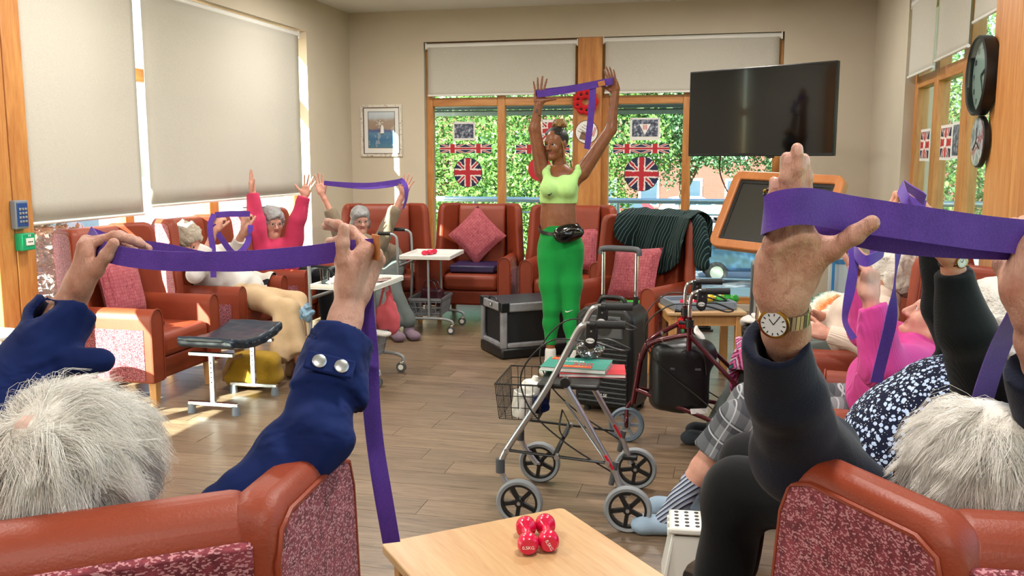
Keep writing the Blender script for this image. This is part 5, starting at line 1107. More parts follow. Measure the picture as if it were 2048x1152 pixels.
for s in (-1, 1): MB().ball((0.02 * s, -0.035, 0.02), (0.022, 0.008, 0.012), n=8, m=6).build('leaf', bpy.data.materials['rose_stem'], ro)

# ================================================================== television on its arm
pl, pr_ = gd(1381, 236, 7.9), gd(1674, 209, 6.95); cx_ = (pl + pr_) / 2; ex = (pr_ - pl); wid = ex.length; ex.z = 0; ex.normalize(); ny_ = Vector((ex.y, -ex.x, 0))
t_ = thing('television', 'large black flat television angled out on a wall arm', 'television', (cx_.x, cx_.y, cx_.z)); t_.rotation_euler = Matrix((ex, -ny_, Vector((0, 0, 1)))).transposed().to_euler()
hT = 0.71
MB().box((0, 0.0, 0), (wid, 0.045, hT)).build('casing', 'black', t_, bevel=0.006); MB().box((0, -0.0235, 0.006), (wid - 0.022, 0.003, hT - 0.034)).build('screen', mat('tv_screen', '#050506', 0.09, coat=0.2), t_); MB().box((0, 0.045, -0.1), (0.6, 0.06, 0.4)).build('back_box', 'black', t_, bevel=0.02)
wp = Vector((cx_.x - 0.1, YF - 0.02, cx_.z)); lw = t_.matrix_basis.inverted() @ wp
MB().tube([(0, 0.07, 0), (lw.x * 0.5 + 0.15, lw.y * 0.5 + 0.1, 0), (lw.x, lw.y, 0)], 0.025, 10).build('wall_arm', 'black', t_)
MB().box((0.12, 0.0, -hT / 2 - 0.008), (0.05, 0.03, 0.018)).build('sensor', 'black', t_)
MB().tube(catmull([(-0.38, 0.05, -0.3), (-0.4, 0.08, -0.5), (-0.3, 0.1, -0.72), (-0.22, 0.12, -0.95)], 6), 0.006, 6).build('cable', 'black', t_)
# wooden-framed touch screen on a stand
TL, TR_, BR_, BL_ = gd(1460, 350, 6.35), gd(1682, 350, 5.75), gd(1655, 528, 5.55), gd(1434, 488, 6.2)
cc = (TL + TR_ + BR_ + BL_) / 4; ex = ((TR_ - TL) + (BR_ - BL_)).normalized(); ez = ((TL - BL_) + (TR_ - BR_)); ez = (ez - ex * ez.dot(ex)).normalized(); ey = ez.cross(ex)
W2, H2 = ((TR_ - TL).length + (BR_ - BL_).length) / 4, ((TL - BL_).length + (TR_ - BR_).length) / 4
t_ = thing('touch_screen', 'grey touch screen in a rounded orange-wood frame, tilted on its stand', 'screen'); SM = Matrix.Translation(cc) @ Matrix((ex, ey, ez)).transposed().to_4x4(); t_.matrix_world = SM
def rrect(w_, h_, r_, n=6): return [(sx * (w_ - r_) + r_ * math.cos(a), sy * (h_ - r_) + r_ * math.sin(a)) for sx, sy, a0 in ((1, 1, 0), (-1, 1, 90), (-1, -1, 180), (1, -1, 270)) for a in [R(a0 + 90 * k / n) for k in range(n + 1)]]
def frame_ring(outer, inner, y0, y1):
    n = len(outer); vs = [(p[0], y, p[1]) for y in (y0, y1) for pl_ in (outer, inner) for p in pl_]; f = []
    for i in range(n):
        j = (i + 1) % n; f += [(i, j, n + j, n + i), (2 * n + i, 3 * n + i, 3 * n + j, 2 * n + j), (i, 2 * n + i, 2 * n + j, j), (n + i, n + j, 3 * n + j, 3 * n + i)]
    return vs, f
MB().add(*frame_ring(rrect(W2, H2, 0.07), rrect(W2 - 0.062, H2 - 0.062, 0.012), -0.03, 0.03)).build('wood_frame', 'oakframe', t_, bevel=0.008)
MB().add(*frame_ring(rrect(W2 - 0.058, H2 - 0.058, 0.012), rrect(W2 - 0.085, H2 - 0.085, 0.004), -0.012, 0.02)).build('bezel', 'black', t_)
MB().box((0, 0.0, 0), (2 * W2 - 0.16, 0.012, 2 * H2 - 0.16)).build('screen', mat('grey_screen', '#34332F', 0.25), t_); MB().box((0, 0.022, 0), (2 * W2 - 0.1, 0.012, 2 * H2 - 0.1)).build('backplate', 'darkgrey', t_)
li = SM.inverted(); ft = Vector((cc.x + ey.x * 0.1, cc.y + ey.y * 0.1 + 0.34, 0))
MB().tube([li @ (cc + ey * 0.03), li @ (cc + ey * 0.12 - Vector((0, 0, 0.1))), li @ Vector((ft.x, ft.y, 0.06))], 0.035, 12).build('stand_column', 'whiteplastic', t_)
for s in (-1, 1): MB().tube([li @ Vector((ft.x + s * 0.14, ft.y - 0.3, 0.05)), li @ Vector((ft.x + s * 0.16, ft.y + 0.3, 0.05))], 0.025, 8).build('stand_foot', 'whiteplastic', t_)
MB().tube([li @ Vector((ft.x - 0.15, ft.y, 0.05)), li @ Vector((ft.x + 0.15, ft.y, 0.05))], 0.025, 8).build('stand_bar', 'whiteplastic', t_)

# ================================================================== on the walls
def flat_frame(loc, axis):                                              # local x right, z up, -y towards the room
    return Matrix.Translation(loc) if axis == 'far' else Matrix.Translation(loc) @ Matrix.Rotation(R(90 if axis == 'left' else -90), 4, 'Z')
a_, b_ = gy(722, 210, YF), gy(806, 313, YF); c_ = (a_ + b_) / 2; pw, ph = abs(b_.x - a_.x) / 2, abs(a_.z - b_.z) / 2
t_ = thing('framed_picture', 'white-framed watercolour of a windmill by blue water', 'picture', (c_.x, YF - 0.012, c_.z))
m, t, b = nmat('distressed_white'); t.links.new(ramp(t, noise(t, coords(t), 45, 4, 0.7), [(0.36, '#A08C78'), (0.46, '#DED8CB')]), b.inputs['Base Color']); MT['distress'] = m
MB().add(*frame_ring(rrect(pw, ph, 0.004, 1), rrect(pw - 0.028, ph - 0.028, 0.002, 1), -0.012, 0.012)).build('frame', 'distress', t_); MB().add(*frame_ring(rrect(pw - 0.027, ph - 0.027, 0.002, 1), rrect(pw - 0.036, ph - 0.036, 0.002, 1), -0.008, 0.012)).build('inner_rim', mat('brown_rim', '#5A4536', 0.5), t_)
MB().box((0, 0.004, 0), (2 * pw - 0.07, 0.006, 2 * ph - 0.07)).build('mount', 'paper', t_)
m, t, b = nmat('watercolour'); x, y, z = xyz(t, coords(t)); nz = noise(t, coords(t), 12, 3); hh = (z + (nz - 0.5) * 0.05) * (1 / (2 * ph - 0.2)) + 0.5
t.links.new(mixc(t, nz.gt(0.6) * 0.3, ramp(t, hh, [(0.0, '#4F7E96'), (0.22, '#3E6E96'), (0.42, '#5A86A6'), (0.5, '#4E5A8C'), (0.56, '#9C8674'), (0.8, '#A39080'), (0.88, '#B9C2C9'), (1.0, '#C4CED6')]), '#DAD4C6'), b.inputs['Base Color']); MT['watercolour'] = m
MB().box((0, 0.001, 0.01), (2 * pw - 0.17, 0.004, 2 * ph - 0.17)).build('painting', 'watercolour', t_); MB().add(*frame_ring(rrect(pw - 0.083, ph - 0.083, 0.001, 1), rrect(pw - 0.087, ph - 0.087, 0.001, 1), -0.003, 0.0)).build('print_border', 'print_black', t_, loc=(0, 0, 0.01))
MB().lathe([(0.022, -0.05), (0.018, 0.02), (0.001, 0.045)], (0.01, -0.004, 0.02), (0, 0, 1), 10).build('painted_mill', 'paper', t_)
for k in range(6): a = R(20 + k * 60); MB().box((0.0 - 0.02 + 0.025 * math.cos(a), -0.006, 0.075 + 0.025 * math.sin(a)), (0.045, 0.002, 0.005), rot=(0, -a, 0)).build('painted_sail', 'paper', t_)
# keypad and break-glass box on the post
pk = gx(36, 432, XL + 0.045); t_ = thing('door_keypad', 'grey door keypad with blue panel on the pine post', 'keypad', (XL + 0.03, 4.58, 1.23)); t_.rotation_euler = (0, 0, R(90))
MB().box((0, -0.02, 0), (0.10, 0.04, 0.165)).build('housing', 'bluegrey', t_, bevel=0.006); MB().box((0, -0.042, 0.0), (0.082, 0.006, 0.135)).build('panel', mat('blue_panel', '#1F4484', 0.4), t_, bevel=0.002)
for i in range(3):
    for j in range(4): MB().box((-0.022 + i * 0.022, -0.047, 0.032 - j * 0.024), (0.015, 0.006, 0.014)).build('key', 'alu', t_, bevel=0.002)
t_ = thing('break_glass_box', 'green emergency door release box below the keypad', 'call point', (XL + 0.03, 4.60, 1.07)); t_.rotation_euler = (0, 0, R(90))
MB().box((0, -0.028, 0), (0.105, 0.056, 0.10)).build('housing', mat('green_plastic', '#0E9A66', 0.4), t_, bevel=0.006); MB().box((0.005, -0.058, 0.0), (0.062, 0.006, 0.042)).build('glass_plate', 'whiteplastic', t_, bevel=0.002)
for k in (-1, 0, 1): MB().lathe([(0.004, 0), (0.004, 0.002)], (0.005 + 0.013 * k, -0.0625, 0), (0, 1, 0), 10).build('dot', 'print_black', t_)
for k in (-1, 1): MB().box((0.005 + 0.006 * k, -0.057, 0.036), (0.004, 0.002, 0.012)).build('mark', 'print_white', t_)
# clocks on the right-hand post
t_ = thing('wall_clock', 'large round black-rimmed clock on the right-hand post', 'clock', (XR - 0.05, 5.33, 1.98)); t_.rotation_euler = (0, 0, R(-90))
MB().lathe([(0.205, 0.0), (0.205, -0.055), (0.195, -0.062), (0.188, -0.055), (0.188, -0.02), (0.001, -0.02)], axis=(0, 1, 0), n=48).build('case', 'black', t_); MB().lathe([(0.187, -0.026), (0.001, -0.027)], axis=(0, 1, 0), n=48).build('dial', mat('clock_dial', '#CFCEC9', 0.5), t_)
for k in range(12): a = R(30 * k); text(str(12 if k == 0 else k), 'numeral', 'print_black', 0.042, t_, (0.15 * math.sin(a), -0.0285, 0.15 * math.cos(a)), Euler((R(90), 0, 0)))
for L_, w_, a in ((0.10, 0.012, 70), (0.145, 0.008, 150)): MB().box((L_ / 2 * math.sin(R(a)), -0.032, L_ / 2 * math.cos(R(a))), (w_, 0.002, L_), rot=(0, R(a), 0)).build('hand', 'print_black', t_)
MB().lathe([(0.001, -0.058), (0.189, -0.057), (0.189, -0.054), (0.001, -0.055)], axis=(0, 1, 0), n=40).build('cover_glass', 'pane', t_)
t_ = thing('round_plaque', 'small oval-looking round picture plaque under the large clock', 'plaque', (XR - 0.05, 5.34, 1.64)); t_.rotation_euler = (0, 0, R(-90))
MB().lathe([(0.135, 0), (0.135, -0.022), (0.128, -0.026), (0.001, -0.026)], axis=(0, 1, 0), n=40).build('rim', 'black', t_); m, t, b = nmat('plaque_print'); t.links.new(ramp(t, noise(t, coords(t), 9, 2), [(0.4, '#6F7C86'), (0.5, '#A9B4BA'), (0.6, '#8C4B50'), (0.64, '#C9CED0')]), b.inputs['Base Color']); b.inputs['Roughness'].default_value = 0.2; MT['plaque'] = m
MB().lathe([(0.126, -0.0265), (0.001, -0.028)], axis=(0, 1, 0), n=40).build('print', 'plaque', t_)
for a in (0, 120, 235): MB().box((0.035 * math.sin(R(a)), -0.031, 0.035 * math.cos(R(a))), (0.006, 0.002, 0.075), rot=(0, R(a), 0)).build('hand', 'print_black', t_)
# ---- union flags and photographs in the far window
def flag_nodes(name, diag, kx, kz, worn=False):
    m, t, b = nmat(name); x, y, z = xyz(t, coords(t)); u = x * kx; v = z * kz
    if worn: n = (noise(t, coords(t, scale=(1, 1, 1)), 30, 2) - 0.5) * 0.16; u0, v0 = u + n, v + n
    else: u0, v0 = u, v
    d1 = (u0 - v0).abs(); d2 = (u0 + v0).abs(); dd = d1.min(d2); cr = u0.abs().min(v0.abs())
    c = mixc(t, dd.lt(0.20), '#141A44', '#E3D8D2'); c = mixc(t, dd.lt(0.09), c, '#B4202E'); c = mixc(t, cr.lt(0.27), c, '#E8DDD6'); c = mixc(t, cr.lt(0.17), c, '#B81E2C')
    t.links.new(c, b.inputs['Base Color']); b.inputs['Roughness'].default_value = 0.6; return m
MT['flagdisc'] = flag_nodes('worn_union_flag', 1, 1 / 0.15, 1 / 0.15, True); MT['flagbar'] = flag_nodes('union_flag', 1, 1 / 0.145, 1 / 0.055)
YW = YF + 0.105                                                          # room side of the far panes
def disc(label, u, v, r):
    p = gy(u, v, YW); t_ = thing('flag_disc', label, 'flag', (p.x, YW, p.z), 0, 'union flag discs'); MB().lathe([(r, 0), (r, -0.004), (0.001, -0.0045)], axis=(0, 1, 0), n=48).build('disc', 'flagdisc', t_); MB().lathe([(r, 0.0005), (r + 0.006, 0.0005), (r + 0.006, -0.005), (r, -0.005), (r, 0.0005)], axis=(0, 1, 0), n=48).build('edge', 'print_navy', t_); return t_
disc('round union flag on the far window left of the exercise leader', 936, 345, 0.155); disc('round union flag on the far window under the right photograph', 1283, 348, 0.175)
p = gy(1080, 338, YW); t_ = thing('red_disc', 'round red and white sign half hidden by the exercise leader', 'sign', (p.x, YW, p.z)); MB().lathe([(0.13, 0), (0.13, -0.004), (0.001, -0.0045)], axis=(0, 1, 0), n=40).build('disc', 'print_red', t_)
for k in range(3): MB().box((0.03 + 0.04 * k, -0.006, 0), (0.012, 0.002, 0.19 - 0.05 * k)).build('stripe', 'print_white', t_)
def flagbar(label, u, v):
    p = gy(u, v, YW); t_ = thing('flag_bunting', label, 'flag', (p.x, YW, p.z), 0, 'union flag banners')
    for s in (-1, 1): MB().prism([(-0.145, -0.05), (0.145, -0.05), (0.145, 0.045), (0.11, 0.045), (0.08, 0.055), (0.05, 0.045), (0.0, 0.05), (-0.05, 0.045), (-0.08, 0.055), (-0.11, 0.045), (-0.145, 0.045)], 'y', -0.003, 0).build('flag', 'flagbar', t_, loc=(s * 0.1455, 0, 0), smooth=False)
    return t_
flagbar('union flag banner on the far window left of the leader', 931, 297); flagbar('union flag banner on the far window behind the leader', 1085, 298); flagbar('union flag banner on the far window right of the leader', 1282, 297)
m, t, b = nmat('old_photo'); t.links.new(ramp(t, noise(t, coords(t), 26, 4, 0.7), [(0.38, '#1E2333'), (0.52, '#5C6478'), (0.66, '#C3C8D2')]), b.inputs['Base Color']); MT['photo'] = m
for i, (u, v, w_, h_, lb) in enumerate(((928, 262, 0.25, 0.20, 'old street photograph taped to the left far window'), (1290, 258, 0.31, 0.23, 'old crowd photograph with a white triangle on the right far window'), (1101, 262, 0.2, 0.24, 'flag print taped to the far window behind the leader'))):
    p = gy(u, v, YW); t_ = thing('window_photograph', lb, 'photograph', (p.x, YW, p.z), 0, 'photographs taped to the far window'); MB().box((0, -0.001, 0), (w_, 0.002, h_)).build('sheet', 'paper', t_); MB().box((0.0, -0.003, 0.0 if i != 1 else 0.01), (w_ * 0.86, 0.002, h_ * 0.76)).build('print', 'photo' if i < 2 else 'flagdisc', t_)
    if i == 1:
        MB().prism([(-0.06, 0.05), (0.06, 0.05), (0, -0.06)], 'y', -0.006, -0.004).build('triangle', 'print_white', t_)
        for k in (-1, 0, 1): MB().box((0.016 * k, -0.007, 0.018), (0.007, 0.002, 0.05)).build('stroke', 'print_red', t_)
    for sx in (-1, 1): MB().lathe([(0.005, 0), (0.005, -0.004)], (sx * w_ * 0.45, -0.002, h_ * 0.44), (0, 1, 0), 8).build('tack', 'darkgrey', t_)
# poppy wreath on the far post
p = gy(1172, 204, YF - 0.02); t_ = thing('poppy_wreath', 'red felt poppy wreath on the pine post behind the leader', 'wreath', (p.x, YF - 0.025, p.z))
for k in range(9):
    a = R(40 * k); c = (0.085 * math.cos(a), -0.01 - 0.01 * (k % 2), 0.085 * math.sin(a)); pp = MB().lathe([(0.001, -0.016), (0.03, -0.03), (0.052, -0.014), (0.05, 0.0), (0.02, 0.01)], c, (0, 1, 0), 14).build('poppy', 'redcloth', t_); MB().ball((c[0], c[1] - 0.028, c[2]), 0.012, n=10, m=6).build('poppy_centre', 'print_black', pp)
p = gy(1173, 264, YF - 0.03); t_ = thing('round_sign', 'round black and white illustrated sign on the pine post', 'sign', (p.x, YF - 0.016, p.z)); MB().lathe([(0.115, 0), (0.115, -0.004), (0.001, -0.0045)], axis=(0, 1, 0), n=40).build('disc', 'paper', t_); MB().lathe([(0.115, 0.001), (0.12, 0.001), (0.12, -0.006), (0.115, -0.006), (0.115, 0.001)], axis=(0, 1, 0), n=40).build('edge', 'print_black', t_)
MB().prism([(-0.08, -0.07), (0.0, -0.09), (0.02, -0.02), (-0.05, 0.01)], 'y', -0.007, -0.0045).build('drawing', mat('sepia', '#7A5A48', 0.6), t_)
for k in range(4): MB().box((0.01 - 0.02 * k, -0.006, 0.05 - 0.02 * k), (0.10, 0.002, 0.004), rot=(0, R(30), 0)).build('drawn_line', 'print_black', t_)
for k in range(2): MB().box((0.07 + 0.016 * k, -0.006, 0.0), (0.006, 0.002, 0.1), rot=(0, R(20), 0)).build('stripe', 'print_red', t_)
# photographs in the right-hand window
for i, (u, v) in enumerate(((1892, 285), (1917, 280), (1850, 290))):
    p = gx(u, v, XR + 0.105); t_ = thing('flag_print', ['flag print on the right-hand window, middle one', 'dark photograph on the right-hand window near the clock', 'flag print on the right-hand window, far one'][i], 'photograph', (XR + 0.105, p.y, p.z)); t_.rotation_euler = (0, 0, R(-90)); MB().box((0, -0.001, 0), (0.34, 0.002, 0.24)).build('sheet', 'paper', t_); MB().box((0, -0.003, 0), (0.30, 0.002, 0.20)).build('print', 'photo' if i == 1 else 'flagdisc', t_)
    if i != 1: MB().lathe([(0.035, 0), (0.035, -0.002)], (0, -0.004, 0), (0, 1, 0), 20).build('badge', 'print_white', t_)
# small notice by the corner chair
p = gy(800, 497, YF - 0.004); o = MB().box((0, 0, 0), (0.09, 0.006, 0.06)).build('small_notice', 'paper', bevel=0.001); o.location = (p.x, YF - 0.004, p.z); tag(o, 'small white notice low on the far wall beside the corner chair', 'notice')

# ================================================================== clutter by the right-hand chairs
p = gz(1515, 628, 0.55); t_ = thing('low_stand', 'low black and chrome stand piled with white cloths', 'stand', (p.x + 0.12, p.y - 0.12, 0)); p = Vector((p.x + 0.12, p.y - 0.22, 0))
MB().box((0, 0, 0.46), (0.44, 0.36, 0.08)).build('top', 'bagblack', t_, bevel=0.02)
for sx in (-1, 1):
    for sy in (-1, 1): MB().tube([(sx * 0.17, sy * 0.13, 0.43), (sx * 0.18, sy * 0.14, 0.05)], 0.011, 8).build('leg', 'alu', t_); MB().lathe([(0.03, -0.012), (0.032, 0.012)], (sx * 0.18, sy * 0.14, 0.032), (1, 0, 0), 14).build('castor', 'whiteplastic', t_)
MB().box((0, 0, 0.16), (0.34, 0.26, 0.012)).build('shelf', 'whiteplastic', t_)
for k in range(4):
    q = SDF().ell((0, 0, 0.025), (0.11, 0.09, 0.028)).mesh(0.009, wob(0.013, 45, 40 + k)); o = smesh('crumpled_cloth', [q], 'whiteknit'); o.location = (p.x - 0.12 + 0.08 * k, p.y + 0.1 + 0.05 * (k % 2), 0.502 + 0.012 * k); o.rotation_euler = (0, 0, k * 0.8); tag(o, ['crumpled white cloth at the left end of the low stand', 'crumpled white cloth second from the left on the low stand', 'crumpled white cloth third from the left on the low stand', 'crumpled white cloth at the right end of the low stand'][k], 'cloth', 'white cloths on the low stand')  # heap of crumpled white cloths, no straps among them
p = gd(1690, 560, 6.2); t_ = thing('water_dispenser', 'white and blue plastic drinks dispenser behind the cream jumper', 'dispenser', (p.x, p.y, 0)); MB().box((0, 0, 0.29), (0.3, 0.26, 0.58)).build('stand', 'darkgrey', t_, bevel=0.01)
MB().lathe([(0.10, 0.58), (0.11, 0.60), (0.11, 0.88), (0.09, 0.92), (0.04, 0.94)], n=24).build('tank', mat('milky_plastic', '#DCE6EC', 0.3), t_); MB().lathe([(0.115, 0.86), (0.115, 0.89)], n=24).build('blue_band', mat('blue_plastic', '#3F8FD0', 0.4), t_); MB().box((-0.02, -0.02, 1.03), (0.10, 0.02, 0.2)).build('sign_card', 'paper', t_, bevel=0.01)
for sx in (-0.09, 0.06): MB().box((sx, -0.115, 0.74), (0.018, 0.012, 0.26)).build('blue_strip', bpy.data.materials['blue_plastic'], t_)
p = gd(1540, 545, 7.1); t_ = thing('grey_cabinet', 'small grey cabinet under the tilted touch screen', 'cabinet', (p.x, p.y, 0)); MB().box((0, 0, 0.38), (0.28, 0.30, 0.76)).build('body', 'midgrey', t_, bevel=0.01); MB().box((0, -0.152, 0.38), (0.24, 0.008, 0.68)).build('door', 'whiteplastic', t_, bevel=0.004); MB().tube([(0.09, -0.165, 0.5), (0.09, -0.165, 0.6)], 0.006, 8).build('handle', 'alu', t_)
p = gz(1375, 660, 0); t_ = thing('black_shoes', 'black shoe under the side table', 'shoe', (p.x + 0.1, p.y, 0)); q = SDF().cone((-0.1, 0, 0.035), 0.035, (0.08, 0, 0.03), 0.03, 0.02).mesh(0.008); smesh('upper', [q], 'blackgloss', t_); MB().box((0, 0, 0.008), (0.26, 0.075, 0.016)).build('sole', 'black', t_, bevel=0.006)

# ================================================================== people
CR, CU, CF = _rt.normalized(), Vector((0, 0, 1)), Vector((-math.sin(YAW), math.cos(YAW), 0))
def vv(a, b=0, c=0): return (CR * a + CU * b + CF * c)                    # right, up, away
def fr_(f, u=CU):
    f = Vector(f).normalized(); r = f.cross(Vector(u)).normalized(); u = r.cross(f); return r, f, u
def head_sdf(c, f, u=CU, sc=1.0, neck=None, skin=0, lips=1, white=2, iris=3, h=0.0035, full=1.0):
    r, f, u = fr_(f, u); c = Vector(c); S = SDF(); P = lambda x, y, z: c + (r * x + f * y + u * z) * sc; M = np.array([[r[i], f[i], u[i]] for i in range(3)]); q = sc
    E = lambda p, rad, k=0.015, mi=skin, op='+': S.ell(P(*p), [a * q for a in rad], M, k * q, mi, op)
    E((0, -0.012, 0.03), (0.076, 0.096, 0.085)); E((0, 0.03, -0.035), (0.060 * full, 0.058, 0.082), 0.03)
    for s in (-1, 1):
        S.cone(P(s * 0.046 * full, 0.0, -0.06), 0.026 * q, P(s * 0.012, 0.062, -0.098), 0.02 * q, 0.025 * q, skin)
        E((s * 0.036 * full, 0.058, -0.032), (0.027, 0.024, 0.026), 0.02); E((s * 0.0775, -0.008, -0.008), (0.010, 0.018, 0.031), 0.008)
    S.cone(P(-0.036, 0.079, 0.017), 0.013 * q, P(0.036, 0.079, 0.017), 0.013 * q, 0.018 * q, skin); S.ball(P(0, 0.077, -0.098), 0.018 * q, 0.02 * q, skin)
    for s in (-1, 1): S.ball(P(s * 0.031, 0.102, -0.004), 0.017 * q, 0.012 * q, skin, '-')
    S.cone(P(0, 0.088, 0.008), 0.008 * q, P(0, 0.108, -0.034), 0.0125 * q, 0.012 * q, skin)
    for s in (-1, 1): S.ball(P(s * 0.013, 0.096, -0.038), 0.0095 * q, 0.008 * q, skin)
    S.cone(P(-0.017, 0.0835, -0.0655), 0.0052 * q, P(0.017, 0.0835, -0.0655), 0.0052 * q, 0.006 * q, lips); S.cone(P(-0.015, 0.0825, -0.073), 0.0055 * q, P(0.015, 0.0825, -0.073), 0.0055 * q, 0.006 * q, lips)
    S.cone(P(-0.022, 0.0885, -0.0695), 0.0016 * q, P(0.022, 0.0885, -0.0695), 0.0016 * q, 0.003 * q, lips, op='-')
    for s in (-1, 1): S.ball(P(s * 0.031, 0.0765, -0.004), 0.0125 * q, 0.003 * q, white); S.ball(P(s * 0.031, 0.0848, -0.004), 0.0066 * q, 0.001, iris)
    for s in (-1, 1): S.cone(P(s * 0.019, 0.086, 0.006), 0.004 * q, P(s * 0.044, 0.081, 0.004), 0.004 * q, 0.008 * q, skin)
    if neck is not None: S.cone(P(0, -0.018, -0.06), 0.052 * q, neck, 0.056 * q, 0.03 * q, skin)
    return S.mesh(h)
def hair_sdf(c, f, u=CU, sc=1.0, vol=1.0, low=0.0, fringe=0.0, seed=1, h=0.006, amp=0.006, crown=None):
    r, f, u = fr_(f, u); c = Vector(c); S = SDF(); P = lambda x, y, z: c + (r * x + f * y + u * z) * sc; M = np.array([[r[i], f[i], u[i]] for i in range(3)])
    S.ell(P(0, -0.018, 0.038), [a * sc * vol for a in (0.087, 0.106, 0.093)], M, 0.02).ell(P(0, -0.055, -0.025 - low), [a * sc * vol for a in (0.080, 0.058, 0.072)], M, 0.03)
    for s in (-1, 1): S.ell(P(s * 0.068, -0.005, -0.005 - low), [a * sc * vol for a in (0.024, 0.045, 0.05)], M, 0.02)
    if fringe: S.ell(P(0.01, 0.062, 0.06), [a * sc for a in (0.06, 0.036, 0.03 + fringe)], M, 0.02)
    S.ell(P(0, 0.108, -0.035), [a * sc for a in (0.068, 0.072, 0.10 - fringe)], M, 0.012, 0, '-')
    if crown is not None:
        q = Vector(crown).normalized(); S.ell(P(q.x * 0.079, -0.018 + q.y * 0.098, 0.038 + q.z * 0.085), [a * sc for a in (0.015, 0.015, 0.015)], M, 0.004, 1)
    return S.mesh(h, lambda P: wob(amp * 0.7, 60, seed)(P) + wob(amp * 0.34, 150, seed + 50)(P))
def spectacles(parent, c, f, u, sc, m, org):
    r, f, u = fr_(f, u); c = Vector(c); P = lambda x, y, z: c + (r * x + f * y + u * z) * sc - Vector(org); mb = MB()
    for s in (-1, 1):
        mb.tube([P(s * 0.033 + 0.024 * math.cos(a), 0.101, -0.006 + 0.019 * math.sin(a)) for a in [2 * math.pi * k / 16 for k in range(17)]], 0.0016, 6); mb.tube([P(s * 0.056, 0.10, 0.0), P(s * 0.080, 0.06, 0.002), P(s * 0.083, -0.01, 0.004)], 0.0016, 6)
    mb.tube([P(-0.010, 0.102, -0.002), P(0, 0.105, 0.002), P(0.010, 0.102, -0.002)], 0.0016, 6); return mb.build('spectacles', m, parent, fix=False)
FING = [(0.026, 0.093, (0.043, 0.026, 0.021), 0.0092), (0.0085, 0.097, (0.048, 0.030, 0.022), 0.0095), (-0.0095, 0.093, (0.044, 0.028, 0.022), 0.009), (-0.027, 0.085, (0.034, 0.021, 0.019), 0.008)]
def hand_sdf(W, D, N, T, curl=(10, 10, 8), spread=0.0, thumb=(0.7, 0.7, 0.1), sc=1.0, mi=0, nail=None, h=0.004, fore=None, fr=0.030, wob_=None, percurl=None, old=False, thumb_bend=0.15, tb_up=0.022, wid=1.0):
    W, D, N, T = Vector(W), Vector(D).normalized(), Vector(N), Vector(T); N = (N - D * N.dot(D)).normalized(); T0 = T; T = D.cross(N); T = T if T.dot(T0) > 0 else -T
    S = SDF(); q = sc; M = np.array([[T[i], D[i], N[i]] for i in range(3)])
    S.rbox(W + D * 0.052 * q - T * 0.001, [0.039 * q * wid, 0.046 * q, 0.0145 * q], 0.0135 * q, M, 0.012 * q, mi)
    S.cone(W + D * 0.0 * q, 0.0255 * q, W + D * 0.03 * q, 0.024 * q, 0.02 * q, mi, (N, 0.75)); S.cone(W - T * 0.022 * q * wid + D * 0.02 * q + N * 0.006 * q, 0.014 * q, W - T * 0.028 * q * wid + D * 0.06 * q + N * 0.006 * q, 0.013 * q, 0.015 * q, mi)
    if fore is not None: S.cone(W + D * 0.012 * q, 0.0265 * q, W + (Vector(fore) - W) * 0.25, 0.0275 * q, 0.015, mi, (N, 0.82)); S.cone(W + (Vector(fore) - W) * 0.25, 0.0275 * q, fore, fr * q, 0.015, mi)
    for i, (t, d, L, rad) in enumerate(FING):
        t = t * wid; cu = percurl[i] if percurl else curl; sp = spread * (t / 0.026); dirT = math.sin(sp); p = W + (D * d + T * t * (1 + 0.6 * spread)) * q; a = 0
        if old: S.ball(p - N * 0.006 * q, rad * 1.15 * q, 0.008 * q, mi)
        for j in range(3):
            a += R(cu[j]); dr = ((D * math.cos(sp) + T * dirT) * math.cos(a) + N * math.sin(a)).normalized(); e = p + dr * L[j] * q; r0 = rad * (1 - 0.10 * j) * q; r1 = rad * (1 - 0.10 * (j + 1)) * q
            S.cone(p, r0 * (1.06 if old and j else 1), e, r1, 0.004 * q, mi)
            if old and j < 2: S.ball(e, r1 * 1.12, 0.004 * q, mi)
            p = e
        if nail is not None:
            up_ = (D * -math.sin(a) * 1 + N * -math.cos(a)); bk_ = (-(D * math.sin(a)) * 0 ); out = ((D * math.cos(sp) + T * dirT) * math.sin(a) - N * math.cos(a)).normalized(); tt = dr.cross(out); S.ell(p - dr * 0.003 * q + out * rad * 0.52 * q, [0.0052 * q, 0.0075 * q, 0.0026 * q], np.array([[tt[k], dr[k], out[k]] for k in range(3)]), 0.001, nail)
    tb = W + (D * tb_up + T * 0.022 + N * 0.006) * q; td = (T * thumb[0] + D * thumb[1] + N * thumb[2]).normalized(); m1 = tb + td * 0.042 * q; td2 = (td + D * thumb_bend).normalized(); m2 = m1 + td2 * 0.032 * q; td3 = (td2 + D * thumb_bend - T * thumb_bend * 0.3).normalized(); m3 = m2 + td3 * 0.024 * q
    S.cone(tb, 0.0175 * q, m1, 0.0125 * q, 0.018 * q, mi); S.cone(m1, 0.0115 * q, m2, 0.0108 * q, 0.004 * q, mi); S.cone(m2, 0.0108 * q, m3, 0.0092 * q, 0.003 * q, mi)
    if old: S.ball(m1, 0.0132 * q, 0.006 * q, mi); S.ball(m2, 0.0115 * q, 0.004 * q, mi)
    S.cone(W + (D * 0.03 + T * 0.03 + N * 0.004) * q, 0.010 * q, W + (D * 0.075 + T * 0.033) * q, 0.008 * q, 0.02 * q, mi)
    if nail is not None:
        out = (-N * 0.8 + T * 0.3 * (1 if thumb[2] < 0.5 else -1)); out = (out - td3 * out.dot(td3)).normalized(); tt = td3.cross(out); S.ell(m3 - td3 * 0.002 * q + out * 0.0058 * q, [0.0065 * q, 0.0088 * q, 0.003 * q], np.array([[tt[k], td3[k], out[k]] for k in range(3)]), 0.001, nail)
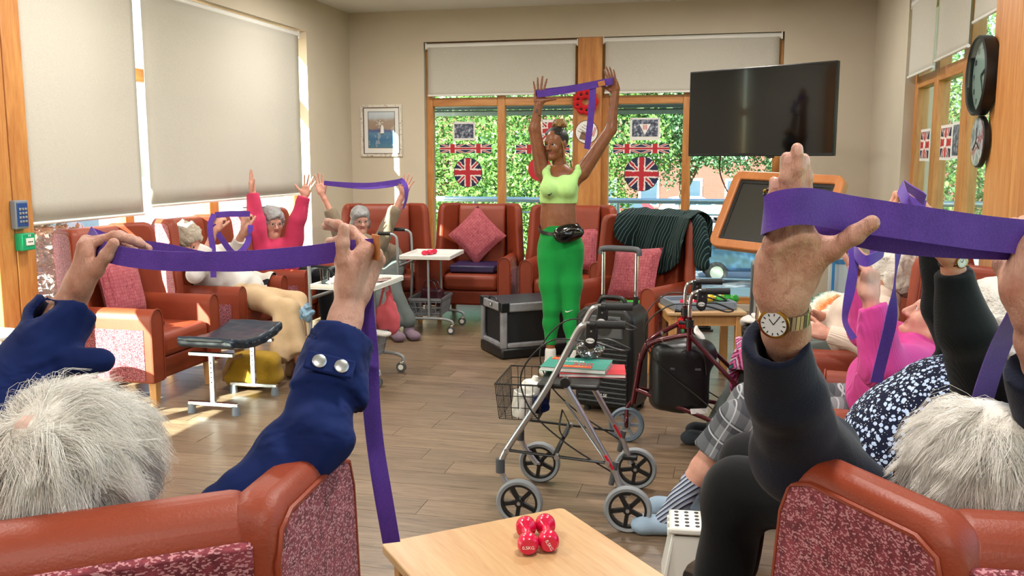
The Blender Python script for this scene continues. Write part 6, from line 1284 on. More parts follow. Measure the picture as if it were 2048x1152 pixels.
    if old:
        for t, d, L, rad in FING: S.cone(W + (D * 0.035 + T * t * 0.55) * q - N * 0.0105 * q, 0.0035 * q, W + (D * d * 0.95 + T * t) * q - N * 0.0095 * q, 0.0045 * q, 0.006 * q, mi)
    return S.mesh(h, wob_)
def foot_sdf(a, d, L=0.23, w_=0.045, h=0.006, mi=0, lift=0.0):              # a: ankle, d: way the toes point
    a = Vector(a); d = Vector(d); d.z = 0; d.normalize(); z0 = lift; S = SDF(); b = Vector((a.x, a.y, z0))
    S.cone(b + Vector((0, 0, 0.042)) - d * 0.035, 0.04, b + Vector((0, 0, 0.038)) + d * (L - 0.10), w_, 0.02, mi, ((0, 0, 1), 0.9)).ell(b + Vector((0, 0, 0.034)) + d * (L - 0.085), (w_ * 1.05, w_ * 1.05, 0.034), None, 0.02, mi).cone(b + Vector((0, 0, 0.05)), 0.042, b + Vector((0, 0, max(0.08, a.z - z0 - 0.02))), 0.042, 0.03, mi)
    S.rbox(b + Vector((0, 0, -0.06)), (0.6, 0.6, 0.06), 0.001, None, 0.004, mi, '-'); return S.mesh(h)
def band(name, label, strands, width=0.036, parent_loc=None, labelpatch=None, group='purple exercise straps'):
    loc = Vector(strands[0][0][0]); t_ = thing(name, label, 'exercise strap', loc, 0, group)
    for pts, wd in strands:
        wds = [Vector(wd)] * len(pts) if not isinstance(wd, list) else [Vector(x) for x in wd]
        mb = MB(); ribbon(mb, [Vector(p) - loc for p in pts], wds, width, 9); mb.build('strap', 'strap', t_, fix=False)
    return t_

class Person:
    def __init__(s, label, base, skinm, mats=None):
        s.label, s.base, s.parts, s.kids, s.sk = label, Vector(base), [], [], skinm; s.mats = [skinm, 'lips', 'eyewhite', 'iris', 'nail'] if mats is None else mats
    def under(s, pel, chs, nb, arms, legs=()):                               # the body under the clothes
        S = SDF(); pel, chs = Vector(pel), Vector(chs); S.cone(pel, 0.10, chs, 0.09, 0.05).cone(chs, 0.08, nb, 0.05, 0.04)
        for a, e, w_ in arms: S.cone(nb, 0.04, a, 0.042, 0.03).cone(a, 0.042, e, 0.036, 0.02).cone(e, 0.034, w_, 0.024, 0.02)
        for h_, k_, a_ in legs: S.cone(pel, 0.08, h_, 0.07, 0.04).cone(h_, 0.065, k_, 0.05, 0.03).cone(k_, 0.045, a_, 0.03, 0.03)
        s.parts.append(S.mesh(0.011))
    def finish(s):
        o = smesh('person', s.parts, s.mats, None, s.base); o.location = s.base; tag(o, s.label, 'person', 'people in the exercise class')
        one = {'slippers': 'slipper', 'shoes': 'shoe', 'socks': 'sock', 'trainers': 'trainer'}
        for nm, parts, ms, lb in s.kids:
            for pk in ([[q] for q in parts] if nm in one else [parts]):
                k = smesh(one.get(nm, nm), pk, ms, o, s.base)
                if lb: k['label'] = lb
        s.obj = o; return o
    def wear(s, nm, mesh, ms, lb=None): s.kids.append((nm, mesh if isinstance(mesh, list) else [mesh], ms, lb))
def seat_legs(k, lean=0.0, spread=0.10, fwd=0.40, ay=0.42):
    M = CH[k]; q = lambda x, y, z: M @ Vector((x, y, z)); return [q(-0.085, -0.08, 0.56), q(0.085, -0.08, 0.56)], [q(-spread, fwd, 0.53), q(spread, fwd, 0.53)], [q(-spread, ay, 0.10), q(spread, ay, 0.10)], (M.to_3x3() @ Vector((0, 1, 0)))
def torso(S, pelvis, chest, shL, shR, w=(0.17, 0.16, 0.15), dpt=0.72, front=None, mi=0, k=0.06, bust=None, belly=None):
    p, c = Vector(pelvis), Vector(chest); fn = Vector(front).normalized() if front is not None else CF; mid = (p + c) / 2
    S.cone(p, w[0], mid, w[1], k, mi, (fn, dpt)); S.cone(mid, w[1], c, w[2], k, mi, (fn, dpt)); S.cone(shL, 0.062, shR, 0.062, 0.07, mi); S.cone(c, w[2] * 0.9, (Vector(shL) + Vector(shR)) / 2, 0.09, k, mi, (fn, dpt))
    if bust:
        r = fn.cross(p - c).normalized()
        for s in (-1, 1): S.ball(c + fn * bust[0] + r * s * 0.07 + (p - c).normalized() * 0.03, bust[1], 0.05, mi)
    if belly: S.ball(mid + fn * belly[0], belly[1], 0.08, mi)
    return S

def strands(c, f, u, sc, n, seed, crown, Lr=(0.05, 0.09), lift=0.022, mask=None, curl=0.012, R0=(0.088, 0.106, 0.095), rad=0.00055, face=None, sweep=(0, 0, -0.5)):
    rs = np.random.RandomState(seed); r, f, u = fr_(f, u); B = np.array([list(r), list(f), list(u)]); c = np.array(c)   # rows: axes
    d = rs.normal(size=(n * 3, 3)); d /= np.linalg.norm(d, axis=1)[:, None]
    ok = (d[:, 1] < 0.55 - 0.9 * np.clip(-d[:, 2], 0, 1)) & (d[:, 2] > -0.82)
    cr = np.array(crown) / np.linalg.norm(crown); ok &= (d @ cr < 0.993); d = d[ok][:n]; n = len(d); Rr = np.array(R0) * sc
    root = d * Rr * 0.97 + np.array([0, -0.018, 0.02]) * sc
    low = np.clip(-d[:, 2], 0, 1)[:, None]; root[:, 2] -= low[:, 0] * 0.03 * sc
    nrm = d / Rr; nrm /= np.linalg.norm(nrm, axis=1)[:, None]
    fl = d - cr; fl += np.array(sweep) * 0.6; fl -= nrm * np.sum(fl * nrm, 1)[:, None]; fl /= np.linalg.norm(fl, axis=1)[:, None] + 1e-6
    sw = np.cross(nrm, fl); cl = np.sin(d @ np.array([9.1, 4.3, 6.7]) + 3 * np.sin(d @ np.array([3.1, 7.3, 5.1]))); fl = fl + sw * (0.5 * cl[:, None] + rs.normal(scale=0.16, size=(n, 1)))
    L = rs.uniform(Lr[0], Lr[1], n)[:, None] * sc; hv = lift * sc * (0.6 + 0.4 * np.sin(d @ np.array([11.0, 5.0, 8.0]) + 1)[:, None]) * np.where(rs.rand(n, 1) < 0.04, 2.6, rs.uniform(0.4, 1.3, (n, 1))); K = 5; pts = []
    for j in range(K):
        t = j / (K - 1); pts.append(root + nrm * (hv * np.sin(t * 2.2)) + fl * L * t - np.array([0, 0, 1]) * (t * t * 0.012 * sc) + sw * (curl * sc * np.sin(t * 3.0 + cl[:, None] * 2)) + rs.normal(scale=0.0012 * t, size=(n, 3)))
    pts = np.stack(pts, 1); ng = min(500, max(60, n // 40)); gi = rs.choice(n, ng, replace=False)               # hairs gather into locks
    near = np.argmax(d @ d[gi].T, 1); G = pts[gi][near]
    wave = rs.normal(size=(ng, 3))[near] * 0.010 * sc; tt_ = np.linspace(0, 1, K)[None, :, None]
    pts = pts + (G - pts) * 0.62 * tt_ + wave[:, None, :] * np.sin(tt_ * 3.4) * tt_
    pts = pts @ B + c                                                       # n,K,3
    tg = np.gradient(pts, axis=1); tg /= np.linalg.norm(tg, axis=2)[:, :, None] + 1e-9; a = np.cross(tg, np.array([0.31, 0.52, 0.8])); a /= np.linalg.norm(a, axis=2)[:, :, None] + 1e-9; b = np.cross(tg, a)
    rr = (rad * rs.uniform(0.7, 1.3, (n, 1)) * np.linspace(1, 0.35, K)[None, :])[:, :, None]
    V = np.stack([pts + (a * math.cos(x) + b * math.sin(x)) * rr for x in (0, 2.094, 4.189)], 2).reshape(-1, 3)
    base = (np.arange(n)[:, None] * K + np.arange(K - 1)[None, :]).reshape(-1) * 3; Q = []
    for x in range(3): y = (x + 1) % 3; Q.append(np.stack([base + x, base + y, base + 3 + y, base + 3 + x], 1))
    Q = np.concatenate(Q); mi = np.tile(np.repeat(rs.randint(0, 2, n), K - 1), 3); return V, Q, mi

# ------------------------------------------------------------------ 1: near left, white hair, navy jacket
hc = gd(146, 945, 1.32); F1 = vv(0.1, -0.12, 1)
p1 = Person('person with fluffy white hair in navy jacket, near left, back to camera', (hc.x + 0.05, hc.y + 0.1, 0.47), 'skin_hand')
sR, eR, wR = gd(410, 1110, 1.33), gd(632, 865, 1.40), gd(700, 604, 1.515)
sL, eL, wL = gd(-95, 1080, 1.36), gd(5, 835, 1.42), gd(150, 592, 1.5)
nb = (sR + sL) / 2 + Vector((0, 0, 0.05))
p1.parts.append(head_sdf(hc, F1, sc=0.98, neck=nb, h=0.005))
dR, dL = (gd(750, 488, 1.525) - wR).normalized(), (gd(176, 500, 1.5) - wL).normalized()
p1.parts.append(hand_sdf(wR, dR, vv(-1, 0.15, 0.35), vv(-0.2, 0, -1), percurl=[(66, 20, 10), (72, 22, 12), (80, 26, 14), (88, 30, 14)], thumb=(0.55, 0.85, 0.30), thumb_bend=0.30, sc=0.98, nail=4, h=0.0021, fore=wR + (eR - wR) * 0.55, fr=0.034, old=True))
p1.parts.append(hand_sdf(wL, dL, vv(1, 0.05, 0.35), vv(0.25, 0, -1), percurl=[(55, 30, 15), (62, 32, 15), (70, 36, 18), (72, 40, 20)], thumb=(0.42, 0.85, 0.42), thumb_bend=0.3, sc=0.95, nail=4, h=0.0021, fore=wL + (eL - wL) * 0.55, fr=0.034, old=True))
pel = gd(120, 1260, 1.75); pel.z = 0.58; S = SDF(); chs = (sR + sL) / 2 - Vector((0, 0, 0.18)); torso(S, pel, chs, sL, sR, (0.18, 0.17, 0.17), 0.75, F1)
S.cone(sR, 0.062, eR, 0.052, 0.05).cone(eR, 0.052, wR + (eR - wR) * 0.6, 0.048, 0.02).cone(wR + (eR - wR) * 0.6, 0.048, wR + (eR - wR) * 0.33, 0.048, 0.02, 0, None, True)
S.cone(sL, 0.07, eL, 0.062, 0.05).cone(eL, 0.062, wL + (eL - wL) * 0.10, 0.05, 0.02, 0, None, True); S.cone(wR + (eR - wR) * 0.74, 0.058, wR + (eR - wR) * 0.29, 0.058, 0.003, 0, None, 'both'); S.cone(wL + (eL - wL) * 0.5, 0.040, gd(200, 722, 1.45), 0.016, 0.02, 0)
S.cone(wR + (eR - wR) * 0.45, 0.042, wR + (eR - wR) * 0.2, 0.044, 0.004, 0, None, False, '-').cone(wL + (eL - wL) * 0.3, 0.035, wL, 0.037, 0.004, 0, None, False, '-')
p1.wear('jacket', S.mesh(0.005, lambda P: wob(0.0045, 60, 11)(P) + wob(0.0007, 130, 12)(P)), 'navyjacket', 'navy cotton jacket with tabbed cuffs')
S = SDF(); kn = [pel + vv(-0.12, -0.05, 0.42), pel + vv(0.1, -0.05, 0.44)]
for i, s in enumerate((-0.09, 0.09)): S.cone(pel + vv(s), 0.09, kn[i], 0.075, 0.04).cone(kn[i], 0.07, Vector((kn[i].x, kn[i].y, 0.1)) + vv(0, 0, 0.08), 0.055, 0.04)
p1.wear('trousers', S.mesh(0.012), 'navy')
p1.wear('hair_base', hair_sdf(hc, F1, sc=0.95, vol=1.0, low=0.02, seed=4, h=0.005, amp=0.004, crown=(-0.22, -0.80, 0.55)), ['hair_white', 'scalp'])
p1.kids.append(('hair_strands', [strands(hc, F1, CU, 1.0, 21000, 3, (-0.22, -0.80, 0.55), (0.06, 0.115), 0.017, rad=0.00034, curl=0.020)], ['strand_white', 'strand_warm'], 'fluffy white hair'))
p1.under(pel, chs, nb, ((sR, eR, wR), (sL, eL, wL)), [(pel + vv(s_ * 0.09), kn[i], Vector((kn[i].x, kn[i].y, 0.1))) for i, s_ in enumerate((-1, 1))]); p1.finish()
bp = wR + (eR - wR) * 0.62                                                    # cuff tab with two buttons
cv = (Vector((0, 0, CAM_H)) - bp).normalized(); ax = (eR - wR).normalized(); rt = ax.cross(cv).normalized(); cv = rt.cross(ax); rt = rt if rt.dot(CR) > 0 else -rt
MB().box(bp + cv * 0.061 - rt * 0.006 - p1.base, (0.075, 0.03, 0.006), rot=Matrix((rt, -ax, cv)).transposed()).build('cuff_tab', 'navyjacket', p1.obj, bevel=0.003)
for s in (-0.022, 0.012): MB().lathe([(0.0095, 0), (0.0108, 0.001), (0.0108, 0.0022), (0.0092, 0.0032), (0.001, 0.003)], bp + cv * 0.0645 + rt * s - p1.base, cv, 20).build('button', 'alu', p1.obj)
b1_ = band('exercise_strap', 'purple strap stretched between both hands of the near left person', [
    ([gd(176, 470, 1.52), gd(215, 505, 1.475), gd(330, 522, 1.46), gd(480, 521, 1.46), gd(600, 512, 1.475), gd(670, 503, 1.497), gd(715, 498, 1.502), gd(748, 496, 1.507)], [vv(0.5, 1, 0), vv(0.3, 1, 0), vv(0.1, 1, 0), vv(0, 1, 0), vv(0, 1, 0), vv(0, 1, 0), vv(0, 1, 0), vv(0, 1, 0)]),
    ([gd(176, 472, 1.53), gd(235, 492, 1.56), gd(330, 505, 1.56), gd(430, 524, 1.54), gd(560, 520, 1.54), gd(680, 505, 1.55), gd(742, 496, 1.53)], [vv(0.5, 1, 0.4), vv(0.2, 1, 0.3), vv(0, 1, 0.2), vv(0, 1, 0.1), vv(0, 1, 0), vv(0, 1, 0), vv(0, 1, 0)]),
    ([gd(728, 540, 1.53), gd(730, 620, 1.55), gd(738, 700, 1.56), gd(742, 800, 1.56), gd(752, 900, 1.58), gd(768, 1000, 1.60), gd(783, 1085, 1.62)], [vv(1, 0, 0.2), vv(1, 0, 0.1), vv(1, 0, 0), vv(0.8, 0, 0.4), vv(0.8, 0, 0.5), vv(0.9, 0, 0.2), vv(1, 0, 0)])], 0.031)
pt = gd(752, 495, 1.5); lb_ = MB().box(pt - Vector(b1_.location), (0.004, 0.03, 0.042), rot=(0, 0, YAW + 0.5)).build('leather_label', mat('tan_leather', '#B06A34', 0.6, var=0.15, vscale=40), b1_, bevel=0.001); lb_['label'] = 'tan leather label'

# ------------------------------------------------------------------ 2: near right, white hair, navy cardigan
hc = gd(1962, 965, 1.33); F2 = vv(-0.30, -0.1, 1)
p2 = Person('person with white hair and gold spectacles, navy cardigan, near right, back to camera', (hc.x, hc.y + 0.12, 0.47), 'skin_hand')
sL, eL, wL = gd(1800, 1085, 1.46), gd(1598, 905, 1.43), gd(1566, 605, 1.16); sR, eR, wR = gd(2180, 1110, 1.36), gd(2150, 960, 1.30), gd(2066, 625, 1.16)
nb = (sR + sL) / 2 + Vector((0, 0, 0.05)); p2.parts.append(head_sdf(hc, F2, sc=1.0, neck=nb, h=0.005))
dL = (gd(1583, 440, 1.10) - wL).normalized()
p2.parts.append(hand_sdf(wL, dL, vv(-0.12, 0, 1), vv(1, 0.1, 0), percurl=[(6, 6, 4), (4, 6, 4), (6, 6, 6), (10, 8, 6)], spread=-0.07, thumb=(0.70, 0.72, -0.42), thumb_bend=0.06, tb_up=0.045, wid=0.80, sc=1.03, nail=4, h=0.0017, fore=wL + (eL - wL) * 0.62, fr=0.029, old=True))
dR = (gd(2098, 500, 1.15) - wR).normalized()
p2.parts.append(hand_sdf(wR, dR, vv(-0.1, 0, 1), vv(-1, 0, 0), percurl=[(75, 80, 40)] * 4, thumb=(0.2, 0.75, 0.7), sc=1.0, nail=4, h=0.0022, fore=wR + (eR - wR) * 0.6, fr=0.033, old=True))
pel = CH['L'] @ Vector((0, -0.02, 0.58)); S = SDF(); chs = (sR + sL) / 2 - Vector((0, 0, 0.18)); torso(S, pel, chs, sL, sR, (0.18, 0.17, 0.17), 0.75, F2)
S.cone(sL, 0.072, eL, 0.064, 0.05).cone(eL, 0.064, gd(1572, 790, 1.285), 0.050, 0.04).cone(gd(1572, 790, 1.285), 0.050, gd(1553, 682, 1.205), 0.042, 0.02, 0, None, True); S.cone(eL, 0.06, gd(1650, 890, 1.52), 0.055, 0.04)
S.cone(sR, 0.075, eR, 0.064, 0.05).cone(eR, 0.062, gd(2082, 740, 1.20), 0.042, 0.02, 0, None, True)
qa, qb = gd(1572, 790, 1.285), gd(1553, 682, 1.205); S.cone(qa + (qb - qa) * 0.7, 0.030, qb + (qb - qa) * 0.1, 0.031, 0.003, 0, None, False, '-')
p2.wear('cardigan', S.mesh(0.0055, wob(0.0035, 30, 17)), 'navy', 'fine navy wool cardigan')
S = SDF()
for s in (-0.09, 0.09): kn = CH['L'] @ Vector((s, 0.42, 0.55)); S.cone(pel + (CH['L'].to_3x3() @ Vector((s, 0, 0))), 0.09, kn, 0.075, 0.04).cone(kn, 0.07, CH['L'] @ Vector((s, 0.46, 0.1)), 0.055, 0.04)
p2.wear('trousers', S.mesh(0.012), 'navy')
p2.wear('hair_base', hair_sdf(hc, F2, sc=0.94, vol=1.0, low=0.02, seed=9, h=0.006, amp=0.004), 'hair_white')
p2.kids.append(('hair_strands', [strands(hc, F2, CU, 0.98, 19000, 8, (0.1, -0.35, 0.93), (0.055, 0.105), 0.015, rad=0.00034, curl=0.014, sweep=(0, -0.2, -0.9))], ['strand_white', 'strand_warm'], 'straight silvery white hair'))
p2.under(pel, chs, nb, ((sR, eR, wR), (sL, eL, wL)), [(CH['L'] @ Vector((s_, -0.02, 0.57)), CH['L'] @ Vector((s_, 0.42, 0.55)), CH['L'] @ Vector((s_, 0.46, 0.1))) for s_ in (-0.09, 0.09)]); p2.finish(); spectacles(p2.obj, hc, F2, CU, 1.08, 'gold', p2.base)
def watch(label, w0, fore, rad, face_dir, strapm, M_case, dial, parent_group='wrist watches', g=1.0):
    w0, ax = Vector(w0), (Vector(fore) - Vector(w0)).normalized(); fd = Vector(face_dir); fd = (fd - ax * fd.dot(ax)).normalized(); sd_ = ax.cross(fd)
    t_ = thing('wrist_watch', label, 'watch', w0, 0, parent_group)
    mb = MB(); n = 36
    for k in range(n):
        a = 2 * math.pi * k / n; d = fd * math.cos(a) + sd_ * math.sin(a); tt = ax.cross(d); mb.box(d * (rad + 0.0015), (2 * math.pi * rad / n * 0.92, 0.013 * g, 0.003), rot=Matrix((tt, ax, d)).transposed())
    mb.build('bracelet', strapm, t_, fix=False)
    c = fd * (rad + 0.003); MB().lathe([(0.0125 * g, 0), (0.0135 * g, 0.001), (0.0135 * g, 0.004), (0.0115 * g, 0.005), (0.0115 * g, 0.0042), (0.001, 0.0042)], c, fd, 32).build('case', M_case, t_); dl = MB().lathe([(0.0112 * g, 0.0046), (0.001, 0.0047)], c, fd, 32).build('dial', dial, t_)
    for k in range(12): a = R(30 * k); d = ax * -math.cos(a) + sd_ * math.sin(a); MB().box(c + d * 0.0092 * g + fd * 0.0051, (0.0008 * g, 0.0022 * g, 0.0004), rot=Matrix((fd.cross(d), d, fd)).transposed()).build('hour_mark', 'print_black', dl)
    for L_, a in ((0.006 * g, 40), (0.008 * g, 330)): d = ax * -math.cos(R(a)) + sd_ * math.sin(R(a)); MB().box(c + d * L_ / 2 + fd * 0.0054, (0.0009, L_, 0.0004), rot=Matrix((fd.cross(d), d, fd)).transposed()).build('hand', 'print_black', dl)
    MB().lathe([(0.002, 0.0125 * g), (0.002, 0.0125 * g + 0.0035)], c + fd * 0.0022, sd_, 8).build('crown', M_case, t_); return t_
MT['dial'] = mat('silver_dial', '#DADDE0', 0.35); MT['expander'] = mat('steel_expander', '#C9C2AE', 0.2, 1.0)
wp = gd(1566, 626, 1.178); watch('gold-rimmed watch on an expanding steel bracelet, near right wrist', wp, wp + vv(0.03, -1, 0.28), 0.031, vv(-0.62, 0, -1), 'expander', 'gold', 'dial', g=1.45)
wc = gd(1592, 428, 1.09)                                                     # the strap round the back of the hand
band('exercise_strap', 'broad purple strap stretched across the raised hands at the near right', [
    ([gd(2110, 480, 1.15), gd(1960, 465, 1.135), gd(1820, 445, 1.12), gd(1700, 427, 1.11), gd(1618, 413, 1.078), gd(1560, 418, 1.072), gd(1527, 435, 1.095), gd(1560, 432, 1.14), gd(1640, 440, 1.155), gd(1760, 468, 1.15), gd(1900, 482, 1.155), gd(2110, 488, 1.17)], [vv(0.05, 1, 0)] * 4 + [vv(0, 1, -0.05), vv(0.05, 1, 0), vv(0.1, 1, 0.1), vv(0, 1, 0)] + [vv(0.05, 1, 0)] * 4)], 0.043)
rg = thing('finger_ring', 'dark jewelled gold ring on the near right hand', 'ring', gd(1543, 385, 1.105)); MB().lathe([(0.0088, -0.0015), (0.0102, -0.0015), (0.0102, 0.0015), (0.0088, 0.0015), (0.0088, -0.0015)], (0.006, 0, 0), dL, 20).build('hoop', 'gold', rg)
for k in range(5): a = 1.256 * k; MB().ball(vv(-0.006 + 0.0035 * math.cos(a), 0.0035 * math.sin(a), -0.003), 0.0022, n=8, m=6).build('stone', 'blackgloss' if k % 2 else 'gold', rg)
band('exercise_strap', 'purple strap end hanging below the right hand at the picture edge', [([gd(2075, 560, 1.2), gd(2040, 620, 1.22), gd(1998, 700, 1.34), gd(1965, 800, 1.46), gd(1945, 900, 1.56)], [vv(1, 0.3, 0), vv(1, 0.3, 0), vv(1, 0.2, 0.1), vv(1, 0.1, 0), vv(1, 0, 0)])], 0.036)

# ------------------------------------------------------------------ 3: black cardigan and floral top, right row
def limb_pair(S, a, e, w_, ra, re, rw, cutat=1.0, k=0.03, mi=0):
    S.cone(a, ra, e, re, k, mi); S.cone(e, re, Vector(e) + (Vector(w_) - Vector(e)) * cutat, rw, k * 0.6, mi, None, True)
hc = gd(1990, 655, 2.42); F3 = Vector((-0.9, 0.35, 0.1))
p3 = Person('person in black cardigan over floral top, both arms raised, right row', (CH['J'] @ Vector((0, -0.08, 0.47))), 'skin_old')
sN, eN, wN = gd(1975, 800, 2.28), gd(1932, 668, 2.14), gd(1903, 522, 2.10); sF, eF, wF = gd(1945, 735, 2.55), gd(1896, 610, 2.44), gd(1866, 448, 2.36)
nb = (sN + sF) / 2 + Vector((0.02, 0, 0.04)); p3.parts.append(head_sdf(hc, F3, neck=nb, h=0.005))
p3.parts.append(hand_sdf(wN, gd(1858, 445, 2.10) - wN, vv(-0.9, -0.3, 0.3), vv(-0.2, 0.4, -1), (62, 70, 30), sc=0.92, thumb=(0.5, 0.8, 0.5), nail=4, h=0.003, fore=wN + (eN - wN) * 0.6, fr=0.033, old=True))
p3.parts.append(hand_sdf(wF, gd(1826, 385, 2.36) - wF, vv(-0.9, -0.3, 0.3), vv(-0.2, 0.4, -1), (55, 70, 30), sc=0.92, thumb=(0.5, 0.8, 0.5), nail=4, h=0.003, fore=wF + (eF - wF) * 0.6, fr=0.033, old=True))
pel = gd(1765, 955, 2.50); chs = gd(1880, 815, 2.44); S = SDF(); torso(S, pel, chs, sN, sF, (0.165, 0.16, 0.14), 0.8, F3, belly=(0.04, 0.13), k=0.05); p3.wear('floral_top', S.mesh(0.008, wob(0.004, 26, 3)), 'floral', 'navy top with white flowers')
S = SDF(); back = -F3.normalized() * 0.075 - Vector((0, 0, 0.05)); torso(S, pel + back * 0.7, chs + back, sN, sF, (0.172, 0.167, 0.155), 0.8, F3, k=0.05)
limb_pair(S, sN, eN, wN, 0.078, 0.060, 0.045, 0.88); limb_pair(S, sF, eF, wF, 0.075, 0.06, 0.045, 0.92); S.path([sF + F3 * 0.04, gd(1850, 765, 2.50), gd(1740, 840, 2.56), gd(1680, 878, 2.60)], [0.05, 0.045, 0.04, 0.03], 0.03); S.path([sN + F3 * 0.03, gd(1965, 900, 2.24), gd(1860, 990, 2.28), gd(1740, 1010, 2.4)], [0.055, 0.05, 0.045, 0.04], 0.03)
p3.wear('cardigan', S.mesh(0.007, wob(0.005, 24, 5)), 'blackknit', 'open black knitted cardigan')
hp, kn, an, fd = seat_legs('J'); kn = [gd(1475, 985, 2.72), gd(1500, 960, 2.98)]; kn[0].z = 0.58; kn[1].z = 0.57; S = SDF(); fdn = (kn[0] - pel); fdn.z = 0; fdn.normalize()
for i in (0, 1): S.cone(pel + vv(0, -0.06, -0.08 + 0.16 * i), 0.11, kn[i], 0.085, 0.07).cone(kn[i], 0.085, kn[i] + fdn * 0.05 - Vector((0, 0, 0.36)), 0.085, 0.08, 0, None, True)
p3.wear('skirt', S.mesh(0.008, wob(0.005, 22, 8)), 'blackcloth', 'long black skirt')
fs_ = []
for i in (0, 1): a = kn[i] + fdn * 0.03; a.z = 0.10; p3.parts.append(SDF().cone(kn[i] - Vector((0, 0, 0.2)), 0.045, a, 0.035).mesh(0.008)); fs_.append(foot_sdf(a, fdn))
p3.wear('slippers', fs_, 'slipperdark'); p3.wear('hair', hair_sdf(hc, F3, sc=1.04, vol=1.04, low=0.01, seed=12, amp=0.008), 'hair_white', 'short white hair'); p3.under(pel, chs, nb, ((sN, eN, wN), (sF, eF, wF)), [(hp[i_], kn[i_], kn[i_] + fdn * 0.03 - Vector((0, 0, 0.45))) for i_ in (0, 1)]); p3.finish()
watch('small gold watch on a dark leather strap, raised black sleeve', gd(1906, 520, 2.10), eN, 0.0285, vv(0.1, 0, -1), 'plumbag', 'gold', 'dial')
band('exercise_strap', 'purple strap gripped by the hands above the black sleeves', [([gd(1800, 375, 2.33), gd(1812, 400, 2.28), gd(1830, 412, 2.26), gd(1850, 415, 2.24)], vv(0.2, 1, 0)), ([gd(1850, 400, 2.2), gd(1830, 385, 2.22), gd(1812, 372, 2.26)], vv(-0.5, 1, 0)),
    ([gd(1800, 480, 2.3), gd(1790, 560, 2.32), gd(1782, 640, 2.34), gd(1768, 700, 2.36), gd(1752, 765, 2.38)], [vv(1, 0, 0.6), vv(0.5, 0, 1), vv(1, 0, 0.2), vv(1, 0, 0.2), vv(1, 0, 0.2)])], 0.034)

# ------------------------------------------------------------------ 4: hot pink jumper, plaid trousers
hc = gd(1876, 640, 3.32); F4 = Vector((-0.85, 0.12, 0.50))
p4 = Person('person in hot pink cable jumper and plaid trousers, head tipped back', (CH['I'] @ Vector((0, -0.08, 0.47))), 'skin_face')
sN, eN, wN = gd(1850, 735, 3.2), gd(1765, 730, 3.05), gd(1740, 598, 3.0); sF, eF, wF = gd(1800, 690, 3.5), gd(1735, 660, 3.35), gd(1718, 555, 3.3)
nb = gd(1880, 708, 3.40); p4.parts.append(head_sdf(hc, F4, u=Vector((0.5, 0, 0.86)), neck=nb, h=0.004, full=1.08))
p4.parts.append(hand_sdf(wN, gd(1742, 520, 3.0) - wN, vv(-0.5, 0.1, 0.9), vv(-0.6, 0, -0.6), (50, 80, 40), sc=0.95, thumb=(0.4, 0.85, 0.4), nail=4, h=0.0035, fore=wN + (eN - wN) * 0.6, fr=0.034, old=True)); p4.parts.append(hand_sdf(wF, gd(1722, 490, 3.3) - wF, vv(-0.5, 0.1, 0.9), vv(0.3, 0, -1), (50, 80, 40), sc=0.92, h=0.004, fore=wF + (eF - wF) * 0.6, fr=0.032))
pel = CH['I'] @ Vector((0, 0.06, 0.58)); chs = gd(1800, 755, 3.40); S = SDF(); torso(S, pel, chs, sN, sF, (0.165, 0.17, 0.15), 0.85, F4, belly=(0.03, 0.15), k=0.06); S.cone(chs, 0.12, nb, 0.085, 0.05); S.cone(nb, 0.075, hc + Vector((0.02, 0, -0.12)), 0.07, 0.02)
limb_pair(S, sN, eN, wN, 0.085, 0.075, 0.048, 0.92, 0.04); limb_pair(S, sF, eF, wF, 0.08, 0.065, 0.045, 0.92, 0.04); p4.wear('jumper', S.mesh(0.007, wob(0.0055, 34, 6)), 'hotpink', 'hot pink cable-knit jumper')
hp, kn, an, fd = seat_legs('I'); kn = [gd(1475, 862, 3.72), gd(1500, 838, 3.98)]; kn[0].z = 0.50; kn[1].z = 0.51; an = [gd(1362, 985, 3.80), gd(1385, 950, 4.0)]; an[0].z = an[1].z = 0.16; S = SDF(); tr_ = SDF(); sk = SDF(); fd4 = (an[0] - kn[0]); fd4.z = 0; fd4.normalize()
for i in (0, 1): S.cone(hp[i], 0.10, kn[i], 0.082, 0.05).cone(kn[i], 0.082, kn[i] + (an[i] - kn[i]) * 0.42, 0.088, 0.04, 0, None, True); p4.parts.append(SDF().cone(kn[i] + (an[i] - kn[i]) * 0.2, 0.058, kn[i] + (an[i] - kn[i]) * 0.6, 0.054).cone(kn[i] + (an[i] - kn[i]) * 0.6, 0.054, an[i], 0.036).mesh(0.006))
p4.wear('plaid_trousers', S.mesh(0.007, wob(0.004, 26, 2)), 'plaid', 'cropped grey plaid trousers'); p4.wear('socks', [SDF().cone(an[i] + (kn[i] - an[i]) * 0.30, 0.048, an[i], 0.042, cut=False).cone(an[i], 0.042, an[i] + fd4 * 0.07 - Vector((0, 0, 0.10)), 0.038, 0.03).mesh(0.005) for i in (0, 1)], 'sock', 'striped sock')
p4.wear('slippers', [foot_sdf(an[i] - Vector((0, 0, 0.05)) - fd4 * 0.01, fd4, 0.25, 0.048) for i in (0, 1)], 'slipperblue', 'pale blue felt slipper'); p4.wear('hair', hair_sdf(hc, F4, Vector((0.5, 0, 0.86)), sc=1.02, seed=14, amp=0.007), 'hair_white', 'short white hair'); p4.under(pel, chs, nb, ((sN, eN, wN), (sF, eF, wF)), [(hp[i_], kn[i_], an[i_]) for i_ in (0, 1)]); p4.finish()
wt = thing('bangle', 'gold expanding bangle above the pink cuff', 'bangle', wN + (eN - wN) * 0.15); MB().lathe([(0.031, -0.006), (0.034, -0.005), (0.034, 0.005), (0.031, 0.006), (0.031, -0.006)], (0, 0, 0), (eN - wN), 28).build('hoop', 'gold', wt)
